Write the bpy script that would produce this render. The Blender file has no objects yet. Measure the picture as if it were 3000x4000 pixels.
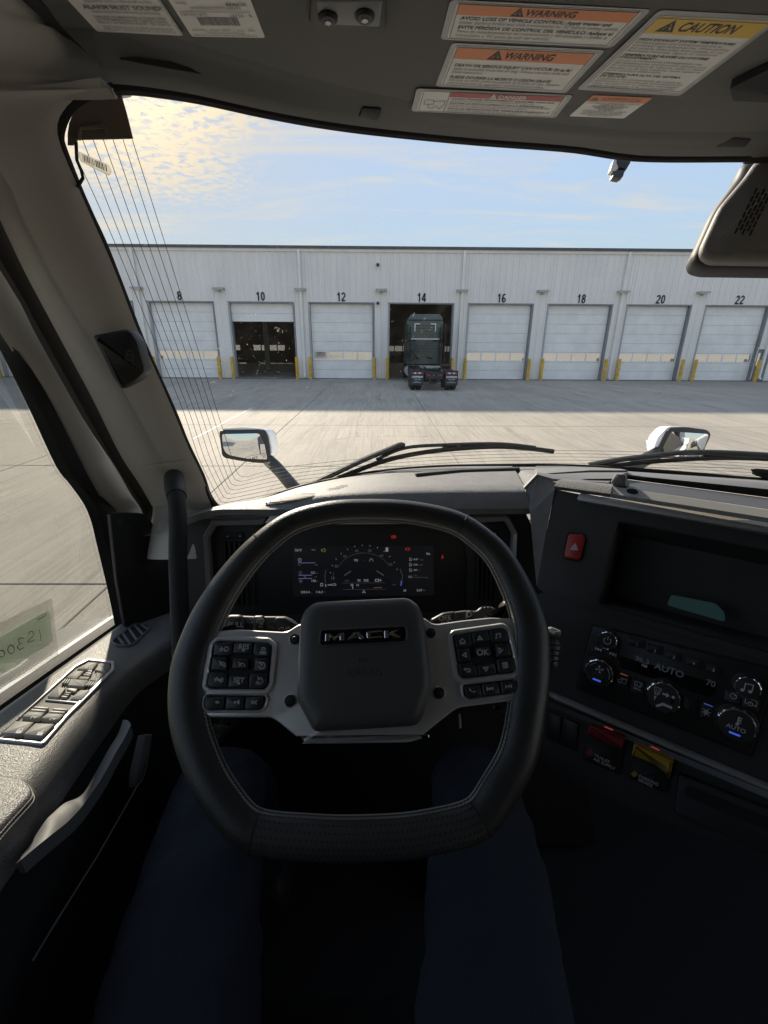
import bpy, bmesh, math, random
from mathutils import Vector as V, Matrix
random.seed(7)
sc = bpy.context.scene
COL = sc.collection
# ------------------------------------------------------------------ camera
CAM_H = 2.57
PITCH, ROLL, YAW, FPX = math.radians(20.7), math.radians(.38), math.radians(.7), 1774.
CF = V((math.sin(YAW)*math.cos(PITCH), math.cos(YAW)*math.cos(PITCH), -math.sin(PITCH)))
_r = V((math.cos(YAW), -math.sin(YAW), 0)); _u = _r.cross(CF)
CR = _r*math.cos(ROLL) + _u*math.sin(ROLL)
CU = _u*math.cos(ROLL) - _r*math.sin(ROLL)
EYE = V((0, 0, CAM_H))
cd = bpy.data.cameras.new('camera'); cam = bpy.data.objects.new('camera', cd); COL.objects.link(cam)
cam.matrix_world = Matrix(((CR.x, CU.x, -CF.x, 0), (CR.y, CU.y, -CF.y, 0), (CR.z, CU.z, -CF.z, CAM_H), (0, 0, 0, 1)))
cd.sensor_fit = 'HORIZONTAL'; cd.sensor_width = 36; cd.lens = 36*FPX/3000
cd.clip_start = .02; cd.clip_end = 6000
sc.camera = cam
# ------------------------------------------------------------------ sky and sun
SUN_AZ, SUN_EL = math.radians(-25), math.radians(25.5)      # azimuth from +Y, negative to the left
SUN = V((math.sin(SUN_AZ)*math.cos(SUN_EL), math.cos(SUN_AZ)*math.cos(SUN_EL), math.sin(SUN_EL)))
w = bpy.data.worlds.new('World'); sc.world = w; w.use_nodes = True
NT = w.node_tree; NT.nodes.clear()
def nd(t, typ, **k):
    n = t.nodes.new(typ)
    for a, b in k.items(): setattr(n, a, b)
    return n
def mth(t, op, a, b=None, c=None, clamp=False):
    n = nd(t, 'ShaderNodeMath', operation=op, use_clamp=clamp)
    for i, q in enumerate((a, b, c)):
        if q is None: continue
        if isinstance(q, (int, float)): n.inputs[i].default_value = q
        else: t.links.new(q, n.inputs[i])
    return n.outputs[0]
def ramp(t, fac, stops):
    n = nd(t, 'ShaderNodeValToRGB'); e = n.color_ramp.elements
    while len(e) < len(stops): e.new(.5)
    for i, (p, c) in enumerate(stops):
        e[i].position = p; e[i].color = (c, c, c, 1) if isinstance(c, (int, float)) else (*c, 1)
    t.links.new(fac, n.inputs[0]); return n.outputs[0]
def smooth(t, x, a, b):
    n = nd(t, 'ShaderNodeMapRange', interpolation_type='SMOOTHSTEP')
    t.links.new(x, n.inputs[0]); n.inputs[1].default_value = a; n.inputs[2].default_value = b
    return n.outputs[0]
def mixc(t, fac, a, b, blend='MIX'):
    n = nd(t, 'ShaderNodeMix', data_type='RGBA', blend_type=blend)
    for i, q in ((0, fac), (6, a), (7, b)):
        if isinstance(q, (int, float)): n.inputs[i].default_value = q
        elif isinstance(q, tuple): n.inputs[i].default_value = (*q, 1)
        else: t.links.new(q, n.inputs[i])
    return n.outputs[2]
def noise(t, vec, scale, detail=4, rough=.55, dist=0, dim='3D'):
    n = nd(t, 'ShaderNodeTexNoise'); n.inputs['Scale'].default_value = scale; n.inputs['Detail'].default_value = detail
    n.inputs['Roughness'].default_value = rough; n.inputs['Distortion'].default_value = dist
    if vec is not None: t.links.new(vec, n.inputs['Vector'])
    return n.outputs[0]
def mapping(t, vec, sx=1, sy=1, sz=1, rot=(0, 0, 0)):
    n = nd(t, 'ShaderNodeMapping'); n.inputs['Scale'].default_value = (sx, sy, sz); n.inputs['Rotation'].default_value = rot
    t.links.new(vec, n.inputs[0]); return n.outputs[0]
sky = nd(NT, 'ShaderNodeTexSky', sky_type='NISHITA'); sky.sun_disc = False
sky.sun_elevation = SUN_EL; sky.sun_rotation = SUN_AZ
sky.altitude = 200; sky.air_density = 1.0; sky.dust_density = .25; sky.ozone_density = 1.6
SKY_STR = .10
gen = nd(NT, 'ShaderNodeTexCoord').outputs['Generated']
sep = nd(NT, 'ShaderNodeSeparateXYZ'); NT.links.new(gen, sep.inputs[0])
den = mth(NT, 'ADD', mth(NT, 'MAXIMUM', sep.outputs[2], 0), .10)
cmb = nd(NT, 'ShaderNodeCombineXYZ')
NT.links.new(mth(NT, 'DIVIDE', sep.outputs[0], den), cmb.inputs[0]); NT.links.new(mth(NT, 'DIVIDE', sep.outputs[1], den), cmb.inputs[1])
dp = nd(NT, 'ShaderNodeVectorMath', operation='DOT_PRODUCT'); NT.links.new(gen, dp.inputs[0]); dp.inputs[1].default_value = SUN
sund = dp.outputs['Value']
# mackerel cloud sheet drifting in front of the sun, cirrus wisps elsewhere
big = noise(NT, cmb.outputs[0], .9, 3, .5)
band = mth(NT, 'ADD', sund, mth(NT, 'MULTIPLY', mth(NT, 'SUBTRACT', big, .5), .07))
sheet = mth(NT, 'MULTIPLY', smooth(NT, band, .945, .982), smooth(NT, mth(NT, 'ADD', sep.outputs[2], mth(NT, 'MULTIPLY', mth(NT, 'SUBTRACT', big, .5), .10)), .185, .27))
puff = noise(NT, mapping(NT, cmb.outputs[0], 1, 1.25, 1, (0, 0, .5)), 19, 5, .60, .3)
puffm = smooth(NT, mth(NT, 'ADD', puff, mth(NT, 'MULTIPLY', sheet, .17)), .50, .72)
c1 = mth(NT, 'MULTIPLY', sheet, puffm)
wis = noise(NT, mapping(NT, cmb.outputs[0], .55, 2.0, 1, (0, 0, .35)), 1.5, 8, .66, .7)
c2 = mth(NT, 'MULTIPLY', smooth(NT, wis, .44, .72), .8)
cloud = mth(NT, 'MAXIMUM', c1, c2, clamp=True)
cloud = mth(NT, 'MULTIPLY', cloud, smooth(NT, sep.outputs[2], .0, .06))
glow = mth(NT, 'POWER', mth(NT, 'MAXIMUM', sund, 0), 18)
lit = mth(NT, 'ADD', 2.7, mth(NT, 'ADD', mth(NT, 'MULTIPLY', glow, .8), mth(NT, 'MULTIPLY', mth(NT, 'POWER', mth(NT, 'MAXIMUM', sund, 0), 110), 3)))
vm = nd(NT, 'ShaderNodeVectorMath', operation='SCALE'); NT.links.new(lit, vm.inputs['Scale'])
warm = mixc(NT, glow, (1, .975, .93), (1, .80, .52)); NT.links.new(warm, vm.inputs[0])
hs = nd(NT, 'ShaderNodeHueSaturation'); hs.inputs['Saturation'].default_value = .74; NT.links.new(sky.outputs[0], hs.inputs['Color'])
bw = nd(NT, 'ShaderNodeRGBToBW'); NT.links.new(hs.outputs[0], bw.inputs[0])
soft = nd(NT, 'ShaderNodeVectorMath', operation='SCALE'); NT.links.new(hs.outputs[0], soft.inputs[0])      # brightness compressed to even the sky out
NT.links.new(mth(NT, 'DIVIDE', 7.2, mth(NT, 'ADD', 1, mth(NT, 'MULTIPLY', bw.outputs[0], 2.8))), soft.inputs['Scale'])
final = mixc(NT, cloud, soft.outputs[0], vm.outputs[0])
bg = nd(NT, 'ShaderNodeBackground'); bg.inputs[1].default_value = SKY_STR
NT.links.new(final, bg.inputs[0])
wo = nd(NT, 'ShaderNodeOutputWorld'); NT.links.new(bg.outputs[0], wo.inputs[0])
sl = bpy.data.lights.new('sun', 'SUN'); sl.energy = 3.5; sl.angle = math.radians(1.4); sl.color = (1, .87, .70)
so = bpy.data.objects.new('sun', sl); COL.objects.link(so); so.location = SUN*60
so.rotation_euler = SUN.to_track_quat('Z', 'Y').to_euler()
sc.view_settings.view_transform = 'Standard'; sc.view_settings.look = 'None'; sc.view_settings.gamma = 1
sc.view_settings.use_curve_mapping = False
sc.view_settings.exposure = 1.5
sc.render.resolution_x, sc.render.resolution_y = 768, 1024
sc.render.engine = 'CYCLES'
sc.cycles.max_bounces = 10; sc.cycles.diffuse_bounces = 5; sc.cycles.glossy_bounces = 4; sc.cycles.transparent_max_bounces = 16
sc.cycles.sample_clamp_indirect = 6
# ------------------------------------------------------------------ measuring helpers
def ray(sx, sy): return CF + CR*((sx-1500)/FPX) + CU*((2000-sy)/FPX)
def atY(sx, sy, y): d = ray(sx, sy); return EYE + d*(y/d.y)
def atZ(sx, sy, z): d = ray(sx, sy); return EYE + d*((z-CAM_H)/d.z)
def atX(sx, sy, x): d = ray(sx, sy); return EYE + d*(x/d.x)
def atD(sx, sy, dist): return EYE + ray(sx, sy)*dist
class Fr:
    def __init__(s, o, u, v):
        s.o = V(o); s.u = V(u).normalized(); v = V(v); s.n = s.u.cross(v).normalized(); s.v = s.n.cross(s.u)
    def pt(s, a, b, c=0): return s.o + s.u*a + s.v*b + s.n*c
    def px(s, sx, sy):
        d = ray(sx, sy); t = (s.o-EYE).dot(s.n)/d.dot(s.n); p = EYE + d*t - s.o
        return (p.dot(s.u), p.dot(s.v))
    def pxs(s, pts): return [s.px(*q) for q in pts]
    def off(s, c): f = Fr(s.o + s.n*c, s.u, s.v); return f
    def at(s, a, b, rot=0, c=0):
        cr, sr = math.cos(rot), math.sin(rot)
        return Fr(s.pt(a, b, c), s.u*cr + s.v*sr, s.v*cr - s.u*sr)
# ------------------------------------------------------------------ mesh helpers
def area2(p): return sum(p[i][0]*p[(i+1) % len(p)][1]-p[(i+1) % len(p)][0]*p[i][1] for i in range(len(p)))
def ccw(p): return list(p) if area2(p) > 0 else list(p)[::-1]
def inset(p, d):
    p = list(p); n = len(p); out = []
    for i in range(n):
        a, b, c = V(p[i-1]).to_2d(), V(p[i]).to_2d(), V(p[(i+1) % n]).to_2d()
        e1 = (b-a); e2 = (c-b)
        if e1.length < 1e-9 or e2.length < 1e-9: out.append(tuple(b)); continue
        e1.normalize(); e2.normalize()
        n1 = V((-e1.y, e1.x)); n2 = V((-e2.y, e2.x)); m = n1+n2
        if m.length < 1e-6: m = n1
        m.normalize(); k = max(.35, m.dot(n1)); out.append(tuple(b + m*(d/k)))
    return out
def rnd(p, r, seg=4):
    p = list(p); n = len(p); out = []
    for i in range(n):
        a, b, c = V(p[i-1]).to_2d(), V(p[i]).to_2d(), V(p[(i+1) % n]).to_2d()
        rr = r[i] if isinstance(r, (list, tuple)) else r
        l = min(rr, (a-b).length*.48, (c-b).length*.48)
        s, e = b+(a-b).normalized()*l, b+(c-b).normalized()*l
        for k in range(seg+1):
            t = k/seg; out.append(tuple(s*(1-t)**2 + b*2*t*(1-t) + e*t*t))
    return out
def rect(x0, y0, x1, y1): return [(x0, y0), (x1, y0), (x1, y1), (x0, y1)]
def circ(r, n=24, cx=0, cy=0, ry=None): return [(cx+r*math.cos(2*math.pi*i/n), cy+(ry or r)*math.sin(2*math.pi*i/n)) for i in range(n)]
class MB:
    def __init__(s): s.v = []; s.f = []
    def add(s, vs, fs):
        b = len(s.v); s.v += [tuple(q) for q in vs]; s.f += [tuple(b+i for i in f) for f in fs]; return s
    def box(s, x0, y0, z0, x1, y1, z1):
        return s.add([(x0,y0,z0),(x1,y0,z0),(x1,y1,z0),(x0,y1,z0),(x0,y0,z1),(x1,y0,z1),(x1,y1,z1),(x0,y1,z1)],
                     [(0,3,2,1),(4,5,6,7),(0,1,5,4),(1,2,6,5),(2,3,7,6),(3,0,4,7)])
    def prism(s, fr, poly, c0, c1, bev=0, draft=0):
        poly = ccw(poly); n = len(poly)
        rings = [[fr.pt(a, b, c0) for a, b in poly]]
        if bev > 0:
            p1 = inset(poly, draft) if draft else poly
            rings.append([fr.pt(a, b, c1-bev) for a, b in p1])
            p2 = inset(p1, bev*.35); rings.append([fr.pt(a, b, c1-bev*.3) for a, b in p2])
            p3 = inset(p1, bev); rings.append([fr.pt(a, b, c1) for a, b in p3])
        else:
            p1 = inset(poly, draft) if draft else poly
            rings.append([fr.pt(a, b, c1) for a, b in p1])
        vs = [q for r in rings for q in r]; fs = []
        for k in range(len(rings)-1):
            for i in range(n): j = (i+1) % n; fs.append((k*n+i, k*n+j, (k+1)*n+j, (k+1)*n+i))
        fs.append(tuple(range((len(rings)-1)*n, len(rings)*n))); fs.append(tuple(range(n-1, -1, -1)))
        return s.add(vs, fs)
    def ring(s, fr, outer, inner, c0, c1, bev=0, cin=None):
        """frame: outer and inner outlines with equal vertex counts"""
        n = len(outer); cin = c0 if cin is None else cin
        if bev:
            L = [(outer, c0), (outer, c1-bev), (inset(outer, bev), c1), (inset(inner, -bev), c1), (inner, c1-bev), (inner, cin)]
        else: L = [(outer, c0), (outer, c1), (inner, c1), (inner, cin)]
        vs = [fr.pt(a, b, c) for pl, c in L for a, b in pl]; fs = []; m = len(L)
        for k in range(m-1):
            for i in range(n): j = (i+1) % n; fs.append((k*n+i, k*n+j, (k+1)*n+j, (k+1)*n+i))
        if cin == c0:
            for i in range(n): j = (i+1) % n; fs.append(((m-1)*n+i, (m-1)*n+j, j, i))
        return s.add(vs, fs)
    def tube(s, pts, r, seg=8, closed=False, cap=True, up=None, ry=None):
        pts = [V(q) for q in pts]; n = len(pts); rr = r if isinstance(r, (list, tuple)) else [r]*n
        rys = (ry if isinstance(ry, (list, tuple)) else [ry]*n) if ry else rr
        vs = []; fs = []; prev = None
        for i in range(n):
            if closed: t = pts[(i+1) % n]-pts[i-1]
            else: t = pts[min(i+1, n-1)]-pts[max(i-1, 0)]
            t.normalize()
            if prev is None:
                ref = V(up) if up else (V((0, 0, 1)) if abs(t.z) < .9 else V((1, 0, 0)))
            else: ref = V(up) if up else prev
            b = ref - t*ref.dot(t); b.normalize(); prev = b; c = t.cross(b)
            for k in range(seg):
                a = 2*math.pi*k/seg; vs.append(pts[i] + b*(rys[i]*math.cos(a)) + c*(rr[i]*math.sin(a)))
        m = n if closed else n-1
        for i in range(m):
            for k in range(seg):
                j = (i+1) % n; l = (k+1) % seg
                fs.append((i*seg+k, i*seg+l, j*seg+l, j*seg+k))
        if cap and not closed: fs += [tuple(range(seg-1, -1, -1)), tuple(range((n-1)*seg, n*seg))]
        return s.add(vs, fs)
    def loft(s, rails, thick=0, close=False):
        """rails: lists of points with equal counts; sheet, optionally thickened along the normals"""
        m = len(rails); n = len(rails[0]); vs = [V(q) for r in rails for q in r]; fs = []
        for k in range(m if close else m-1):
            for i in range(n-1): a = k*n+i; b = ((k+1) % m)*n+i; fs.append((a, a+1, b+1, b))
        if not thick: return s.add(vs, fs)
        nor = [V((0, 0, 0)) for _ in vs]
        for f in fs:
            q = (vs[f[2]]-vs[f[0]]).cross(vs[f[3]]-vs[f[1]])
            for i in f: nor[i] += q
        back = [p - (nn.normalized() if nn.length else nn)*thick for p, nn in zip(vs, nor)]
        N = len(vs); allf = list(fs) + [tuple(N+i for i in reversed(f)) for f in fs]
        cnt = {}
        for f in fs:
            for i in range(4):
                e = (f[i], f[(i+1) % 4]); cnt[tuple(sorted(e))] = cnt.get(tuple(sorted(e)), []) + [e]
        for e in cnt.values():
            if len(e) == 1: a, b = e[0]; allf.append((b, a, N+a, N+b))
        return s.add(vs+back, allf)
    def lathe(s, fr, prof, seg=28, a0=0, wob=None):
        """prof: (radius, height along n)"""
        vs = []; fs = []; m = len(prof)
        for k, (r, h) in enumerate(prof):
            for i in range(seg):
                a = a0+2*math.pi*i/seg; q = r*(wob(i, k) if wob else 1); vs.append(fr.pt(q*math.cos(a), q*math.sin(a), h))
        for k in range(m-1):
            for i in range(seg): j = (i+1) % seg; fs.append((k*seg+i, k*seg+j, (k+1)*seg+j, (k+1)*seg+i))
        fs.append(tuple(range((m-1)*seg, m*seg))); fs.append(tuple(range(seg-1, -1, -1)))
        return s.add(vs, fs)
    def strokes(s, fr, lines, wd, c=.0004):
        """flat printed lines: ribbons lying just over the plane of fr"""
        for ln in lines:
            pts = [V(q).to_2d() for q in ln]
            closed = len(pts) > 2 and (pts[0]-pts[-1]).length < 1e-7
            if closed: pts = pts[:-1]
            n = len(pts); L = []; R = []
            for i in range(n):
                a = pts[i-1] if (i or closed) else pts[i]; b = pts[(i+1) % n] if (i < n-1 or closed) else pts[i]
                e1 = (pts[i]-a); e2 = (b-pts[i])
                e1 = e1.normalized() if e1.length > 1e-9 else e2.normalized(); e2 = e2.normalized() if e2.length > 1e-9 else e1
                n1 = V((-e1.y, e1.x)); n2 = V((-e2.y, e2.x)); m = (n1+n2)
                if m.length < 1e-6: m = n1
                m.normalize(); m = m*(wd/2/max(.5, m.dot(n1))); L.append(pts[i]+m); R.append(pts[i]-m)
            vs = [fr.pt(q.x, q.y, c) for q in L]+[fr.pt(q.x, q.y, c) for q in R]
            s.add(vs, [(i, n+i, n+(i+1) % n, (i+1) % n) for i in range(n if closed else n-1)])
        return s
    def fill(s, fr, poly, c=.0004):
        p = ccw(poly); return s.add([fr.pt(a, b, c) for a, b in p], [tuple(range(len(p)))])
    def build(s, name, mat, parent=None, smooth=True, ang=32, kind=None, recalc=True):
        me = bpy.data.meshes.new(name); me.from_pydata(s.v, [], s.f)
        if recalc:
            bm = bmesh.new(); bm.from_mesh(me); bmesh.ops.recalc_face_normals(bm, faces=bm.faces); bm.to_mesh(me); bm.free()
        if smooth:
            me.shade_smooth(); me.set_sharp_from_angle(angle=math.radians(ang))
        if mat: me.materials.append(mat)
        o = bpy.data.objects.new(name, me); COL.objects.link(o)
        if parent: put(o, parent)
        if kind: o['kind'] = kind
        me.update(); return o
def wloc(p):
    q = V((0, 0, 0))
    while p: q += p.location; p = p.parent
    return q
def put(o, parent):
    o.parent = parent; o.matrix_parent_inverse = Matrix.Translation(-wloc(parent) if parent.type == 'EMPTY' else V((0, 0, 0)))
def tag(o, label, cat, group=None):
    o['label'] = label; o['category'] = cat
    if group: o['group'] = group
    return o
def thing(name, label, cat, loc=(0, 0, 0), group=None):
    o = bpy.data.objects.new(name, None); COL.objects.link(o); o.location = loc; o.empty_display_size = .1
    return tag(o, label, cat, group)
def struct(o): o['kind'] = 'structure'; return o
_tc = {}
def text(name, s, fr, size, mat, parent=None, align='CENTER', bold=0, warp=None, c=.0005, depth=0, sx=1, shear=0, space=1, mirror=False):
    cu = bpy.data.curves.new('txt', 'FONT'); cu.body = s; cu.size = size; cu.align_x = align; cu.align_y = 'CENTER'
    cu.offset = bold*size; cu.extrude = depth; cu.shear = shear; cu.space_character = space; cu.resolution_u = 3
    ob = bpy.data.objects.new('txt', cu); COL.objects.link(ob)
    dg = bpy.context.evaluated_depsgraph_get(); me = bpy.data.meshes.new_from_object(ob.evaluated_get(dg))
    bpy.data.objects.remove(ob); bpy.data.curves.remove(cu)
    mm = -1 if mirror else 1
    for vv in me.vertices: vv.co = warp(vv.co.x*sx, vv.co.y) if warp else fr.pt(vv.co.x*sx*mm, vv.co.y, c+depth+vv.co.z)
    me.materials.clear(); me.materials.append(mat)
    o = bpy.data.objects.new(name, me); COL.objects.link(o)
    if parent: put(o, parent)
    return o
# ------------------------------------------------------------------ materials
def mat(name, col, rough=.6, metal=0, bump=0, bscale=200, spec=.5, var=0, vscale=8, emit=None, estr=0, coat=0, bdist=.001, detail=4):
    m = bpy.data.materials.new(name); m.use_nodes = True; t = m.node_tree; b = t.nodes['Principled BSDF']
    b.inputs['Base Color'].default_value = (*col, 1); b.inputs['Roughness'].default_value = rough
    b.inputs['Metallic'].default_value = metal; b.inputs['Specular IOR Level'].default_value = spec
    if coat: b.inputs['Coat Weight'].default_value = coat
    co = nd(t, 'ShaderNodeTexCoord').outputs['Object']
    if var:
        nz = noise(t, co, vscale, 5, .6)
        lo = tuple(max(0, c*(1-var)) for c in col); hi = tuple(min(1, c*(1+var)) for c in col)
        t.links.new(mixc(t, smooth(t, nz, .3, .7), lo, hi), b.inputs['Base Color'])
        t.links.new(mth(t, 'ADD', rough-.06, mth(t, 'MULTIPLY', nz, .14), clamp=True), b.inputs['Roughness'])
    if bump:
        nz = noise(t, co, bscale, detail, .6); bn = nd(t, 'ShaderNodeBump'); bn.inputs['Strength'].default_value = bump
        bn.inputs['Distance'].default_value = bdist; t.links.new(nz, bn.inputs['Height']); t.links.new(bn.outputs[0], b.inputs['Normal'])
    if emit: b.inputs['Emission Color'].default_value = (*emit, 1); b.inputs['Emission Strength'].default_value = estr
    return m
def leather(name, col, rough=.55, scale=420, bump=.5):
    m = mat(name, col, rough, var=.10, vscale=30); t = m.node_tree; b = t.nodes['Principled BSDF']
    co = nd(t, 'ShaderNodeTexCoord').outputs['Object']
    vo = nd(t, 'ShaderNodeTexVoronoi', feature='SMOOTH_F1'); vo.inputs['Scale'].default_value = scale; t.links.new(co, vo.inputs['Vector'])
    nz = noise(t, co, scale*.6, 3, .5)
    h = mth(t, 'ADD', vo.outputs['Distance'], mth(t, 'MULTIPLY', nz, .5))
    bn = nd(t, 'ShaderNodeBump'); bn.inputs['Strength'].default_value = bump; bn.inputs['Distance'].default_value = .0012
    t.links.new(h, bn.inputs['Height']); t.links.new(bn.outputs[0], b.inputs['Normal'])
    return m
def glassmat(name, tint=(1, 1, 1), refl=.05, rough=0):
    m = bpy.data.materials.new(name); m.use_nodes = True; t = m.node_tree; t.nodes.clear()
    tr = nd(t, 'ShaderNodeBsdfTransparent'); tr.inputs[0].default_value = (*tint, 1)
    gl = nd(t, 'ShaderNodeBsdfGlossy'); gl.inputs['Roughness'].default_value = rough
    lw = nd(t, 'ShaderNodeFresnel'); lw.inputs[0].default_value = 1.33
    mx = nd(t, 'ShaderNodeMixShader'); t.links.new(mth(t, 'MULTIPLY', lw.outputs[0], refl), mx.inputs[0])
    t.links.new(tr.outputs[0], mx.inputs[1]); t.links.new(gl.outputs[0], mx.inputs[2])
    o = nd(t, 'ShaderNodeOutputMaterial'); t.links.new(mx.outputs[0], o.inputs[0]); return m
M = {}
# ================================================================== OUTSIDE: yard, warehouse, trucks
def concrete():
    m = bpy.data.materials.new('concrete'); m.use_nodes = True; t = m.node_tree; b = t.nodes['Principled BSDF']
    g = nd(t, 'ShaderNodeNewGeometry').outputs['Position']
    big = noise(t, g, .11, 5, .6, .4)
    mid = noise(t, mapping(t, g, 1.0, .28, 1), .9, 7, .68, .5)
    broom = noise(t, mapping(t, g, 11, .16, 1), 3.0, 5, .72); broom2 = noise(t, mapping(t, g, 4, .05, 1, (0, 0, .03)), 3.0, 5, .7)
    fine = noise(t, g, 26, 5, .7)
    tyre = noise(t, mapping(t, g, .9, .10, 1, (0, 0, .22)), 1.4, 6, .72, 1.2)
    tyre2 = noise(t, mapping(t, g, .5, .09, 1, (0, 0, -.35)), 1.7, 6, .7, 1.0)
    c = mixc(t, smooth(t, big, .3, .72), (.27, .24, .195), (.40, .355, .285))
    c = mixc(t, mth(t, 'MULTIPLY', smooth(t, mid, .38, .70), .55), c, (.20, .18, .15))
    c = mixc(t, mth(t, 'MULTIPLY', smooth(t, broom, .42, .66), .6), c, (.45, .41, .345))
    c = mixc(t, mth(t, 'MULTIPLY', smooth(t, broom2, .50, .68), .5), c, (.21, .19, .155))
    c = mixc(t, mth(t, 'MULTIPLY', smooth(t, tyre, .54, .72), .5), c, (.12, .11, .10))
    c = mixc(t, mth(t, 'MULTIPLY', smooth(t, tyre2, .56, .74), .45), c, (.14, .13, .12))
    c = mixc(t, mth(t, 'MULTIPLY', smooth(t, fine, .45, .8), .25), c, (.46, .43, .38))
    wv = nd(t, 'ShaderNodeVectorMath', operation='ADD'); t.links.new(g, wv.inputs[0])
    nv = nd(t, 'ShaderNodeTexNoise'); nv.inputs['Scale'].default_value = .9; nv.inputs['Detail'].default_value = 4; t.links.new(g, nv.inputs['Vector'])
    t.links.new(nv.outputs[1], wv.inputs[1])
    vo = nd(t, 'ShaderNodeTexVoronoi', feature='DISTANCE_TO_EDGE'); vo.inputs['Scale'].default_value = .13; t.links.new(wv.outputs[0], vo.inputs['Vector'])
    crack = mth(t, 'MULTIPLY', mth(t, 'LESS_THAN', vo.outputs[0], .0022), smooth(t, big, .42, .6))
    c = mixc(t, mth(t, 'MULTIPLY', crack, .55), c, (.07, .065, .055))
    oil = smooth(t, noise(t, g, 1.1, 3, .45), .70, .78); c = mixc(t, mth(t, 'MULTIPLY', oil, .6), c, (.085, .08, .07))
    scr = noise(t, mapping(t, g, .5, 9, 1, (0, 0, .62)), 1.2, 5, .75, .2); c = mixc(t, mth(t, 'MULTIPLY', smooth(t, scr, .58, .74), .35), c, (.46, .42, .35))
    t.links.new(c, b.inputs['Base Color']); b.inputs['Roughness'].default_value = .85
    b.inputs['Specular IOR Level'].default_value = .25
    h = mth(t, 'ADD', mth(t, 'MULTIPLY', broom, .6), mth(t, 'MULTIPLY', fine, .4))
    bn = nd(t, 'ShaderNodeBump'); bn.inputs['Strength'].default_value = .35; bn.inputs['Distance'].default_value = .006
    t.links.new(h, bn.inputs['Height']); t.links.new(bn.outputs[0], b.inputs['Normal'])
    return m
def siding():
    m = bpy.data.materials.new('siding'); m.use_nodes = True; t = m.node_tree; b = t.nodes['Principled BSDF']
    g = nd(t, 'ShaderNodeNewGeometry').outputs['Position']
    n1 = noise(t, mapping(t, g, 1, 1, .12), 2.2, 5, .6); n2 = noise(t, g, .35, 3, .5)
    oi = nd(t, 'ShaderNodeObjectInfo').outputs['Random']
    c = mixc(t, smooth(t, n1, .3, .75), (.80, .755, .69), (.86, .82, .76))
    c = mixc(t, mth(t, 'MULTIPLY', oi, .35), c, (.77, .735, .68))
    c = mixc(t, mth(t, 'MULTIPLY', smooth(t, n2, .5, .8), .25), c, (.5, .5, .5))
    t.links.new(c, b.inputs['Base Color']); b.inputs['Roughness'].default_value = .5
    return m
M['concrete'] = concrete()
M['siding'] = siding()
M['joint'] = mat('joint', (.05, .046, .04), .9)
M['door_white'] = mat('door_white', (.86, .825, .77), .5, var=.06, vscale=1.2)
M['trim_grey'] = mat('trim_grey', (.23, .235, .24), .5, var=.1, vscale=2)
M['dark_trim'] = mat('dark_trim', (.09, .09, .095), .5, var=.15, vscale=3)
M['gutter'] = mat('gutter', (.80, .77, .72), .45, var=.06, vscale=1)
M['yellow'] = mat('bollard_yellow', (.62, .38, .045), .5, var=.22, vscale=5)
M['black_num'] = mat('number_black', (.025, .025, .027), .6)
M['pane'] = mat('door_pane', (.10, .09, .07), .04, metal=0, spec=1.0)
b_ = M['pane'].node_tree.nodes['Principled BSDF']; b_.inputs['Base Color'].default_value = (.74, .75, .74, 1); b_.inputs['Metallic'].default_value = .85; b_.inputs['Roughness'].default_value = .06
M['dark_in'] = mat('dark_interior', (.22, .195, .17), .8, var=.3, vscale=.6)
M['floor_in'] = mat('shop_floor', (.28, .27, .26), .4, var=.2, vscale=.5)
M['paint_line'] = mat('paint_line', (.68, .66, .60), .8, var=.2, vscale=3)
M['steel_door'] = mat('steel_door', (.22, .22, .21), .5, var=.08, vscale=2)
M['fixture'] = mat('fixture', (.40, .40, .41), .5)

# ---- ground: wide sheet, then concrete slabs with open joints
g = MB(); g.add([(-900, -900, -.06), (900, -900, -.06), (900, 1500, -.06), (-900, 1500, -.06)], [(0, 1, 2, 3)])
ground = struct(g.build('ground', M['joint'], smooth=False))
g = MB(); X0, X1, Y0, Y1 = -3-4.8*7, -3+4.8*9, 4.5-5.1*4, 33.35
for a in ((-900, -900, 900, Y0), (-900, Y1, X0, 1500), (X1, Y0, 900, 1500), (-900, Y0, X0, Y1), (X0, Y1+25.3, X1, 1500)):
    g.add([(a[0], a[1], -.004), (a[2], a[1], -.004), (a[2], a[3], -.004), (a[0], a[3], -.004)], [(0, 1, 2, 3)])
yard = struct(g.build('yard', M['concrete'], smooth=False))
JW = .018
_slab = {}
ys = [Y0 + 5.1*k for k in range(20) if Y0 + 5.1*k < Y1-.5] + [Y1]
def slab_mesh(hx, hy):
    k = (round(hx, 3), round(hy, 3))
    if k in _slab: return _slab[k]
    m_ = MB(); e = .012
    vs = [(-hx, -hy, -.05), (hx, -hy, -.05), (hx, hy, -.05), (-hx, hy, -.05), (-hx, -hy, -.006), (hx, -hy, -.006), (hx, hy, -.006), (-hx, hy, -.006),
          (-hx+e, -hy+e, 0), (hx-e, -hy+e, 0), (hx-e, hy-e, 0), (-hx+e, hy-e, 0)]
    fs = [(8, 9, 10, 11)] + [(a, (a+1) % 4, 4+(a+1) % 4, 4+a) for a in range(4)] + [(4+a, 4+(a+1) % 4, 8+(a+1) % 4, 8+a) for a in range(4)]
    me = bpy.data.meshes.new('concrete_slab'); me.from_pydata(vs, [], fs); me.materials.append(M['concrete']); _slab[k] = me; return me
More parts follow.
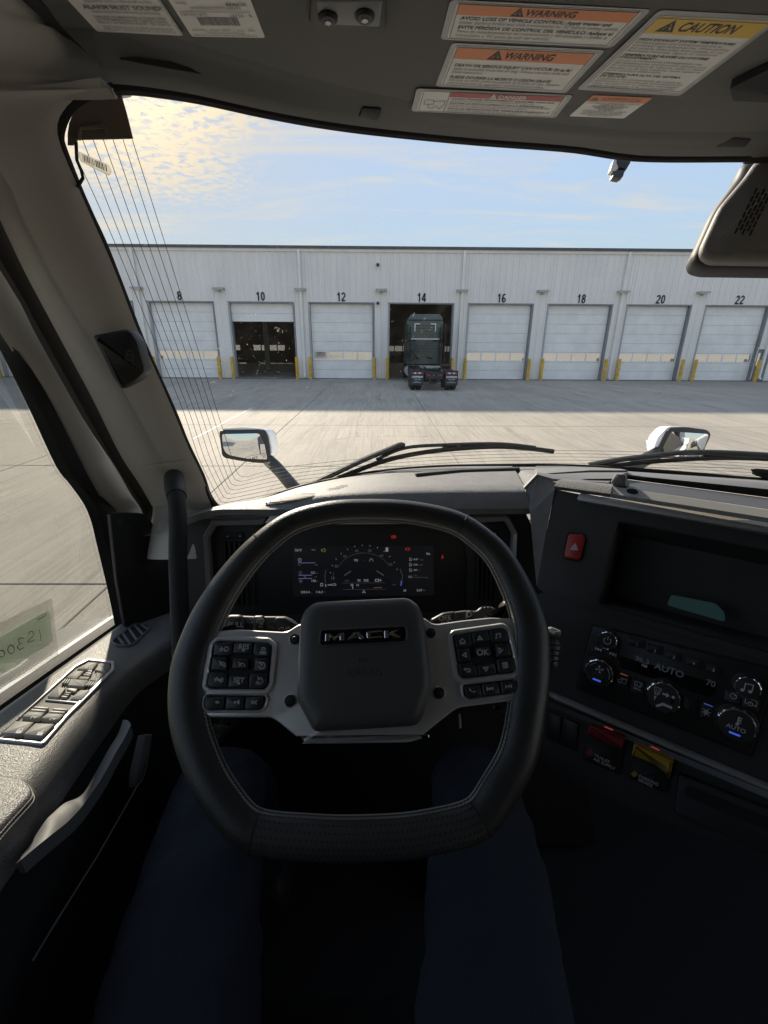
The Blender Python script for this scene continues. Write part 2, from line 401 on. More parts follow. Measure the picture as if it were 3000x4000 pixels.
for j in range(len(ys)-1):
    for i in range(16):
        xa = X0 + 4.8*i; hx, hy = 2.4-JW/2, (ys[j+1]-ys[j])/2-JW/2
        o = bpy.data.objects.new('concrete_slab', slab_mesh(hx, hy)); COL.objects.link(o)
        o.location = (xa+2.4, (ys[j]+ys[j+1])/2, random.uniform(-.0015, .0015)); o.parent = yard
for k, (xl, ya, yb) in enumerate(((-5.1, 12.4, 18.6),)):
    q = MB(); q.box(xl-.03, ya, .002, xl+.03, yb, .004)
    o = struct(q.build('painted_line', M['paint_line']))
# ---- warehouse
NW = {2: 'two', 4: 'four', 6: 'six', 8: 'eight', 10: 'ten', 12: 'twelve', 14: 'fourteen', 16: 'sixteen', 18: 'eighteen', 20: 'twenty', 22: 'twenty-two', 24: 'twenty-four'}
WY = 33.6; ZT = 8.25; DH = 4.87; DW = 4.27; PITCHX = 5.39; D14 = 2.83
bays = {n: D14 + (n-14)/2*PITCHX for n in range(2, 25, 2)}
wh = thing('warehouse', 'long white metal warehouse with numbered bay doors across the yard', 'building', (3, WY, 0))
WX0, WX1 = bays[2]-4, bays[24]+16
opens = [(x-DW/2, x+DW/2, DH) for n, x in bays.items() if n != 24] + [(26.55, 27.60, 2.2)]
# corrugated wall panels, one object each
PP = PITCHX/13
k = 0; x = WX0
def panel(x0, x1, z0, z1):
    q = MB(); f = Fr((0, WY, 0), (1, 0, 0), (0, 0, 1))
    r = .018
    prof = [(x0, 0), (x0+.035, -.032), (x0+.085, -.032), (x0+.12, 0)] if x1-x0 > .2 else [(x0, 0)]
    if x1-x0 > .3: prof += [(x0+(x1-x0)*.60, 0), (x0+(x1-x0)*.60+.02, -.010), (x0+(x1-x0)*.60+.05, -.010), (x0+(x1-x0)*.60+.07, 0)]
    prof += [(x1-.004, 0)]
    n = len(prof)
    vs = [(a, WY+d, z) for z in (z0, z1) for a, d in prof] + [(x0, WY+.22, z0), (x1-.004, WY+.22, z0), (x0, WY+.22, z1), (x1-.004, WY+.22, z1)]
    fs = [(i, i+1, n+i+1, n+i) for i in range(n-1)] + [(2*n, 2*n+2, 2*n+3, 2*n+1), (0, n, 2*n+2, 2*n), (n-1, 2*n+1, 2*n+3, 2*n-1)]
    fs += [tuple(range(n-1, -1, -1))+(2*n, 2*n+1), tuple(range(n, 2*n))+(2*n+3, 2*n+2)]
    q.add(vs, fs); q.build('wall_panel', M['siding'], wh, smooth=False)
while x < WX1:
    x1 = x+PP; cuts = [x, x1]
    for a, b, h in opens: cuts += [c for c in (a, b) if x+.01 < c < x1-.01]
    cuts.sort()
    for c0, c1 in zip(cuts, cuts[1:]):
        mid = (c0+c1)/2; h0 = .03
        for a, b, h in opens:
            if a < mid < b: h0 = h+.09
        panel(c0, c1, h0, ZT-.32)
    x = x1
q = MB()
q.box(WX0, WY-.10, ZT-.32, WX1, WY+.3, ZT-.16); q.build('eave_trim', M['gutter'], wh)
q = MB(); q.box(WX0, WY-.19, ZT-.16, WX1, WY+.3, ZT); q.build('eave_gutter', M['dark_trim'], wh)
q = MB(); q.box(WX0, WY-.02, 0, WX1, WY+.25, .028); q.build('base_flashing', M['trim_grey'], wh)
# shell: roof, back wall with the far doors' window strips, sides, shop floor
q = MB()      # roof sheets with added skylight strips between them to brighten the shop
for ya, yb in ((.3, 5.5), (6.7, 13), (14.2, 20), (21.2, 25.2)): q.box(WX0, WY+ya, ZT-.25, WX1, WY+yb, ZT-.1)
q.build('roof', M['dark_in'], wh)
M['fill_skylight'] = mat('fill_skylight', (.6, .6, .58), .8)
_t = M['fill_skylight'].node_tree; _tl = nd(_t, 'ShaderNodeBsdfTranslucent'); _tl.inputs[0].default_value = (.5, .5, .48, 1); _t.links.new(_tl.outputs[0], _t.nodes['Material Output'].inputs[0])
for ya in (5.5, 13, 20): q = MB(); q.box(WX0, WY+ya, ZT-.2, WX1, WY+ya+1.2, ZT-.19); q.build('fill_skylight_strip', M['fill_skylight'], wh, smooth=False)  # translucent panels added in the unseen roof to light the shop
M['far_pane'] = mat('far_pane', (.3, .3, .3), .2); _t = M['far_pane'].node_tree; _tr = nd(_t, 'ShaderNodeBsdfTransparent'); _tr.inputs[0].default_value = (.42, .43, .43, 1); _t.links.new(_tr.outputs[0], _t.nodes['Material Output'].inputs[0])
q = MB(); q.box(WX0, WY+25.08, 1.34, WX1, WY+25.1, 1.96); q.build('far_window_strip', M['far_pane'], wh, smooth=False)
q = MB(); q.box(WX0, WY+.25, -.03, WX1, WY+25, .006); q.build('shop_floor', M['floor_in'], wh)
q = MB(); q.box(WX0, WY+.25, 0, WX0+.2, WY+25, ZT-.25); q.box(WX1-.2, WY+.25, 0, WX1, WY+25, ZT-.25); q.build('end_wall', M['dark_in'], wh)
q = MB(); q.box(WX0, WY+25, 0, WX1, WY+25.2, 1.35); q.box(WX0, WY+25, 1.95, WX1, WY+25.2, ZT-.2)
xs = sorted(bays.values()); prev = WX0
for xx in xs:
    for s in range(4):
        a = xx-DW/2+.25+s*.97; q.box(prev, WY+25, 1.35, a, WY+25.2, 1.95); prev = a+.87
q.box(prev, WY+25, 1.35, WX1, WY+25.2, 1.95)
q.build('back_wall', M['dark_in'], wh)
for xx in [b+PITCHX/2 for b in xs]:
    q = MB(); q.box(xx-.18, WY+12, 0, xx+.18, WY+12.35, ZT-.3); q.build('steel_column', M['fixture'], wh)
# bay numbers painted over the doors
def ell(cx, cy, rx, ry, a0=0, a1=360, n=20): return [(cx+rx*math.cos(math.radians(a0+(a1-a0)*i/n)), cy+ry*math.sin(math.radians(a0+(a1-a0)*i/n))) for i in range(n+1)]
DIG = {'0': [ell(.25, .5, .17, .42)], '1': [[(.10, .72), (.24, .80), (.30, .99)], [(.30, .99), (.30, 0)]], '2': [ell(.25, .70, .17, .23, 165, -35, 12)+[(.12, .20), (.07, .08)], [(.0, .08), (.48, .08)]],
       '4': [[(.36, 0), (.36, .98)], [(.34, .98), (.05, .30)], [(.0, .27), (.5, .27)]], '6': [ell(.25, .28, .17, .21), ell(.27, .48, .19, .44, 55, 180, 10)+[(.08, .28)]], '8': [ell(.25, .27, .175, .21), ell(.25, .73, .15, .19)]}
def digits(st, f_, h):
    for k, ch in enumerate(st):
        q = MB(); ox = (k-len(st)/2)*.60*h+.05*h
        q.strokes(f_, [[(ox+a*h, (b-.5)*h) for a, b in l] for l in DIG[ch]], .165*h, .004); q.build('door_number', M['black_num'], wh, recalc=False)
for n, xx in bays.items():
    if n == 24: continue
    digits(str(n), Fr((xx, WY-.036, 5.28), (1, 0, 0), (0, 0, 1)), .54)
# jambs and lintels
for n, xx in bays.items():
    if n == 24: continue
    for s in (-1, 1):
        q = MB(); a = xx+s*DW/2; q.box(min(a, a+s*.10), WY-.04, 0.03, max(a, a+s*.10), WY-.033, DH+.09); q.box(a-.012, WY-.033, .03, a+.012, WY+.45, DH)
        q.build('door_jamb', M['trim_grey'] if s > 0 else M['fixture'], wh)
    q = MB(); q.box(xx-DW/2-.10, WY-.045, DH, xx+DW/2+.10, WY+.30, DH+.09); q.build('door_lintel', M['trim_grey'], wh)
# overhead doors
def overhead(n, x, zb):
    d = thing('overhead_door', {10: 'white overhead bay door under number ten rolled up a quarter of the way'}.get(n, 'closed white sectional overhead door under the number %s' % NW[n]), 'bay door', (x, WY+.24, zb), 'bay doors')
    y0, y1 = WY+.22, WY+.28; z = zb; SH = .61; k = 0
    if zb > 0: secs = [(zb, zb+.52), (zb+.52, DH-.005)]
    else: secs = [(0.02, .61), (.61, 1.20), (1.20, 1.86), (1.86, 2.47), (2.47, 3.08), (3.08, 3.69), (3.69, 4.30), (4.30, DH-.005)]
    for za, zc in secs:
        q = MB()
        if zb == 0 and abs(za-1.20) < .01:
            L, R = x-DW/2+.03, x+DW/2-.03; q.box(L, y0, za+.006, R, y1, za+.09); q.box(L, y0, zc-.07, R, y1, zc-.006)
            n_w = 4; wd = (R-L-.10)/4
            for k in range(5): c = L+.05+wd*k; q.box(max(L, c-.05), y0, za+.09, min(R, c+.05), y1, zc-.07)
            sec = q.build('door_section', M['door_white'], d, smooth=False)
            for k in range(4):
                c = L+.05+wd*k; p = MB(); p.box(c+.05, y0+.02, za+.09, c+wd-.05, y0+.03, zc-.07)
                o = p.build('window_pane', M['pane'], d, smooth=False)
                o.rotation_euler = (0, 0, 0)
        else:
            q.box(x-DW/2+.03, y0, za+.006, x+DW/2-.03, y1, zc-.006)
            for zz in (za+(zc-za)*.5,): q.box(x-DW/2+.03, y0-.006, zz-.02, x+DW/2-.03, y0, zz+.02)
            q.build('door_section', M['door_white'], d, smooth=False)
    return d
for n, x in bays.items():
    if n in (14, 24): continue
    overhead(n, x, 3.72 if n == 10 else 0)
# bollards
for n, x in bays.items():
    if n in (2, 24): continue
    for s in (-1, 1):
        q = MB(); f = Fr((x+s*(DW/2+.10), WY-.42, 0), (1, 0, 0), (0, 1, 0))
        q.lathe(f, [(.115, 0), (.115, 1.36), (.105, 1.42), (.07, 1.46), (.01, 1.475)], 16)
        tag(q.build('bollard', M['yellow']), 'yellow steel bollard at the %s edge of bay door %s' % ('left' if s < 0 else 'right', NW[n]), 'bollard', 'bollards flanking the bay doors')
# downspouts
for k, n in enumerate((6, 10, 14, 18, 22)):
    x = bays[n]+PITCHX/2+.02; q = MB(); q.box(x-.08, WY-.20, .25, x+.08, WY-.05, ZT-.2); q.box(x-.08, WY-.34, .14, x+.08, WY-.05, .25)
    for zz in (1.6, 3.6, 5.6, 7.2): q.box(x-.12, WY-.205, zz, x+.12, WY-.02, zz+.05)
    tag(q.build('downspout', M['gutter'], smooth=False), 'pale square downspout on the wall between doors %s and %s' % (NW[n], NW[n+2]), 'downspout', 'downspouts on the warehouse')
# wall lights
for n in list(bays)[1:-1]:
    x = bays[n]-PITCHX/2; d = thing('wall_light', 'small flat grey wall light between doors %s and %s' % (NW[n-2], NW[n]), 'wall light', (x, WY-.03, 5.6), 'lights along the warehouse wall')
    q = MB(); q.box(x-.36, WY-.42, 5.66, x+.36, WY-.03, 5.76); q.build('lamp_housing', M['fixture'], d)
    q = MB(); q.box(x-.30, WY-.38, 5.635, x+.30, WY-.09, 5.66); q.build('lamp_lens', M['gutter'], d)
    q = MB(); q.box(x-.07, WY-.12, 5.50, x+.07, WY-.03, 5.66); q.build('lamp_arm', M['fixture'], d)
# security cameras over door 12-14
for nm, z in (('white security camera high on the wall between doors twelve and fourteen', 7.15), ('small security camera beside the corner of door fourteen', 4.75)):
    p = atY(1476, 1034 if z > 6 else 1184, WY-.1)
    d = thing('security_camera', nm, 'camera', (p.x, WY-.05, p.z), 'cameras on the warehouse wall')
    q = MB(); f = Fr((p.x, WY-.04, p.z), (1, 0, 0), (0, 0, 1)); q.prism(f, rect(-.10, -.07, .10, .10), 0, .14, .02); q.build('camera_mount', M['fixture'], d)
    q = MB(); q.lathe(Fr((p.x, WY-.16, p.z-.02), (1, 0, 0), (0, 0, 1)), [(.09, -.02), (.09, .06), (.05, .11), (.01, .12)], 14); q.build('camera_dome', M['black_num'], d)
# personnel door right of bay 22
d = thing('personnel_door', 'grey steel personnel door right of bay door twenty-two', 'door', (27.07, WY, 0))
q = MB(); f = Fr((0, WY+.02, 0), (1, 0, 0), (0, 0, 1)); q.ring(f, rect(26.55, .03, 27.60, 2.29), rect(26.62, .03, 27.53, 2.15), -.05, .06); q.build('frame', M['gutter'], d, smooth=False)
q = MB(); q.box(26.63, WY+.0, .03, 27.52, WY+.05, 2.14); leaf = q.build('door_leaf', M['steel_door'], d, smooth=False)
q = MB(); q.box(26.72, WY-.006, 1.05, 26.87, WY+.0, 1.9); q.build('window', M['pane'], d, smooth=False)
q = MB(); q.box(27.38, WY-.06, 1.0, 27.46, WY+.0, 1.05); q.build('handle', M['fixture'], d)
# things on the shop floor seen through door 10
M['box_b'] = mat('crate', (.33, .28, .2), .7, var=.2, vscale=4)
for k, (dx, dy, sx, sz, lb) in enumerate(((.2, 14, .6, .95, 'pale storage drum far inside bay ten, leftmost'), (.95, 14.5, .55, .85, 'pale storage drum far inside bay ten, in the middle'), (2.0, 13.5, .5, 1.25, 'pale storage drum far inside bay ten, tallest on the right'))):
    q = MB(); f = Fr((bays[10]+dx, WY+dy, 0.01), (1, 0, 0), (0, 1, 0)); q.lathe(f, [(sx*.5, 0), (sx*.5, sz*.33), (sx*.54, sz*.34), (sx*.5, sz*.36), (sx*.5, sz*.66), (sx*.54, sz*.67), (sx*.5, sz*.69), (sx*.5, sz)], 16)
    tag(q.build('storage_drum', M['fixture']), lb, 'drum', 'drums in bay 10')
# ================================================================== trucks in the yard
M['tyre'] = mat('tyre', (.022, .022, .023), .85, bump=.3, bscale=60, bdist=.004)
M['rim'] = mat('wheel_rim', (.45, .45, .46), .3, metal=.9, var=.1)
M['frame_black'] = mat('frame_black', (.022, .022, .024), .6, var=.3, vscale=6)
M['cab_green'] = mat('cab_green', (.078, .10, .08), .42, coat=.3, var=.08, vscale=1.5)
M['flap'] = mat('mud_flap', (.03, .031, .034), .7)
M['print_white'] = mat('print_white', (.7, .7, .7), .7)
M['tape_red'] = mat('tape_red', (.55, .06, .05), .4)
M['lens_red'] = mat('lens_red', (.40, .02, .02), .25)
M['plate_steel'] = mat('plate_steel', (.34, .33, .31), .45, metal=.5, var=.3, vscale=9)
M['dark_glass'] = mat('dark_glass', (.012, .013, .015), .08, spec=.6)
M['hose'] = mat('air_hose', (.03, .03, .035), .5)
def tractor(tx, ty, label):
    t = thing('tractor_truck', label, 'truck', (tx, ty, 0))
    def B(name, m_, boxes, par=None, sm=False):
        q = MB()
        for b in boxes: q.box(tx+b[0], ty+b[1], b[2], tx+b[3], ty+b[4], b[5])
        return q.build(name, M[m_], par or t, smooth=sm)
    for s in (-1, 1): B('frame_rail', 'frame_black', [(s*.43-.05, .35, .72, s*.43+.05, 11.2, 1.0)])
    B('rear_crossmember', 'frame_black', [(-.48, .28, .62, .48, .36, 1.0), (-.30, .24, .45, -.18, .36, .62), (.18, .24, .45, .30, .36, .62), (-.30, .24, .42, .30, .34, .46)])
    for s in (-1, 1): B('tail_light', 'lens_red', [(s*.34-.08, .262, .78, s*.34+.08, .28, .86)])
    for s in (-1, 1): B('flap_hanger', 'frame_black', [(min(s*.42, s*1.27), .20, 1.02, max(s*.42, s*1.27), .26, 1.07)])
    for s in (-1, 1):
        x0 = s*.93; fl = B('mud_flap', 'flap', [(x0-.345, .21, .30, x0+.345, .225, 1.02)])
        f = Fr((tx+x0, ty+.208, .66), (1, 0, 0), (0, 0, 1))
        for k, c in enumerate(('tape_red', 'print_white', 'tape_red', 'print_white', 'tape_red')[::s]):
            q = MB(); q.prism(f, rect(-.30+.12*k, .235, -.18+.12*k-.004, .305), 0, .004); q.build('reflector_strip', M[c], fl, smooth=False)
        text('lettering', 'COFFMAN', f.at(0, .07), .125, M['print_white'], fl, bold=.05)
        text('lettering', 'Truck Sales', f.at(0, -.045), .085, M['print_white'], fl, bold=.01)
        text('lettering', 'Aurora, IL', f.at(0, -.15), .06, M['print_white'], fl)
        q = MB(); q.strokes(f, [[(-.24, -.22), (.24, -.22)]], .014); q.build('print_line', M['print_white'], fl)
    def wheel(x, y, par):
        f = Fr((tx+x, ty+y, .52), (0, 1, 0), (0, 0, 1)); q = MB()
        q.lathe(f, [(.30, -.135), (.46, -.14), (.505, -.12), (.52, -.07), (.508, -.066), (.508, -.05), (.52, -.046), (.52, .046), (.508, .05), (.508, .066), (.52, .07), (.505, .12), (.46, .14), (.30, .135)], 36)
        wv = q.build('wheel', M['tyre'], par)
        q = MB(); q.lathe(f, [(.29, -.12), (.29, .12), (.24, .09), (.13, .05), (.11, .10), (.04, .11)], 24); q.build('rim', M['rim'], wv)
    for y in (.95, 2.30):
        B('axle', 'frame_black', [(-.9, y-.09, .43, .9, y+.09, .61), (-.18, y-.2, .34, .18, y+.2, .70)])
        for s in (-1, 1):
            wheel(s*1.13, y, t); wheel(s*.80, y, t)
            q = MB(); q.lathe(Fr((tx+s*.55, ty+y+.3, .62), (1, 0, 0), (0, 1, 0)), [(.13, 0), (.15, .06), (.12, .11), (.15, .16), (.12, .22)], 16); q.build('air_spring', M['tyre'], t)
    for s in (-1, 1): wheel(s*1.05, 9.9, t)
    # fifth wheel coupling: plate with throat
    q = MB(); f = Fr((tx, ty+1.55, 1.18), (1, 0, 0), (0, 1, 0.0))
    q.prism(f, [(-.45, -.05), (-.40, -.42), (-.26, -.52), (-.10, -.50), (-.04, -.12), (.04, -.12), (.10, -.50), (.26, -.52), (.40, -.42), (.45, -.05), (.40, .32), (.22, .44), (-.22, .44), (-.40, .32)], 0, .05, .012)
    fw = q.build('fifth_wheel', M['plate_steel'], t)
    B('coupling_bracket', 'frame_black', [(-.48, 1.3, .98, -.36, 1.8, 1.18), (.36, 1.3, .98, .48, 1.8, 1.18)])
    B('deck_plate', 'plate_steel', [(-.40, 3.2, 1.01, .40, 6.5, 1.03)])
    B('rear_cross_tube', 'frame_black', [(-.42, .62, .80, .42, .72, .92), (-.42, 1.6, .78, .42, 1.74, .95), (-.42, 3.0, .76, .42, 3.1, .98)])
    for k, y in enumerate((3.5, 4.3, 5.1)): B('air_tank', 'frame_black', [(-.40, y, .62, .40, y+.35, .90)])
    for s in (-1, 1): B('quarter_fender', 'frame_black', [(s*.98-.30, 3.0, .7, s*.98+.30, 3.06, 1.2), (s*.98-.30, 2.6, 1.17, s*.98+.30, 3.0, 1.2)])
    B('battery_box', 'plate_steel', [(.55, 3.6, .45, 1.15, 4.6, 1.0)]); B('tool_step', 'frame_black', [(-1.15, 3.5, .45, -.55, 4.3, .98)])
    # sleeper cab
    f = Fr((tx, ty+6.6, 0), (1, 0, 0), (0, 0, 1))
    q = MB(); q.prism(Fr((tx, ty+9.6, 0), (1, 0, 0), (0, 0, 1)), rnd([(-1.23, 1.08), (1.23, 1.08), (1.23, 3.55), (.98, 4.13), (-.98, 4.13), (-1.23, 3.55)], .16), 0, 2.98, .07)
    body = q.build('sleeper_body', M['cab_green'], t)
    q = MB(); q.prism(f, rnd([(-1.16, 3.80), (1.16, 3.80), (.95, 4.17), (-.95, 4.17)], .12), -.10, .10, .05); q.build('roof_fairing', M['cab_green'], t)
    for z in (1.62, 1.92, 2.10, 2.28, 2.46, 2.95, 3.14, 3.34, 3.5):
        q = MB(); wdt = 1.0 if 1.9 < z < 2.5 else .62; q.prism(f, rnd(rect(-wdt, z-.018, wdt, z+.018), .015, 2), .015, .042, .012); q.build('pressed_rib', M['cab_green'], t)
    for s in (-1, 1):
        q = MB(); q.prism(f, rnd(rect(s*.40-.16, 1.42, s*.40+.16, 1.62), .04), .0, .035, .01); q.build('vent_window', M['dark_glass'], t)
        q = MB(); q.prism(f, [(s*.70, 3.62), (s*.70, 3.12), (s*.64, 3.12), (s*.64, 3.56), (s*.34, 3.56), (s*.34, 3.62)], .02, .047); q.build('reflector_bracket', M['print_white'], t, smooth=False)
        q = MB(); q.prism(f, rect(s*.90-.32, 2.50, s*.90+.32, 2.63), .02, .06, .01); q.build('extender_strut', M['frame_black'], t)
        q = MB(); q.prism(f, rect(s*1.0-.12, 2.95, s*1.0+.2*s+.0, 3.01) if s > 0 else rect(-1.2, 2.95, -.88, 3.01), .02, .05, .01); q.build('extender_hinge', M['frame_black'], t)
        q = MB(); q.box(tx+s*1.27-.02, ty+6.15, 1.15, tx+s*1.27+.02, ty+7.5, 3.62); q.build('side_extender', M['frame_black'], t, smooth=False)
        q = MB(); q.lathe(Fr((tx+s*.98, ty+5.8, .68), (1, 0, 0), (0, 0, 1)), [(.30, -1.8), (.33, -1.75), (.33, .0), (.30, .03)], 20); q.build('fuel_tank', M['plate_steel'] if s < 0 else M['frame_black'], t)
    q = MB(); q.prism(f, rect(-.95, 2.64, .95, 2.70), .02, .07, .015); q.build('catwalk_rail', M['gutter'], t)
    for k, (xa, m_) in enumerate(((-.90, 'hose'), (-.62, 'hose'), (-.76, 'hose'))):
        pts = []
        for i in range(25):
            a = i/24; pts.append((tx+xa+.14*math.sin(a*math.pi*2.6+k)*(a > .1), ty+6.38-.25*math.sin(a*math.pi), 2.45-1.15*a))
        q = MB(); q.tube(pts, .022, 6); q.build('air_line', M[m_], t)
    for s in (-1, 1):
        q = MB(); q.tube([(tx+s*.98, ty+6.46, 1.2), (tx+s*.98, ty+6.46, 3.4)], .035, 8); q.build('stand_pipe', M['frame_black'], t)
    # bonnet and front
    q = MB(); q.prism(Fr((tx, ty+12.2, 0), (1, 0, 0), (0, 0, 1)), rnd([(-1.1, .6), (1.1, .6), (1.0, 1.9), (-1.0, 1.9)], .2), 0, 2.6, .1); q.build('bonnet', M['cab_green'], t)
    return t
TR = tractor(3.0, 25.35, 'green sleeper tractor truck backed out of the open bay fourteen')
def copy_tree(o, parent=None):
    c = o.copy(); COL.objects.link(c)
    if parent:
        c.parent = parent; c.matrix_parent_inverse = o.matrix_parent_inverse.copy()
    for ch in list(o.children): copy_tree(ch, c)
    return c
t2 = copy_tree(TR); t2.location = (-1.6, WY+3.6, 0); t2['label'] = 'dark parked tractor deep in the shop left of bay fourteen'
t3 = copy_tree(TR); t3.location = (-10.5, -16, 0); t3['label'] = 'parked tractor truck reflected in the left hood mirror'

# white box trailer added behind us to give the right mirror a white reflection
M['trailer_white'] = mat('trailer_white', (.78, .78, .76), .4, var=.04, vscale=1)
tb = thing('added_box_trailer', 'white box trailer added out of view for the right hood mirror to reflect', 'trailer', (4.2, -8, 0))
q = MB(); q.box(2.7, -15, 1.1, 5.3, -2.2, 3.9); q.build('cargo_box', M['trailer_white'], tb, smooth=False)
for x in (3.0, 3.65, 4.3, 4.95):
    q = MB(); q.box(x-.03, -2.2, 1.15, x+.03, -2.15, 3.85); q.build('front_rib', M['fixture'], tb)
q = MB(); q.box(2.9, -14, .9, 5.1, -3, 1.1); q.build('chassis', M['frame_black'], tb)
for y in (-13, -11.7):
    for x in (2.95, 5.05):
        q = MB(); q.lathe(Fr((x, y, .5), (0, 1, 0), (0, 0, 1)), [(.3, -.14), (.5, -.12), (.5, .12), (.3, .14)], 24); q.build('wheel', M['tyre'], tb)
for x in (3.2, 4.8):
    q = MB(); q.box(x-.08, -4.2, .0, x+.08, -4.0, .95); q.build('landing_leg', M['frame_black'], tb)
# ================================================================== the cab we sit in
M['headliner'] = mat('headliner_fabric', (.108, .107, .102), .9, bump=.35, bscale=900, bdist=.0006, var=.05, vscale=5)
M['beige'] = mat('pillar_trim', (.41, .385, .345), .62, bump=.18, bscale=700, bdist=.0004, var=.03, vscale=4)
M['black_pl'] = mat('black_plastic', (.018, .018, .019), .5, bump=.15, bscale=900, bdist=.0003)
M['rubber'] = mat('rubber_seal', (.008, .008, .008), .75, bump=.2, bscale=120, bdist=.001)
M['grey_pl'] = mat('grey_plastic', (.14, .142, .148), .55, bump=.22, bscale=800, bdist=.0004, var=.05)
M['dash_soft'] = leather('dash_soft', (.145, .145, .148), .58, 520, .55)
M['dash_dark'] = mat('dash_dark', (.028, .028, .03), .55, bump=.2, bscale=800, bdist=.0004)
M['door_leather'] = leather('door_leather', (.15, .148, .145), .45, 650, .5)
M['silver'] = mat('satin_silver', (.55, .55, .56), .42, metal=.35, bump=.05, bscale=1500, bdist=.0002)
M['silver_dk'] = mat('satin_grey', (.32, .32, .325), .42, metal=.4)
M['chrome'] = mat('chrome', (.80, .80, .82), .10, metal=1)
M['gloss_black'] = mat('gloss_black', (.006, .006, .007), .12, spec=.5)
M['matt_black'] = mat('matt_black', (.010, .010, .011), .6)
M['icon'] = mat('icon_white', (.62, .63, .65), .6)
M['icon_dim'] = mat('icon_grey', (.075, .075, .078), .6)
M['glass'] = glassmat('windshield_glass', (.975, .985, .985), .45)
M['side_glass'] = glassmat('side_glass', (.95, .965, .955), .5)
M['thread'] = mat('stitch_thread', (.34, .33, .31), .8)
M['thread_lt'] = mat('stitch_thread_light', (.60, .57, .50), .8)
M['truck_white'] = mat('truck_white', (.80, .80, .79), .25, coat=.5, var=.02)
M['mirror'] = mat('mirror_glass', (.88, .90, .92), .01, metal=1)
M['wire'] = mat('heater_wire', (.05, .045, .04), .6)
M['dust'] = mat('windshield_dust', (.85, .84, .80), .9)
_t = M['dust'].node_tree; _tl = nd(_t, 'ShaderNodeBsdfTranslucent'); _tl.inputs[0].default_value = (.22, .215, .20, 1)
_mx = nd(_t, 'ShaderNodeMixShader'); _mx.inputs[0].default_value = .7
_t.links.new(_t.nodes['Principled BSDF'].outputs[0], _mx.inputs[1]); _t.links.new(_tl.outputs[0], _mx.inputs[2]); _t.links.new(_mx.outputs[0], _t.nodes['Material Output'].inputs[0])
def rel(x, y, z): return V((x, y, z+CAM_H))
GA, GB, GC, GX = 1.19, .346, .39, .5
def gy(x, z): return GA - GB*(z+.335) - GC*(x-GX)**2
def gl(sx, sy, out=0):
    d = ray(sx, sy); a = GC*d.x*d.x; b = d.y + GB*d.z - 2*GC*GX*d.x; c = -(GA-GB*.335) + GC*GX*GX
    t = (-b + math.sqrt(b*b-4*a*c))/(2*a) if abs(a) > 1e-7 else -c/b
    p = d*t; n = V((2*GC*(p.x-GX), 1, GB)).normalized()
    return EYE + p + n*out
def sm_path(pts, n, closed=False):
    """Catmull-Rom resample"""
    pts = [V(q) for q in pts]; L = []; m = len(pts)
    segs = m if closed else m-1; out = []
    for k in range(n):
        t = k/(n if closed else n-1)*segs; i = min(int(t), segs-1); f = t-i
        if closed: p0, p1, p2, p3 = pts[(i-1) % m], pts[i % m], pts[(i+1) % m], pts[(i+2) % m]
        else: p0, p1, p2, p3 = pts[max(i-1, 0)], pts[i], pts[min(i+1, m-1)], pts[min(i+2, m-1)]
        out.append(.5*((2*p1)+(p2-p0)*f+(2*p0-5*p1+4*p2-p3)*f*f+(3*p1-p0-3*p2+p3)*f**3))
    return out
OUT_L = [(862,1980),(838,1969),(811,1927),(790,1866),(769,1820),(723,1725),(674,1605),(579,1395),(533,1290),(416,990),(344,832),(298,728),(238,575),(228,530),(235,488),(250,450),(271,416),(305,388),(344,369),(407,353),(506,348)]
OUT_T = [(633,362),(796,389),(1040,443),(1266,484),(1500,515),(1850,550),(2223,579),(2494,615),(2901,617),(3000,617)]
OUT_B = [(3000,1872),(2585,1840),(2200,1818),(1785,1820),(1568,1832),(1423,1850),(1279,1877),(1152,1907),(1000,1958),(904,1975)]
# ---- windshield
ws = thing('windshield', 'large raked windshield of the truck cab with dust specks', 'windshield', rel(.5, 1.1, -.33))
q = MB(); rails = []
for i in range(17):
    z = -.37+.74*i/16; rails.append([rel(-.47+1.94*k/40, gy(-.47+1.94*k/40, z)+.002, z) for k in range(41)])
q.loft(rails, .004); q.build('glass_pane', M['glass'], ws)
def mir(p): return V((2*GX-p.x, p.y, p.z))
edge = [gl(*a, -.004) for a in OUT_L+OUT_T]
right = [mir(p) for p in reversed([gl(*a, -.004) for a in OUT_L])]
bot = [gl(*a, -.004) for a in OUT_B]
mid_t = [mir(gl(*a, -.004)) for a in reversed(OUT_T[:4])]; mid_b = [mir(gl(*a, -.004)) for a in OUT_B[-6:]]
mid_b = sorted(mid_b, key=lambda p: -p.x)
loop = edge + mid_t + right + mid_b + bot
q = MB(); q.tube(sm_path(loop, 420, True), .0065, 8, closed=True); q.build('seal', M['rubber'], ws)
# antenna wires in the glass
q = MB()
for i in range(7):
    t0 = [(515,545),(479,545),(440,545),(402,545),(362,545),(321,545),(292,600)][i]
    b0 = [(942,1857),(928,1874),(913,1891),(904,1908),(893,1924),(882,1941),(870,1957)][i]
    c_ = 845-22*i
    pts = [t0, (627-33.3*i, 900), ((627-33.3*i+c_)/2, 1250), (c_, 1600), (907-21.5*i, 1793), (b0[0]-17, b0[1]-14), b0, (b0[0]+27, b0[1]+0), (1065, 1831+15.5*i), (1200, 1811+14*i), (1500, 1782+13.5*i), (1850, 1762+13*i), (2200, 1757+12.5*i), (2600, 1766+12*i), (3000, 1787+12*i)]
    P = [gl(*a, -.0035) for a in pts]; seg = []
    for a, b in zip(P, P[1:]):
        seg.append(a)
    seg.append(P[-1])
    q2 = MB(); q2.tube(sm_path(seg, 150), .00046, 5, cap=False); q2.build('antenna_wire', M['wire'], ws)
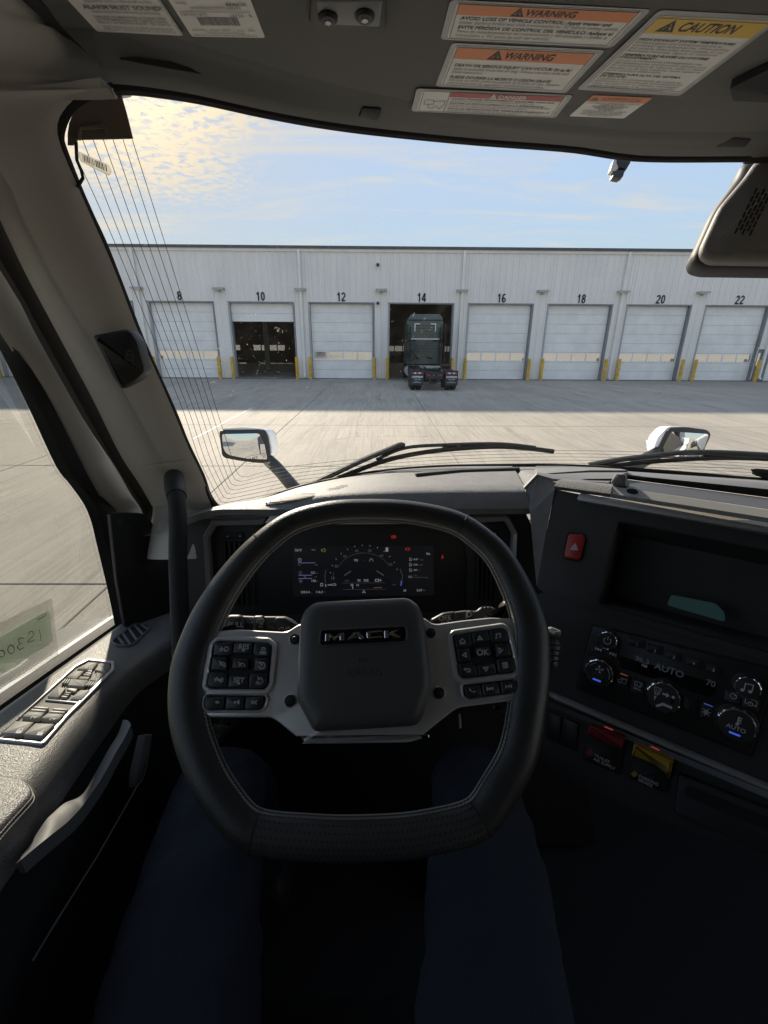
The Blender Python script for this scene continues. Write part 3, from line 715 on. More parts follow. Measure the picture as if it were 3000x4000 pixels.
# dust and splashes
q = MB(); rr = random.Random(3)
def speck(sx, sy, r, n=5):
    p = gl(sx, sy, .0048); nn = V((2*GC*(p.x-GX), 1, GB)).normalized(); f = Fr(p, nn.cross(V((0, 0, 1))), V((0, 0, 1)))
    a0 = rr.random()*6; st = rr.uniform(.7, 1.6)
    q.fill(f, [(r*math.cos(a0+2*math.pi*k/n)*rr.uniform(.6, 1.2), r*st*math.sin(a0+2*math.pi*k/n)*rr.uniform(.6, 1.2)) for k in range(n)], 0)
for k in range(1500):
    sx = rr.gauss(1150, 420) if k % 4 else rr.uniform(400, 2950); sy = rr.gauss(1250, 240) if k % 4 else rr.uniform(650, 1750)
    if not (350 < sx < 2900 and 640 < sy < 1800): continue
    if sy < 950 and rr.random() < .75: continue
    speck(sx, sy, abs(rr.gauss(0, .00028))+.00020)
for sx, sy, L, a in ((1090,1295,40,-.7),(1085,1285,26,-.4),(1208,1195,26,-.9),(860,1365,22,-.4),(840,1495,30,.1),(1620,1232,18,1.2),(2670,1228,24,-.7),(1920,1290,26,1.3),(1365,760,40,1.4),(1640,1545,20,1.3),(2270,965,26,1.5),(1660,1250,14,.9)):
    for j in range(14):
        b = rr.uniform(-.5, .5); speck(sx+L*b*math.cos(a)+rr.gauss(0, 2), sy-L*b*math.sin(a)+rr.gauss(0, 2), rr.uniform(.00025, .0006))
o = q.build('dust_specks', M['dust'], ws, smooth=False, kind='stuff', recalc=False)
# tinted corner patch behind the mirror antenna with its clip
M['tint'] = mat('tint_film', (.10, .075, .055), .5)
q = MB(); P = [(262,566),(262,520),(268,480),(285,440),(318,402),(360,385),(415,372),(470,372),(490,440),(515,540),(400,543),(300,545),(282,566)]
pl_ = [gl(*a, -.006) for a in P]; q.add(pl_ + [p+V((0, .002, 0)) for p in pl_], [tuple(range(13)), tuple(range(25, 12, -1))] + [(i, (i+1) % 13, 13+(i+1) % 13, 13+i) for i in range(13)])
q.build('corner_tint', M['tint'], ws, smooth=False)
q = MB(); q.tube([gl(*a, -.012) for a in ((300,545),(308,497),(330,495),(395,492),(410,517))], .003, 6); q.build('film_clip', M['tint'], ws)
# airbag notice etched in the glass (mirror-wise seen from inside)
fN = Fr(gl(1000,1787,-.0035), gl(1040,1779)-gl(960,1796), gl(1000,1750)-gl(1000,1800))
q = MB(); a_, b_ = .022, .0085
q.strokes(fN, [[(-a_, -b_), (a_, -b_), (a_, b_), (-a_, b_), (-a_, -b_)], [(.012, -.006), (.016, .003), (.020, -.005)], circ(.0028, 10, .0155, .004)+[(.0183, .004)]], .0006); q.build('notice_frame', M['wire'], ws)
text('notice_print', 'SRS', fN.at(-.007, 0), .013, M['wire'], ws, mirror=True)
q = MB(); fN2 = fN.at(-.002, -.026)
for i in range(9): q.strokes(fN2, [[(-.032+.001*i, .010-.0035*i), (.030-.002*(i % 3), .010-.0035*i)]], .0007, 0)
q.build('notice_fine_print', M['dust'], ws)
# ---- headliner
hl = thing('headliner', 'dark grey fabric covered headliner over the windshield', 'headliner', rel(.5, .4, .33))
top = [gl(*a) for a in [(470,346)]+[(520,349)]+OUT_T]; top = [p+V((0, -.006, .002)) for p in top] + [mir(p)+V((0, -.006, .002)) for p in reversed([gl(*a) for a in [(506,348)]+OUT_T[:4]])]
top = sm_path(top, 60)
def hz(y): return .318 + .03*min(1, max(0, (.9-y)/.7))
R0 = top; R1 = [p+V((0, -.012, -.005)) for p in top]; R2 = [p+V((0, -.034, .001)) for p in top]
R3 = [V((p.x, p.y-.052, CAM_H+hz(p.y-.05)-.006)) for p in top]; 
R4 = [V((p.x, p.y*.55+.16, CAM_H+hz(.6))) for p in top]; R5 = [V((p.x, .2, CAM_H+hz(.2))) for p in top]; R6 = [V((p.x, -1.2, CAM_H+.37)) for p in top]
for r_, dx_ in ((R3, .028), (R4, .060), (R5, .08), (R6, .08)): r_[0].x -= dx_
q = MB(); q.loft([R3, R4, R5, R6], .02); q.build('main_panel', M['headliner'], hl, ang=50); HLQ = q
q = MB(); q.loft([R0, R1, R2, [p+V((0, .002, -.004)) for p in R3], [p+V((0, -.012, -.0015)) for p in R3], [p+V((0, -.035, .006)) for p in R3]], .010); FPQ = q; q.build('front_panel', M['headliner'], hl, ang=50)
# ---- left A pillar and roof rail trim, one swept skin
St = [((585,2180), (800,2180)), ((597,2080), (815,2075)), ((597,1985), (845,2000)), ((597,1971), (820,1940)), ((540,1880), (790,1866)), ((470,1772), (723,1725)), ((362,1555), (640,1530)), ((235,1320), (533,1290)), ((108,1085), (440,1050)), ((0,859), (344,832)), ((-60,740), (298,728))]
Ls = [atX(a[0], a[1], -.5) for a, b in St]; Rs = [gl(b[0]+4, b[1], -.010) if b[1] < 2050 else atD(b[0], b[1], .885) for a, b in St]
NP_ = len(Ls)
Ls += [rel(-.5, .655, .195), rel(-.5, .635, .210), rel(-.5, .61, .222), rel(-.499, .585, .232), rel(-.498, .56, .240), rel(-.496, .52, .250), rel(-.493, .45, .261), rel(-.49, .36, .269), rel(-.485, .1, .28), rel(-.48, -.6, .29)]
Rs += [gl(232,520,-.008), gl(262,425,-.008), gl(350,360,-.008), gl(440,345,-.010), atZ(512,333,CAM_H+.3105), atZ(455,268,CAM_H+.318), atZ(300,137,CAM_H+.326), atZ(135,0,CAM_H+.331), rel(-.375, .3, .345), rel(-.375, -.6, .352)]
NT_ = len(Ls); Ls = sm_path(Ls, 70); Rs = sm_path(Rs, 70)
AMP = [1-min(1, max(0, (i/69*(NT_-1)-(NP_-1.5))/4.))*.85 for i in range(70)]
def bulge(Ls, Rs, h, n=10, toward=None, pw=.5):
    rails = []
    for k in range(n+1):
        t = k/n; r_ = []
        for j_, (a, b) in enumerate(zip(Ls, Rs)):
            am = AMP[j_] if len(Ls) == 70 else 1
            c = a.lerp(b, t); dirn = (EYE+V((0, -.0, -.05)) - c).normalized()
            ax = (b-a).normalized(); dirn = (dirn - ax*dirn.dot(ax)).normalized()
            r_.append(c + dirn*(am*h*(math.sin(math.pi*t)**pw)))
        rails.append(r_)
    return rails
pil = thing('windshield_pillar', 'beige padded left windshield pillar trim', 'pillar', rel(-.44, .93, -.36))
q = MB(); q.loft(bulge(Ls, Rs, .030, 12), -.01); q.build('pillar_skin', M['beige'], pil, ang=60)
nL = 17; sel = [i for i, p in enumerate(Ls) if (p.z-CAM_H) < -.215]
q = MB(); q.loft(bulge([Ls[i]+V((.004, 0, 0)) for i in sel], [Rs[i] for i in sel], .0345, 12), -.01); q.build('lower_cover', M['beige'], pil, ang=60)
# seam between pillar and headliner
q = MB(); q.tube(sm_path([atZ(530,348,CAM_H+.303), atZ(455,266,CAM_H+.313), atZ(300,135,CAM_H+.321), atZ(135,0,CAM_H+.326), rel(-.372, .3, .335), rel(-.372, -.3, .34)], 40), .0085, 10); q.build('edge_seal', M['rubber'], pil)
q = MB(); right_r = [[mir(p) for p in r_] for r_ in bulge(Ls, Rs, .030, 12)]; q.loft(right_r, .01)
pr = thing('windshield_pillar', 'beige padded right windshield pillar trim on the passenger side', 'pillar', rel(1.44, .93, -.36)); q.build('pillar_skin', M['beige'], pr, ang=60)
# ---- blind spot indicator on the pillar
z3 = lambda x, y: (x*1500/1659, 900+y*1500/1659)
bsi = thing('blind_spot_indicator', 'black angular warning lamp unit on the left pillar', 'indicator', rel(-.42, .70, -.03))
pc = atD(475,1400,.662); nrm = (EYE-pc).normalized()+V((.25, 0, 0)); fB = Fr(pc, V((1, .25, 0)), V((0, 0, 1))); fB = Fr(pc, fB.u, (nrm.normalized()).cross(fB.u))
poly = fB.pxs([z3(*a) for a in ((405,455),(545,428),(575,432),(607,480),(637,595),(635,618),(600,650),(530,687),(495,640))])
q = MB(); q.prism(fB, rnd(poly, .004, 3), -.03, .012, .008); q.build('housing', M['black_pl'], bsi)
fI = fB.off(.0123); I = lambda *p: [fI.px(*z3(*a)) for a in p]
q = MB(); q.strokes(fI, [I((500,572),(520,552),(533,578),(500,572)), I((545,580),(545,540)), I((575,580),(575,540)), I((545,560),(575,562)), I((548,538),(550,525),(556,519),(566,519),(573,527),(575,540),(548,538))], .0011); q.build('warning_icon', M['icon_dim'], bsi)
# ---- grab handle
gh = thing('grab_handle', 'black rubber grab handle standing below the left pillar', 'handle', rel(-.37, .74, -.60))
hp = [atD(680,1865,.86), atD(690,1940,.81), atD(696,2050,.785), atD(695,2162,.775), atD(699,2300,.765), atD(704,2430,.755), atD(710,2560,.745), atD(722,2680,.74)]
q = MB(); q.tube(sm_path(hp, 40), [.0150]*40, 14); q.build('grip', M['rubber'], gh)
q = MB(); q.tube([hp[0], hp[0].lerp(hp[1], .6), hp[1]], [.018, .019, .0168], 14); q.build('upper_boot', M['black_pl'], gh)
# ---- cab shell behind the camera and below (roof skin, rear wall, floor, firewall, right side)
sh = thing('cab_shell', 'dark inner shell of the truck cab around floor and footwell', 'cab', rel(.5, 0, -1.15))
def SB(name, m_, *boxes):
    q = MB()
    for b in boxes: q.box(b[0], b[1], b[2]+CAM_H, b[3], b[4], b[5]+CAM_H)
    return q.build(name, m_, sh, smooth=False)
M['carpet'] = mat('floor_mat', (.016, .016, .017), .95, bump=.4, bscale=300, bdist=.002)
SB('floor', M['carpet'], (-.60, -1.2, -1.20, 1.6, 1.3, -1.15))
SB('firewall', M['matt_black'], (-.60, 1.0, -1.15, 1.6, 1.06, -.42))
SB('rear_wall', M['headliner'], (-.62, -1.25, -1.15, 1.62, -1.2, .40))
SB('roof_skin', M['truck_white'], (-.56, -1.2, .385, 1.56, .66, .40), (-.58, -1.2, .30, -.51, .60, .384))
SB('side_wall', M['dash_dark'], (1.55, -1.2, -1.15, 1.6, 1.0, -.45), (1.55, -1.2, -.45, 1.6, -.55, .385), (-.62, -1.2, -1.15, -.57, -.45, .385))
# ================================================================== dashboard
Z = lambda x0, y0, k: (lambda x, y: (x0+x*k, y0+y*k))
z6 = Z(700, 1800, 1500/1659); zl = Z(780, 1980, 400/1659); zr = Z(1760, 1980, 340/1504); z7 = Z(2000, 1800, 1000/1659)
z8 = Z(2200, 2400, 800/1659); zt = Z(1950, 1780, 1050/1659); zc = Z(1100, 2050, 660/1659); za = Z(720, 2400, 600/1659); zb = Z(1600, 2380, 600/1659)
dash = thing('dashboard', 'grey and black truck dashboard under the windshield', 'dashboard', rel(.3, .85, -.9))
# soft upper pad
stn = [((690,2040),(690,2044),(690,2050)),((840,1992),(835,1998),(826,2006)),((904,1975),(920,1985),(930,2001)),((1000,1958),(1030,1970),(1040,2001)),((1152,1907),(1190,1950),(1200,2001)),((1279,1877),(1332,1937),(1332,2000)),((1423,1850),(1480,1930),(1480,1999)),((1568,1832),(1640,1926),(1640,1998)),((1785,1820),(1850,1924),(1850,1997)),((2000,1818),(2047,1922),(2070,1995))]
base = sm_path([gl(*a[0], -.012)+V((0, .02, -.004)) for a in stn], 46)
cre = sm_path([atY(*a[1], .80) for a in stn], 46); lip = sm_path([atY(*a[2], .772) for a in stn], 46)
m1 = [a.lerp(b, .35)+V((0, 0, .004)) for a, b in zip(base, cre)]; m2 = [a.lerp(b, .85)+V((0, 0, .003)) for a, b in zip(base, cre)]
c2 = [a.lerp(b, .12)+V((0, -.004, .001)) for a, b in zip(cre, lip)]; c3 = [a.lerp(b, .9)+V((0, -.003, .0)) for a, b in zip(cre, lip)]
und = [p+V((0, .05, -.012)) for p in lip]
q = MB(); q.loft([base, m1, m2, cre, c2, c3, lip, und], .006); q.build('top_pad', M['dash_soft'], dash, ang=50); PADQ = q
# defroster grilles and the sun-sensor shelf on the pad (perforated, each hole a dark dot in a plate)
M['perf'] = mat('grille_plate', (.09, .088, .085), .5); M['hole'] = mat('grille_hole', (.012, .012, .012), .8)
from mathutils.bvhtree import BVHTree
PB = BVHTree.FromPolygons([V(v) for v in PADQ.v], PADQ.f)
def padframe(pts):
    H_ = [h for h in (PB.ray_cast(EYE, ray(*p).normalized())[0] for p in pts) if h]
    c = sum(H_, V((0, 0, 0)))/len(H_); n = V((0, 0, 0))
    for i in range(len(H_)): n += (H_[i]-c).cross(H_[(i+1) % len(H_)]-c)
    n.normalize(); n = n if n.z > 0 else -n; return Fr(c+n*.0012, V((1, 0, 0)), n.cross(V((1, 0, 0))))
for gi, (pts, nr, ncol) in enumerate(((((1030,1965),(1160,1925),(1235,1922),(1225,1937),(1130,1960),(1040,1972)), 5, 22), (((1275,1910),(1350,1892),(1362,1897),(1335,1907),(1285,1915)), 3, 10))):
    def hit(sx, sy, l=.0012):
        h = PB.ray_cast(EYE, ray(sx, sy).normalized()); return h[0] + (EYE-h[0]).normalized()*l
    cx_ = sum(p[0] for p in pts)/len(pts); cy_ = sum(p[1] for p in pts)/len(pts); ring_ = rnd(pts, 8, 4); n_ = len(ring_); vs = []
    for k_ in (1, .8, .6, .4, .2): vs += [hit(cx_+(x-cx_)*k_, cy_+(y-cy_)*k_, .003) for x, y in ring_]
    vs.append(hit(cx_, cy_, .003)); g = MB(); g.add(vs, [(j*n_+i, j*n_+(i+1) % n_, (j+1)*n_+(i+1) % n_, (j+1)*n_+i) for j in range(4) for i in range(n_)] + [(4*n_+i, 4*n_+(i+1) % n_, 5*n_) for i in range(n_)])
    go = g.build('defroster_grille', M['perf'], dash); g = MB(); P2 = [(cx_+(x-cx_)*.93, cy_+(y-cy_)*.86) for x, y in pts]
    def inside(a, b):
        c = False
        for i in range(len(P2)):
            x1, y1 = P2[i]; x2, y2 = P2[i-1]
            if (y1 > b) != (y2 > b) and a < (x2-x1)*(b-y1)/(y2-y1)+x1: c = not c
        return c
    b = min(p[1] for p in pts); row = 0
    while b < max(p[1] for p in pts):
        a = min(p[0] for p in pts) + (5 if row % 2 else 0)
        while a < max(p[0] for p in pts):
            if inside(a, b): g.add([hit(a+4.0*math.cos(k*math.pi/3), b+2.3*math.sin(k*math.pi/3), .0042) for k in range(6)], [(0, 1, 2, 3, 4, 5)])
            a += 10.5
        b += 5.2; row += 1
    g.build('grille_holes', M['hole'], go, smooth=False, kind='stuff', recalc=False)
fP = padframe([(1620,1853),(1800,1838),(2030,1832),(2030,1836),(1800,1844),(1625,1859)])
q = MB(); P = fP.pxs([(1620,1853),(1800,1838),(2030,1832),(2030,1836),(1800,1844),(1625,1859)]); q.prism(fP, P, -.004, .005, .0015); q.build('defroster_slot', M['matt_black'], dash)
# dark face behind the wheel
DF = Fr(rel(0, .775, -.35), (1, 0, 0), (0, .15, 1))
q = MB(); q.prism(DF, DF.pxs([(640,2060),(790,2016),(1200,2003),(2065,1999),(2110,2100),(2110,2500),(2150,2760),(640,2700)]), -.10, -.028); q.build('lower_face', M['dash_dark'], dash)
q = MB(); q.prism(DF.off(-.07), DF.off(-.07).pxs([(690,2500),(2200,2500),(2330,3300),(600,3300)]), -.05, 0); q.build('knee_panel', M['matt_black'], dash)
q = MB(); q.prism(DF, DF.pxs([(790,2018),(1340,2006),(2065,2000),(2065,2008),(1340,2013),(800,2026)]), -.03, .002, .001); q.build('pad_lip', M['grey_pl'], dash)
# ---- instrument cluster
ic = thing('instrument_cluster', 'wide black digital instrument cluster behind the steering wheel', 'instrument panel', rel(-.03, .80, -.52))
q = MB(); q.prism(DF, DF.pxs([z6(*a) for a in ((395,234),(1188,230),(1216,262),(1150,272),(420,276),(368,270))]), -.025, .004, .003); q.build('upper_trim', M['silver'], ic)
CFm = DF.off(-.020)
q = MB(); q.prism(CFm, rnd(CFm.pxs([z6(*a) for a in ((372,276),(1212,270),(1262,420),(1250,650),(320,660),(330,420))]), .012), -.005, .002, .001); q.build('bezel', M['matt_black'], ic)
M['screen'] = mat('cluster_screen', (.004, .004, .005), .35, spec=.3, emit=(.01, .011, .014), estr=.12)
q = MB(); q.prism(CFm, rnd(CFm.pxs([zc(*a) for a in ((115,205),(1490,195),(1495,690),(115,700))]), .006), 0, .0035, .001); scr = q.build('screen', M['screen'], ic)
def lit(name, col, k): return mat(name, (.02, .02, .02), .6, emit=col, estr=k)
M['lw'] = lit('lit_white', (.85, .9, 1), .07); M['lg'] = lit('lit_grey', (.8, .85, .95), .018); M['lr'] = lit('lit_red', (1, .06, .04), .10)
M['lgr'] = lit('lit_green', (.45, .8, .2), .07); M['lp'] = lit('lit_violet', (.45, .35, .9), .085); M['lb'] = lit('lit_blue', (.15, .25, 1), .10); M['lo'] = lit('lit_orange', (1, .35, .15), .06)
SF = CFm.off(.0038); pxw = (SF.px(*zc(1000,300))[0]-SF.px(*zc(0,300))[0])/1000
def ct(s, x, y, h, m_='lw', al='CENTER', b=.012): text('readout', s, SF.at(*SF.px(*zc(x, y))), h*pxw*1.38, M[m_], scr, al, bold=b)
for s, x, y, h, m_, al in (('76°F',163,252,26,'lw','CENTER'),('2355.4',232,661,24,'lw','CENTER'),('mi',292,666,12,'lg','CENTER'),('116.3',370,660,24,'lw','CENTER'),('T1',423,662,14,'lg','CENTER'),('121',308,470,24,'lw','CENTER'),('psi',347,474,14,'lg','CENTER'),('120',313,550,24,'lw','CENTER'),('psi',351,553,14,'lg','CENTER'),('Low',176,393,15,'lg','CENTER'),('High',338,391,15,'lg','CENTER'),
    ('1',185,471,18,'lw','CENTER'),('2',188,552,18,'lw','CENTER'),('60',228,512,14,'lp','CENTER'),('150',331,512,14,'lg','CENTER'),('10',500,524,30,'lg','CENTER'),('20',538,406,28,'lg','CENTER'),('30',620,310,26,'lg','CENTER'),('40',737,256,26,'lg','CENTER'),('50',866,254,26,'lg','CENTER'),('60',982,303,26,'lg','CENTER'),('70',1069,390,26,'lg','CENTER'),('N',760,546,28,'lw','CENTER'),('N2',830,546,28,'lw','CENTER'),('A',970,544,26,'lw','CENTER'),('ECO',642,549,16,'lg','CENTER'),('5',684,592,24,'lw','CENTER'),('10',745,593,22,'lw','CENTER'),
    ('8.07',1297,339,18,'lw','LEFT'),('mpg',1352,340,16,'lg','LEFT'),('0.81',1297,391,18,'lw','LEFT'),('gal/h',1352,392,15,'lg','LEFT'),('239',1295,444,18,'lw','LEFT'),('mi',1343,445,14,'lg','LEFT'),('Now',1295,496,13,'lg','LEFT'),('96.3 KHEY Country',1295,516,13,'lg','LEFT'),('SE',1210,645,22,'lw','CENTER'),('3:27',1352,643,24,'lw','CENTER'),('PM',1396,644,15,'lg','CENTER'),('mph',1105,586,15,'lg','CENTER'),('--',805,345,22,'lg','CENTER')): ct(s, x, y, h, m_, al)
def cs(m_, wd, *lines):
    q = MB(); q.strokes(SF, [[SF.px(*zc(*a)) for a in l] for l in lines], wd*pxw, .0004); q.build('symbol', M[m_], scr)
def arc(cx, cy, r, a0, a1, n=14, ry=None): return [(cx+r*math.cos(math.radians(a0+(a1-a0)*i/n)), cy-(ry or r)*math.sin(math.radians(a0+(a1-a0)*i/n))) for i in range(n+1)]
cs('lg', 3, arc(810,500,270,25,155,30,225), arc(810,500,300,172,190,6,260)); cs('lw', 5, *[[(810+c*330, 520-s_*315), (810+c*341, 520-s_*326)] for c, s_ in [(math.cos(math.radians(a)), math.sin(math.radians(a))) for a in range(15, 176, 13)]])
cs('lw', 4, [(450,590),(530,577),(533,595),(455,592)]); cs('lg', 3, [(595,571),(1015,569)], [(600,634),(1015,631)]); cs('lo', 5, [(905,617),(985,614)]); cs('lw', 7, [(698,580),(699,628)]); cs('lgr', 10, [(432,580),(434,610)]); cs('lb', 14, [(1177,550),(1172,597)])
cs('lp', 6, [(160,374),(330,372)], [(165,495),(300,494)], [(165,527),(298,526)]); cs('lw', 5, arc(178,345,15,0,360,16)); cs('lg', 3, arc(185,471,18,0,360,14), arc(188,552,18,0,360,14))
cs('lw', 4, [(862,360),(873,333),(888,333),(899,360)]); cs('lw', 5, [(710,340),(745,340),(745,355),(712,352)]); cs('lg', 10, [(615,498),(680,455)], [(930,450),(1005,497)])
cs('lg', 5, [(437,440),(425,500),(430,570)], [(1163,430),(1188,500),(1170,600)]); cs('lw', 4, [(793,665),(807,642),(823,665),(793,665)])
cs('lgr', 5, [(392,237),(392,262)], arc(412,249,18,-90,90,8)); cs('lgr', 3, [(395,240),(412,240)], [(395,249),(412,249)], [(395,258),(412,258)], [(295,240),(310,244)], [(295,250),(310,250)], [(315,244),(330,240)], [(315,250),(330,250)])
cs('lw', 26, [(1034,223),(1034,262)]); cs('lr', 4, [(1024,243),(1044,243)]); cs('lr', 4, arc(1238,238,14,0,360,14), arc(1238,238,20,140,220,6), arc(1238,238,20,-40,40,6))
cs('lw', 4, [(1420,275),(1440,278),(1456,285)], arc(1430,287,5,0,360,8), arc(1450,289,5,0,360,8)); cs('lw', 3, *[l for y in (339,391,444) for l in ([(1255,y-14),(1270,y-14),(1270,y+14),(1255,y+14),(1255,y-14)], [(1272,y+6),(1280,y-4),(1278,y+14)])], [(1248,503),(1278,503),(1278,518),(1248,518),(1248,503)])
cs('lw', 4, arc(937,544,13,0,360,12), arc(937,544,19,130,230,6), arc(937,544,19,-50,50,6)); cs('lr', 4, arc(1100,118,14,0,360,14), arc(1100,118,22,140,220,6), arc(1100,118,22,-40,40,6), [(1096,128),(1096,110),(1104,110),(1106,116),(1097,119)])
cs('lr', 7, [(1582,295),(1576,308),(1590,325)], [(1566,328),(1585,322)]); cs('lw', 5, [(382,575),(382,600),(404,600),(404,575),(382,575)])
# ---- side air vents
def vent(zf, nm, outer, inner, panelp, thumb, slots, dots, label):
    v = thing('air_vent', label, 'air vent', DF.pt(*DF.px(*zf(*panelp[0]))), 'dashboard air vents')
    q = MB(); n = len(outer); F2 = DF.off(-.005)
    q.ring(F2, F2.pxs([zf(*a) for a in outer]) + F2.pxs([zf(*a) for a in reversed(outer)])[:0], F2.pxs([zf(*a) for a in inner]), -.02, .012) if 0 else None
    po = F2.pxs([zf(*a) for a in outer]); pi_ = F2.pxs([zf(*a) for a in inner]); N = len(po)
    pm = [((a[0]*.75+b[0]*.25), (a[1]*.75+b[1]*.25)) for a, b in zip(po, pi_)]
    L = [(po, -.02), (po, .004), (pm, .011), (pi_, .006), (pi_, -.02)]
    vs = [F2.pt(a, b, c) for pl, c in L for a, b in pl]; fs = [(k*N+i, k*N+i+1, (k+1)*N+i+1, (k+1)*N+i) for k in range(4) for i in range(N-1)]
    fs += [tuple(k*N for k in range(5)), tuple(k*N+N-1 for k in range(4, -1, -1))]
    q.add(vs, fs); q.build('frame', M['silver_dk'], v, ang=20)
    F3 = DF.off(-.015)
    q = MB(); q.prism(F3, F3.pxs([zf(*a) for a in panelp]), -.01, 0, .001); q.build('vent_panel', M['dash_dark'], v)
    q = MB(); q.prism(F3, rnd(F3.pxs([zf(*a) for a in thumb]), .003, 3), 0, .0035, .001); th = q.build('thumb_wheel', M['matt_black'], v)
    q = MB()
    for d_ in dots: f_ = F3.at(*F3.px(*zf(*d_))); q.fill(f_, circ(.0014, 8), .0038)
    q.build('wheel_mark', M['icon'], th)
    F4 = F3.off(.0006); x0, y0, x1, y1, x2, y2, x3, y3 = slots
    q = MB(); q.fill(F4, F4.pxs([zf(x0,y0),zf(x1,y1),zf(x2,y2),zf(x3,y3)]), 0); q.build('vent_opening', M['hole'], v, recalc=False)
    for k in range(5):
        t = (k+.5)/5; a = (x0+(x1-x0)*t, y0+(y1-y0)*t+8); b = (x3+(x2-x3)*t, y3+(y2-y3)*t-8)
        A = F4.px(*zf(*a)); B_ = F4.px(*zf(*b)); q = MB(); q.prism(F4, [(A[0]-.0015, A[1]), (A[0]+.0015, A[1]), (B_[0]+.0015, B_[1]), (B_[0]-.0015, B_[1])], -.0005, .005, .001); q.build('slat', M['dash_dark'], v)
vent(zl, 'L', [(1095,138),(960,168),(225,183),(72,455),(100,1000),(130,1600)], [(1030,275),(960,280),(285,290),(148,500),(185,1000),(215,1600)], [(285,300),(1000,300),(930,420),(880,900),(900,1600),(230,1650),(175,1000),(165,510)], [(382,405),(722,405),(722,522),(382,522)], (365,550,780,550,820,1585,420,1585), ((460,470),(662,466)), 'left dashboard air vent in an angular silver frame beside the cluster')
vent(zr, 'R', [(88,128),(240,150),(950,135),(1000,175),(1137,430),(1130,700),(1110,1300)], [(160,260),(330,262),(910,235),(935,250),(1070,465),(1055,700),(1020,1300)], [(170,290),(905,262),(1040,470),(1030,1200),(830,1720),(280,1720),(290,900)], [(485,398),(825,392),(825,505),(485,510)], (430,540,850,535,800,1610,420,1610), ((563,458),(765,452)), 'right dashboard air vent in an angular silver frame beside the cluster')
# ---- centre stack: face plane turned towards the driver
P0 = atD(2350, 2600, .72); K = Fr(P0, (.8, -.6, 0), (.25, .3535, .935))
ku = K.u
cs_ = thing('centre_stack', 'black angled centre stack of the dashboard with an empty storage cubby', 'dash console', rel(.42, .6, -.75))
def KP(name, m_, pts, zf=z7, c0=-.015, c1=0, bev=0, r=0, par=None, fr=K, ang=32):
    p = fr.pxs([zf(*a) for a in pts])
    if r: p = rnd(p, r, 3)
    q = MB(); q.prism(fr, p, c0, c1, bev); return q.build(name, m_, par or cs_, ang=ang)
KP('upper_face', M['dash_dark'], [(278,184),(1900,512),(1900,640),(690,398)])
KP('side_face', M['dash_dark'], [(277,184),(690,398),(560,920),(200,850),(160,815),(218,500)])
KP('shelf_face', M['dash_dark'], [(200,851),(560,921),(1900,1294),(1900,1372)])
KP('lower_face', M['dash_dark'], [(150,872),(200,852),(1900,1374),(1900,2210),(245,1500),(150,1300)], c0=-.03, c1=-.004)
# cubby
M['cubby'] = mat('cubby_lining', (.05, .05, .052), .6, bump=.15, bscale=700, bdist=.0004)
op = K.pxs([z7(*a) for a in ((690,398),(1900,640),(1900,1296),(560,921))])
q = MB(); d_ = -.085; A = [K.pt(a, b, -.001) for a, b in op]; Bk = [K.pt(a+.006*(1 if i in (0, 3) else -1), b-.012*(1 if i < 2 else -1), d_) for i, (a, b) in enumerate(op)]
q.add(A+Bk, [(0, 1, 5, 4), (1, 2, 6, 5), (2, 3, 7, 6), (3, 0, 4, 7), (4, 5, 6, 7)]); q.build('storage_cubby', M['cubby'], cs_, smooth=False, recalc=False)
q = MB(); rp = rnd(op, .006, 4); q.ring(K, inset(ccw(rp), -.003), ccw(rp), -.002, .0025, .0008); q.build('cubby_rim', M['matt_black'], cs_)
M['note_green'] = mat('note_green', (.12, .26, .235), .8, var=.05)
fC = K.off(-.03); q = MB(); q.prism(fC, rnd(fC.pxs([z7(*a) for a in ((1032,868),(1320,925),(1378,985),(1382,1045),(1003,935))]), .004), -.002, 0); tag(q.build('paper_note', M['note_green']), 'teal paper slip lying in the centre cubby', 'paper')
# leather riser between pad and stack
pA = atY(*zt(163,212), .80); pB = atD(*zt(237,130), .845); pC = K.pt(*K.px(*zt(372,158)), -.03); pD = K.pt(*K.px(*zt(346,210)), .003); pE = K.pt(*K.px(*zt(190,356)), .0); pF = K.pt(*K.px(*z7(215,500)), .0); pG = K.pt(*K.px(*z7(160,815)), 0)
pH = K.pt(*K.px(*zt(160,520)), -.05)
q = MB(); q.add([pA, pB, pC, pD, pE], [(0, 1, 2, 3, 4)]); q.add([pD, pE, pH, pG, pF], [(0, 1, 2, 3, 4)]); q.build('leather_riser', M['dash_soft'], cs_, smooth=False)
pI = K.pt(*K.px(*zt(697,200)), -.02); pJ = K.pt(*K.px(*zt(691,262)), .006); pJ2 = K.pt(*K.px(*zt(600,290)), .004)
q = MB(); q.loft([[pC, pI], [pC.lerp(pD, .5)+K.n*.012, pI.lerp(pJ, .5)+K.n*.010], [pD, pJ]], .01); q.build('leather_band', M['dash_soft'], cs_, ang=50)
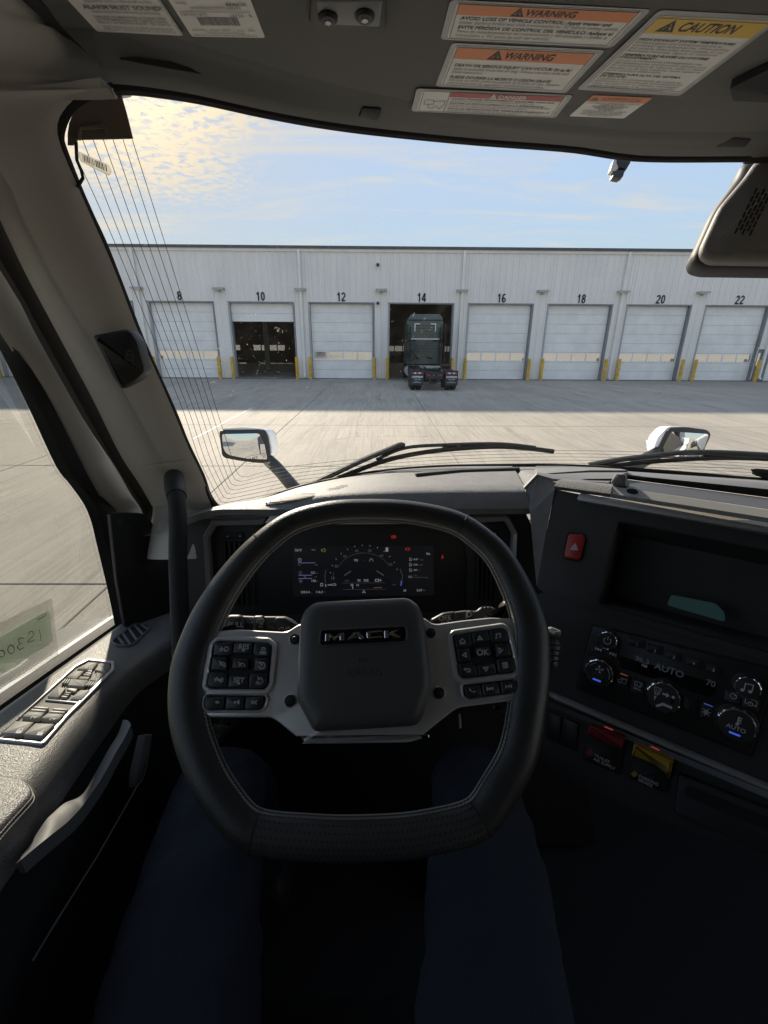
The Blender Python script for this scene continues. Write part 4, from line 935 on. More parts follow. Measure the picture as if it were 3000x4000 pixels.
# right hand dash top: shelf, tray and rail
def ext(a, b): k_ = 1.25; return [(a[0]+(b[0]-a[0])*t, a[1]+(b[1]-a[1])*t) for t in [k_*i/14 for i in range(15)]]
KV = Fr(atY(*zt(790,150), .86), K.u, (0, 0, 1)); KV2 = KV.off(-.02)
def on(fr, pts, c=0): return [fr.pt(*fr.px(*p), c) for p in pts]
r1 = on(K, [zt(*p) for p in ext((696,242),(1659,392))], .012); r2 = on(K, [zt(*p) for p in ext((702,192),(1659,336))], .004); r2b = on(K, [zt(*p) for p in ext((712,188),(1659,328))], -.004)
r3 = on(K, [zt(*p) for p in ext((722,184),(1659,321))], -.010); r4 = on(KV, [zt(*p) for p in ext((790,148),(1659,262))]); r5 = on(KV, [zt(*p) for p in ext((790,119),(1659,207))]); r6 = on(KV2, [zt(*p) for p in ext((790,107),(1659,170))])
q = MB(); q.loft([r1, r2, r2b], .01); q.build('grab_rail', M['silver'], cs_, ang=25)
q = MB(); q.loft([[p-V((0, 0, .006)) for p in r2b], [p-V((0, 0, .008)) for p in r3]], .004); q.build('rail_slot', M['matt_black'], cs_)
q = MB(); q.loft([r3, r4], .004); q.build('tray_floor', M['dash_dark'], cs_)
q = MB(); q.loft([[p+V((0, 0, .001)) for p in r4], r5], .004); q.build('tray_wall', M['matt_black'], cs_)
f_ = K.off(.012); c0 = K.px(*zt(826,230)); q = MB(); q.fill(K.at(c0[0], c0[1], 0, .0135), circ(.0085, 20, 0, 0, .0045), 0); q.build('rail_hole', M['hole'], cs_)
b7 = [gl(min(2430+i*62, 3400), 1830 + i*4.2, -.012)+V((0, .02, -.004)) for i in range(15)]
q = MB(); q.loft([r5, r6, [a.lerp(b, .5) for a, b in zip(r6, b7)], b7], .004); q.build('rear_shelf', M['grey_pl'], cs_, ang=40)
# shelf left of the post
sl_ = [gl(*a, -.012)+V((0, .02, -.004)) for a in ((2000,1818),(2100,1818),(2200,1818),(2320,1823),(2430,1830))]
sm_ = [atD(*zt(*a), d_) for a, d_ in (((163,200), .885), ((237,128), .88), ((330,122), .88), ((560,106), .88), ((790,106), .885))]
sm2 = [pA, pB, pB.lerp(pC, .6), pC.lerp(pI, .5)+V((0, .02, 0)), pI+V((0, .02, .002))]
sm3 = [a.lerp(b, .4)+V((0, 0, .004)) for a, b in zip(sm2, sm_)]
q = MB(); q.loft([sl_, sm_], .005); q.build('shelf', M['dash_soft'], cs_, ang=40)
q = MB(); q.loft([[p+V((0, -.004, -.003)) for p in sm_], sm3, sm2], .005); q.build('shelf_front', M['grey_pl'], cs_, ang=40)
KP('open_slot', M['hole'], [(425,112),(700,108),(690,150),(590,145)], zt, -.07, -.045)
q = MB(); fr = K; pts = K.pxs([zt(*a) for a in ((690,165),(722,116),(775,118),(790,135),(782,182),(705,190))]); q.prism(K, rnd(pts, .002, 3), -.05, .008, .003); q.build('rail_post', M['grey_pl'], cs_)
KP('trim_bar', M['silver_dk'], [(425,243),(450,213),(1900,478),(1900,524),(430,266)], c0=0, c1=.012, bev=.005)
KP('lower_trim', M['silver_dk'], [(245,1495),(1900,2196),(1900,2240),(245,1532)], c0=-.02, c1=.010, bev=.005)
# hazard switch
M['red_sw'] = mat('hazard_red', (.36, .028, .03), .35)
KP('switch_well', M['hole'], [(365,462),(468,468),(488,500),(462,630),(435,657),(335,640),(332,600),(352,480)], c0=-.001, c1=.0006, r=.003)
hz_ = KP('hazard_switch', M['red_sw'], [(382,474),(460,480),(475,500),(450,622),(430,643),(347,628),(344,604),(368,488)], c0=0, c1=.007, bev=.002, r=.002)
fh = K.off(.0072); q = MB(); q.strokes(fh, [fh.pxs([z7(*a) for a in ((380,572),(410,537),(425,578),(380,572))]), fh.pxs([z7(*a) for a in ((393,567),(408,550),(415,571),(393,567))])], .0011); q.build('hazard_icon', M['icon'], hz_)
# ---- radio and climate controls
rp_ = thing('radio_climate_panel', 'black radio and climate control panel with chrome knobs', 'control panel', K.pt(0, -.05, 0))
M['panel_blk'] = mat('panel_black', (.014, .014, .015), .38, bump=.1, bscale=900, bdist=.0003)
M['btn'] = mat('button_black', (.020, .020, .021), .5)
RF = K.off(-.001)
def RP(name, m_, pts, c0, c1, bev=0, r=0, par=rp_, zf=z8): return KP(name, m_, pts, zf, c0, c1, bev, r, par, RF)
RP('panel_groove', M['hole'], [(237,76),(1740,440),(1530,1158),(100,597)], -.012, .0006)
face = RP('panel_face', M['panel_blk'], [(245,84),(1720,446),(1516,1140),(112,590)], -.012, .004, .0015, .004)
RP('display', M['gloss_black'], [(470,335),(1245,560),(1230,640),(1180,665),(455,425)], .003, .0046)
RF2 = K.off(.0040); RF3 = K.off(.0075)
def rt(s, x, y, h, m_, fr=None, par=None, b=.01, sk=0): 
    fr = fr or RF3; text('legend', s, fr.at(*fr.px(*z8(x, y))), h*.00018, m_, par or rp_, bold=b, c=.0004)
M['disp'] = lit('display_text', (.55, .65, .9), .012); M['led_blue'] = lit('led_blue', (.08, .16, 1), .19); M['led_red'] = lit('led_red', (1, .12, .08), .10)
rt('96.3', 640, 372, 62, M['disp'], RF2); rt('FM', 657, 418, 34, M['lg'], RF2); rt('AUTO', 858, 455, 74, M['disp'], RF2); rt('70', 1195, 560, 62, M['disp'], RF2)
for i, (cx, cy) in enumerate(((600,228),(747,280),(900,332),(1060,383),(1222,438))):
    b_ = RP('preset_button', M['btn'], [(cx-64,cy-52),(cx+66,cy-20),(cx+58,cy+48),(cx-70,cy+14)], .003, .0075, .0012, .001)
    rt(str(i+1), cx-3, cy+16, 34, M['icon'], RF3, b_)
for i, (cx, cy, k_) in enumerate(((290,284,0), (398,320,1))):
    b_ = RP('seek_button', M['btn'], [(cx-56,cy-52),(cx+58,cy-20),(cx+50,cy+48),(cx-64,cy+14)], .003, .0075, .0012, .001)
    f_ = RF3.at(*RF3.px(*z8(cx, cy))); s = -1 if k_ == 0 else 1; q = MB()
    for o_ in (0, .0042): q.fill(f_, [(s*(-.004+o_), -.0026), (s*(-.004+o_), .0026), (s*(.0002+o_), 0)])
    q.fill(f_, [(s*.0045, -.0026), (s*.0055, -.0026), (s*.0055, .0026), (s*.0045, .0026)]); q.build('icon', M['icon'], b_)
def sqb(cx, cy, led, ico):
    b_ = RP('mode_button', M['btn'], [(cx-45,cy-72),(cx+68,cy-40),(cx+52,cy+72),(cx-62,cy+40)], .003, .0078, .0014, .001)
    f_ = RF3.at(*RF3.px(*z8(cx-4, cy+2)), 0, .0005); q = MB(); 
    if ico: q.strokes(f_, ico, .0007); q.build('icon', M['icon'], b_)
    if led: q = MB(); q.prism(f_, rect(-.0052, .0092, .0052, .0102), -.0003, .0006); q.build('indicator', led, b_)
    return b_
sqb(483, 535, M['lo'], [[(-.006,-.003),(-.006,0),(-.003,.001),(-.001,.004),(.005,.004),(.005,-.003),(-.006,-.003)], circ(.0014, 10, -.003, -.0035)+[(-.0016,-.0035)], circ(.002, 8, .001, .001)[1:7]])
b_ = sqb(606, 585, None, [[(-.005,.007),(0,.008),(.005,.007),(.004,.001),(-.004,.001),(-.005,.007)], [(-.002,.006),(-.001,.004),(-.002,.0)], [(.002,.006),(.003,.004),(.002,0)]]); rt('MAX', 600, 606, 26, M['icon'], RF3.off(.001), b_)
sqb(1022, 715, None, None)
sqb(1165, 785, M['lb'], [[(.0055*math.cos(a), .0055*math.sin(a)-.001), (-.0055*math.cos(a), -.0055*math.sin(a)-.001)] for a in (.3, .3+math.pi/3, .3+2*math.pi/3)]+[circ(.0024, 6, 0, -.001)+[(.0024,-.001)]])
for cx, cy, ic_ in ((1378,662,[circ(.0035,12)+[(.0035,0)], [(0,0),(.002,.002)]]), (1520,712,[[(-.006,-.003),(-.006,.004),(.006,.004),(.006,-.003),(.003,-.003)], [(-.003,-.003),(-.006,-.003)], circ(.0025,10,0,-.002)+[(.0025,-.002)], [(0,-.002),(0,.001)]])):
    b_ = RP('mode_button', M['btn'], [(cx-68,cy-66),(cx+72,cy-26),(cx+56,cy+66),(cx-80,cy+22)], .003, .0075, .0014, .001)
    f_ = RF3.at(*RF3.px(*z8(cx, cy)), 0, .0004); q = MB(); q.strokes(f_, ic_, .0007); q.build('icon', M['icon'], b_)
def knob(cx, cy, r, h, draw):
    f_ = RF.at(*RF.px(*z8(cx, cy)), 0, .003); q = MB()
    q.lathe(f_, [(r*1.12, 0), (r*1.12, .003), (r*1.05, .004)], 36); kb = q.build('knob', M['matt_black'], rp_)
    q = MB(); q.lathe(f_, [(r*1.0, .003), (r*1.0, h*.75), (r*.95, h*.93), (r*.88, h)], 48, wob=lambda i, k: 1+.022*(1 if (i//2) % 2 else -1)); q.build('chrome_ring', M['chrome'], kb, ang=20)
    q = MB(); q.lathe(f_, [(r*.90, h*.6), (r*.90, h*.99), (r*.86, h*1.04), (r*.80, h*1.05)], 36); q.build('cap', M['btn'], kb)
    ft = f_.off(h*1.05+.0003); draw(ft, kb, r)
def sk(ft, kb, lines, wd=.0008, m_='icon', fills=()):
    q = MB(); q.strokes(ft, lines, wd)
    for p in fills: q.fill(ft, p)
    q.build('icon', M[m_], kb)
def k_fan(ft, kb, r):
    sk(ft, kb, [[(r*.72*math.cos(math.radians(a)), r*.72*math.sin(math.radians(a))) for a in range(115, 160, 8)], [(r*.72*math.cos(math.radians(a)), r*.72*math.sin(math.radians(a))) for a in range(-10, 60, 8)]], fills=[[(0, r*.3)] + [(r*.26*math.cos(a+t), r*.3+r*.26*math.sin(a+t)) for t in (0, .3, .6)] for a in (0, 1.57, 3.14, 4.71)])
    text('legend', 'PWR', ft.at(0, -r*.12), r*.36, M['icon_dim'], kb, bold=.01); q = MB(); q.prism(ft, rect(-r*.27, -r*.55, r*.27, -r*.44), -.0002, .0006); q.build('indicator', M['led_blue'], kb)
def k_temp(ft, kb, r):
    sk(ft, kb, [[(0, r*.1), (0, r*.55)], [(.0005, r*.5), (r*.16, r*.5)], [(.0005, r*.36), (r*.16, r*.36)], [(.0005, r*.22), (r*.16, r*.22)]], fills=[circ(r*.09, 10, 0, r*.1)], wd=r*.07)
    text('legend', 'AUTO', ft.at(0, -r*.17), r*.34, M['icon'], kb, bold=.01); q = MB(); q.prism(ft, rect(-r*.27, -r*.55, r*.27, -r*.45), -.0002, .0006); q.build('indicator', M['led_blue'], kb)
def k_mode(ft, kb, r):
    sk(ft, kb, [[(-r*.6, r*.5), (-r*.2, r*.5), (-r*.28, r*.1), (-r*.5, r*.1), (-r*.6, r*.5)], [(-r*.46, r*.4), (-r*.44, r*.02)], [(-r*.32, r*.4), (-r*.34, r*.02)]], fills=[[(-r*.1, r*.32), (r*.12, r*.32), (r*.12, r*.42), (r*.3, r*.26), (r*.12, r*.1), (r*.12, r*.2), (-r*.1, r*.2)], [(-r*.5, -.05*r), (-r*.36, -.05*r), (-r*.43, -.35*r)], circ(r*.09, 10, r*.5, r*.28), [(r*.38, r*.12), (r*.58, r*.12), (r*.5, -r*.32), (r*.05, -r*.28), (-r*.3, -r*.62), (-r*.18, -r*.68), (r*.1, -r*.45), (r*.6, -r*.46)]])
def k_pow(ft, kb, r): sk(ft, kb, [[(r*.36*math.sin(math.radians(a)), r*.36*math.cos(math.radians(a))) for a in range(35, 330, 20)], [(0, r*.1), (0, r*.5)]], wd=.0011)
def k_mus(ft, kb, r): sk(ft, kb, [[(-r*.25, -r*.3), (-r*.25, r*.35), (r*.3, r*.42), (r*.3, -r*.22)]], wd=.0012, fills=[circ(r*.14, 10, -r*.36, -r*.3), circ(r*.14, 10, r*.19, -r*.22)])
knob(300, 462, .0215, .016, k_fan); knob(812, 655, .0225, .016, k_mode); knob(1392, 872, .0225, .016, k_temp); knob(368, 205, .0140, .013, k_pow); knob(1480, 575, .0150, .018, k_mus)
# ---- air brake valve paddles
M['valve_red'] = mat('valve_red', (.24, .022, .025), .45); M['valve_yel'] = mat('valve_yellow', (.42, .26, .02), .45)
K2 = K.off(-.018)
KP('valve_panel', M['dash_dark'], [(160,1560),(1900,2290),(1900,2700),(160,2000)], c0=-.03, c1=0, fr=K2)
def valve(name, label, m_, pad, plate, led, badge, lines, tx):
    v = thing(name, label, 'brake valve', K2.pt(*K2.px(*z7(*plate[0]))), 'air brake valves')
    KP('valve_plate', M['matt_black'], plate, c0=0, c1=.006, bev=.002, r=.002, par=v, fr=K2)
    KP('paddle', m_, pad, c0=.006, c1=.022, bev=.004, r=.002, par=v, fr=K2)
    f_ = K2.off(.0222); q = MB(); q.strokes(f_, [f_.pxs([z7(*a) for a in led])], .0016); q.build('indicator', M['led_red'], v)
    f_ = K2.off(.0063); q = MB(); q.fill(f_, [f_.px(*z7(*a)) for a in badge]); q.build('badge', m_, v)
    for s, x, y, h in lines: text('legend', s, f_.at(*f_.px(*z7(x, y))), h, M['icon_dim'] if h < .005 else M['icon'], v, 'LEFT', bold=.005)
valve('trailer_air_valve', 'red trailer air supply valve paddle under the silver dash trim', M['valve_red'], [(515,1688),(746,1768),(722,1850),(497,1752)], [(495,1755),(735,1850),(700,2030),(455,1930)], [(600,1722),(655,1745)], circ(24, 8, 505, 1892), [('PULL TO EVACUATE', 495, 1842, .0034), ('PUSH TO SUPPLY', 492, 1858, .0034), ('TRAILER', 532, 1905, .0062), ('AIR SUPPLY', 528, 1930, .0062)], 0)
valve('parking_brake_valve', 'yellow parking brake valve paddle under the silver dash trim', M['valve_yel'], [(796,1808),(1050,1915),(1020,2030),(1003,2020),(1008,1972),(780,1882)], [(785,1890),(1040,2000),(1000,2150),(745,2045)], [(900,1850),(955,1875)], [(770,2028),(795,2008),(815,2032),(790,2052)], [('PULL TO APPLY', 785, 1982, .0034), ('PUSH TO RELEASE', 783, 1998, .0034), ('PARKING', 822, 2040, .0062), ('BRAKE', 820, 2065, .0062)], 0)
KP('switch_blank', M['panel_blk'], [(235,1620),(325,1655),(310,1830),(225,1795)], c0=0, c1=.004, bev=.001, r=.002, fr=K2); KP('switch_blank', M['panel_blk'], [(332,1660),(437,1700),(420,1880),(315,1835)], c0=0, c1=.004, bev=.001, r=.002, fr=K2)
KP('lower_tray', M['dash_dark'], [(1075,2010),(1900,2340),(1900,2640),(1045,2270)], c0=0, c1=.010, bev=.004, r=.006, fr=K2)
KP('tray_recess', M['hole'], [(1130,2080),(1900,2390),(1900,2480),(1110,2150)], c0=.009, c1=.0106, fr=K2, r=.006)
# ================================================================== driver's door
M['btn_grey'] = mat('switch_grey', (.34, .325, .30), .45, bump=.1, bscale=1200, bdist=.0002)
door = thing('driver_door', 'black driver door with padded sill and window on the left', 'door', rel(-.5, .3, -1.1))
def stn_(l, x): return [atX(a[0], a[1], x) for a in l]
A_ = stn_([(452,2450),(452,2439),(432,2340),(410,2246),(374,2101),(356,2029),(325,1957),(271,1878),(214,1800),(110,1570),(0,1338),(-80,1175)], -.575) + [rel(-.575, .60, .135), rel(-.575, .40, .19), rel(-.575, .1, .215), rel(-.575, -.45, .225)]
B_ = stn_([(505,2450),(500,2420),(490,2320),(478,2230),(462,2120),(452,2060),(446,2002),(405,1960),(353,1900),(172,1551),(0,1289),(-80,1150)], -.56) + [rel(-.56, .61, .15), rel(-.56, .41, .205), rel(-.56, .1, .232), rel(-.56, -.45, .242)]
C_ = stn_([(560,2450),(560,2420),(556,2320),(552,2230),(548,2120),(546,2060),(543,1999),(500,1935),(434,1822),(298,1623),(136,1334),(0,1090)], -.543) + [rel(-.543, .64, .19), rel(-.543, .43, .24), rel(-.543, .1, .262), rel(-.543, -.45, .272)]
N_ = 60; A_, B_, C_ = sm_path(A_, N_), sm_path(B_, N_), sm_path(C_, N_)
q = MB(); q.loft([A_, [a.lerp(b, .12)+V((.010, 0, 0)) for a, b in zip(A_, B_)], [a.lerp(b, .8)+V((.008, 0, 0)) for a, b in zip(A_, B_)], B_], .006); q.build('window_channel', M['rubber'], door, ang=40)
q = MB(); k0 = 22; q.loft([B_[k0:], [a.lerp(b, .2)+V((.012, 0, 0)) for a, b in zip(B_, C_)][k0:], [a.lerp(b, .7)+V((.014, 0, 0)) for a, b in zip(B_, C_)][k0:], C_[k0:]], .006); q.build('window_frame', M['beige'], door, ang=50)
Ld = sm_path([p for p in Ls], N_)
Lq = sm_path(stn_([(640,2450),(640,2400),(632,2300),(625,2230),(615,2120),(606,2060),(600,1990),(540,1880),(470,1772),(362,1555),(235,1320),(108,1085)], -.512) + [rel(-.512, .69, .165), rel(-.51, .5, .235), rel(-.505, .2, .27), rel(-.50, -.5, .28)], N_)
q = MB(); q.loft([C_, [a.lerp(b, .5)+V((-.012, .012, 0)) for a, b in zip(C_, Lq)], [p+V((.006, .014, 0)) for p in Lq]], .004); q.build('door_seal', M['rubber'], door, ang=60)
# glass
q = MB(); q.loft([[rel(-.574, y, z) for y in (-.5, 0, .4, .9)] for z in (-.68, -.3, 0, .27)], .004); q.build('window_pane', M['side_glass'], door)
# black sail panel ahead of the window
z5 = Z(0, 1800, 1000/1659)
fS = Fr(rel(-.53, .8, -.4), (.25, .97, 0), (0, 0, 1)); fS = Fr(rel(-.535, .82, -.4), V((.45, .9, 0)), (0, 0, 1))
q = MB(); q.prism(fS, rnd(fS.pxs([z5(*a) for a in ((700,345),(730,334),(905,338),(935,346),(985,410),(1080,640),(1150,760),(1160,1120),(800,1075),(745,760))]), .006), -.003, .006, .003); q.build('sail_panel', M['black_pl'], door)
# sill pad
PF = Fr(rel(-.55, .519, -.512), (1, 0, -.1), (0, .98, -.2))
def zp(x, y): return -.512 - .2041*(y-.519) - .1*(x+.55)
def xe(y): return -.428 - .145*(min(y, .62)-.4) + max(0, y-.66)*.22
ysn = [-.35, -.1, .1, .25, .35, .45, .55, .65, .72, .78, .83, .88, .92]
rails = []
for kx in range(13):
    r_ = []
    for y in ysn:
        e = xe(y)
        prof = [(-.553, -.006), (-.551, -.001), (-.545, 0), (-.545+(e+.545)*.4, 0.0), (-.545+(e+.545)*.75, 0), (e-.006, -.0008), (e+.006, -.004), (e+.014, -.012), (e+.020, -.026), (e+.023, -.05), (e+.024, -.10), (e+.024+.01, -.30), (e+.03, -.62)]
        x, dz = prof[kx]; r_.append(rel(x, y, zp(min(x, e), y)+dz))
    rails.append(sm_path(r_, 50))
q = MB(); q.loft(rails[:10], .004); q.build('sill_pad', M['door_leather'], door, ang=60)
q = MB(); q.loft(rails[9:], .004); q.build('inner_panel', M['dash_dark'], door, ang=60)  # shaded side below the pad; its shade is put into a darker material
def strip(name, m_, x0, x1, z0, z1, h):
    q = MB(); ra = [[rel(x, y, zp(-.55, y)+z) for y in ysn] for x, z in ((x0, z0-h), (x0, z0), (x1, z1), (x1, z1-h))]; q.loft(ra, .002); return q.build(name, m_, door, smooth=False)
strip('belt_seal', M['hole'], -.572, -.5545, -.022, -.026, .03)
strip('outer_belt', M['matt_black'], -.615, -.579, -.016, -.008, .05); strip('outer_moulding', M['silver'], -.628, -.615, -.018, -.016, .03); strip('outer_ledge', M['matt_black'], -.72, -.628, -.034, -.022, .2)
# door vent
z5v = [(733,1192),(742,1178),(872,1077),(950,1079),(968,1097),(940,1130),(862,1205),(830,1216),(758,1212)]
q = MB(); pv = rnd(PF.pxs([z5(*a) for a in z5v]), .004, 3); q.ring(PF, inset(ccw(pv), -.0035), ccw(pv), -.004, .0085, .001); dv = q.build('door_vent', M['grey_pl'], door)
q = MB(); q.fill(PF, pv, .0050); q.build('vent_opening', M['hole'], dv, recalc=False)
for a, b in (((765,1165),(800,1208)),((795,1138),(842,1208)),((835,1108),(885,1180)),((872,1085),(925,1142)),((915,1082),(958,1108))):
    pa, pb = PF.px(*z5(*a)), PF.px(*z5(*b)); d_ = (V(pb)-V(pa)).normalized(); nn = V((-d_.y, d_.x))*.0016
    q = MB(); q.prism(PF, [tuple(V(pa)+nn), tuple(V(pa)-nn), tuple(V(pb)-nn), tuple(V(pb)+nn)], .0046, .0080); q.build('vent_slat', M['silver_dk'], dv)
# window and mirror switch pack
zd = Z(0, 2550, 480/1659)
sp = thing('door_switch_pack', 'silver framed pack of window, mirror and lock switches on the door sill', 'switches', PF.pt(*PF.px(*zd(600,700))))
po = PF.pxs([zd(*a) for a in ((-40,1195),(1005,222),(1185,122),(1542,156),(1550,268),(1235,592),(925,905),(612,1272),(560,1295),(-40,1235))])
pi_ = PF.pxs([zd(*a) for a in ((-20,1195),(1030,236),(1195,150),(1505,182),(1492,262),(1180,585),(880,890),(575,1235),(540,1258),(-20,1205))])
q = MB(); q.ring(PF, ccw(po), ccw(pi_), -.004, .0075, .0012); q.build('bezel', M['silver'], sp, ang=25)
q = MB(); q.prism(PF, rnd(pi_, .002, 3), .001, .0044); q.build('switch_well', M['matt_black'], sp)
PS = PF.off(.004)
def sw(pts, h=.005, nm='switch', m_='btn_grey', bev=.0012, par=None, c0=0):
    q = MB(); q.prism(PS, rnd(PS.pxs([zd(*a) for a in pts]), .0008, 2), c0, h, bev); return q.build(nm, M[m_], par or sp)
def ic_(b, lines, h, wd=.0008):
    f_ = PS.off(h+.0002); q = MB(); q.strokes(f_, [f_.pxs([zd(*a) for a in l]) for l in lines], wd); q.build('icon', M['icon'], b)
b = sw([(1042,255),(1190,158),(1325,166),(1240,264)]); ic_(b, [[(1148,218),(1158,192),(1182,192),(1172,218)], [(1205,225),(1220,200),(1250,202),(1236,228),(1205,225)]], .005, .0006)
b = sw([(1278,264),(1348,170),(1486,186),(1482,245),(1432,300)]); ic_(b, [[(1330,235),(1345,208),(1362,210),(1352,245)], [(1395,240),(1405,220),(1425,222)]], .005, .0006)
b = sw([(890,374),(1012,276),(1138,280),(1042,384)]); ic_(b, [[(990,338),(1005,308),(1040,312),(1020,345),(990,338)]], .005, .0006)
b = sw([(1216,402),(1300,293),(1416,326),(1302,420)]); ic_(b, [[(1300,378),(1305,345),(1338,348),(1325,375),(1300,378)]], .005, .0006)
for p in ([(1188,262),(1248,268),(1240,288),(1175,282)], [(1158,292),(1238,300),(1230,318),(1145,310)], [(1130,318),(1225,328),(1215,338),(1122,330)]): sw(p, .0045, 'rib', bev=.0005)
sw([(1085,343),(1212,352),(1190,388),(1056,378)], .004)
b = sw([(910,480),(972,396),(1202,412),(1132,500)], .006)
for k in range(4): sw([(830+k*32,448-k*0),(884+k*30-6,386),(894+k*30,387),(846+k*32,450)], .005, 'rib', bev=.0004)
for k in range(4): sw([(1148+k*34,478),(1206+k*30,418),(1220+k*30,420),(1166+k*34,481)], .005, 'rib', bev=.0004)
b = sw([(640,624),(772,490),(888,513),(792,640)]); b = sw([(948,657),(1082,536),(1222,542),(1102,670)])
for p in ([(900,528),(925,508),(1048,520),(1015,560)], [(870,570),(885,560),(962,568),(948,580)], [(850,592),(862,585),(940,594),(928,606)], [(822,628),(838,612),(915,620),(905,636)]): sw(p, .0045, 'rib', bev=.0005)
sw([(610,644),(1072,686),(1066,699),(612,656)], .003, 'divider', 'silver', .0005)
for dx, nm in ((0, 'a'), (258, 'b')):
    dy = dx*.09
    b = sw([(300+dx,918+dy),(385+dx,845+dy),(605+dx,862+dy),(535+dx,938+dy)], .007, 'window_switch')
    for k in range(2): sw([(405+dx+k*42,832+dy-k*36),(428+dx+k*42,812+dy-k*36),(628+dx+k*36,826+dy-k*36),(610+dx+k*36,846+dy-k*36)], .0068, 'rib', bev=.0006)
    ic_(b, [[(410+dx,890+dy),(440+dx,858+dy),(470+dx,862+dy),(455+dx,882+dy)], [(470+dx,888+dy),(485+dx,866+dy),(508+dx,868+dy)]], .007, .0007)
b = sw([(40,1152),(215,985),(462,1002),(302,1162)], .008, 'lock_switch'); ic_(b, [[(215,1085),(240,1045),(300,1050),(275,1085),(215,1085)], [(250,1048),(268,1025),(300,1022),(312,1030),(295,1050)], [(225,1078),(285,1080)], [(230,1068),(288,1070)], [(238,1058),(292,1060)]], .008, .001)
b = sw([(320,1167),(480,1016),(742,1026),(578,1192)], .008, 'unlock_switch'); ic_(b, [[(500,1110),(525,1072),(582,1078),(558,1114),(500,1110)], [(560,1075),(570,1055),(590,1048),(600,1056)], [(510,1103),(568,1106)], [(515,1094),(572,1097)], [(520,1084),(576,1088)]], .008, .001)
# armrest cushion at the rear of the pad with stitching
zg = Z(0, 2700, 700/1659)
q = MB(); pc_ = rnd(PF.pxs([zg(*a) for a in ((-300,812),(0,812),(255,845),(345,950),(320,1020),(0,1360),(-300,1710))]), .006, 4)
pc_ = ccw(pc_); rings = [(0, -.05), (0, .001), (.0015, .005), (.004, .008), (.007, .0092)]
vs = []; n_ = len(pc_)
for ins, h in rings: vs += [PF.pt(a, b, h) for a, b in inset(pc_, ins)]
q.add(vs, [(k*n_+i, k*n_+(i+1) % n_, (k+1)*n_+(i+1) % n_, (k+1)*n_+i) for k in range(len(rings)-1) for i in range(n_)] + [tuple(range((len(rings)-1)*n_, len(rings)*n_))]); am = q.build('armrest_cushion', M['door_leather'], door, ang=60)
q = MB(); fA = PF.off(.0105)
for off in (0, 26):
    ln = sm_path([V((*fA.px(*zg(a[0]+off*.6, a[1]+off*.4)), 0)) for a in ((262,862),(300,935),(285,990),(200,1085),(100,1195),(0,1310),(-120,1450))], 90)
    for k in range(0, 88, 3):
        a, b = ln[k], ln[k+2]; q.tube([fA.pt(a.x, a.y, -.001-.003*(off > 0)), fA.pt(b.x, b.y, -.001-.003*(off > 0))], .0006, 5)
q.build('stitching', M['thread_lt'], am, kind='stuff')
# pull handle and pocket
DX = Fr(rel(-.388, .4, -.7), (0, 1, 0), (0, 0, 1)); DX2 = Fr(rel(-.365, .4, -.7), (0, 1, 0), (0, 0, 1))
la = [(1140,262),(1090,400),(1000,545),(880,765),(795,915),(722,985),(600,1035),(500,1120),(420,1200),(300,1380),(185,1550)]
lb = [(1212,312),(1150,440),(1075,565),(945,800),(835,960),(765,1060),(705,1130),(620,1215),(500,1310),(350,1430),(190,1565)]
ra = [DX.pt(*DX.px(*zg(*a))) for a in la]; rb = [DX2.pt(*DX2.px(*zg(*a))) for a in lb]
q = MB(); A2, B2 = sm_path(ra, 50), sm_path(rb, 50); q.loft([A2, [a.lerp(b, .5)+V((.002, 0, .004)) for a, b in zip(A2, B2)], B2, [p+V((0, 0, -.02)) for p in B2]], .006); q.build('pull_handle', M['grey_pl'], door, ang=50)
q = MB(); q.tube([DX2.pt(*DX2.px(*zg(*a))) for a in ((1400,400),(1355,700),(1330,800),(1262,890),(1240,935),(900,1530),(520,2133),(300,2500))], .0012, 6); q.build('pocket_edge', M['grey_pl'], door)
q = MB(); q.prism(DX2, DX2.pxs([zg(*a) for a in ((1350,410),(1408,395),(1400,480),(1335,800),(1262,890),(1272,760))]), -.012, .0, .003); q.build('pocket_strip', M['grey_pl'], door)
# paper note in a clear sleeve taped outside the glass
nt = thing('window_note', 'pale green paper note taped outside the driver window', 'note', rel(-.58, .6, -.5))
fW = Fr(rel(-.582, .5, -.3), (0, 1, 0), (0, 0, 1)); M['note_pale'] = mat('note_pale', (.68, .72, .63), .8, var=.04); M['ink'] = mat('ink', (.035, .04, .04), .6); M['sleeve'] = glassmat('clear_sleeve', (.93, .94, .92), .3, .25)
q = MB(); q.prism(fW, rnd(fW.pxs([z5(*a) for a in ((-160,1235),(312,968),(330,990),(345,1165),(320,1190),(-160,1480))]), .004), -.0015, -.0005); q.build('paper', M['note_pale'], nt)
_n = M['note_pale'].node_tree; _tl = nd(_n, 'ShaderNodeBsdfTranslucent'); _tl.inputs[0].default_value = (.72, .76, .67, 1); _mx = nd(_n, 'ShaderNodeMixShader'); _mx.inputs[0].default_value = .6
_n.links.new(_n.nodes['Principled BSDF'].outputs[0], _mx.inputs[1]); _n.links.new(_tl.outputs[0], _mx.inputs[2]); _n.links.new(_mx.outputs[0], _n.nodes['Material Output'].inputs[0])
q = MB(); q.prism(fW, rnd(fW.pxs([z5(*a) for a in ((-160,1130),(345,890),(390,1275),(-160,1560))]), .004), -.003, -.002); q.build('clear_sleeve', M['sleeve'], nt)
q = MB(); W5 = lambda *p: [fW.px(*z5(*a)) for a in p]
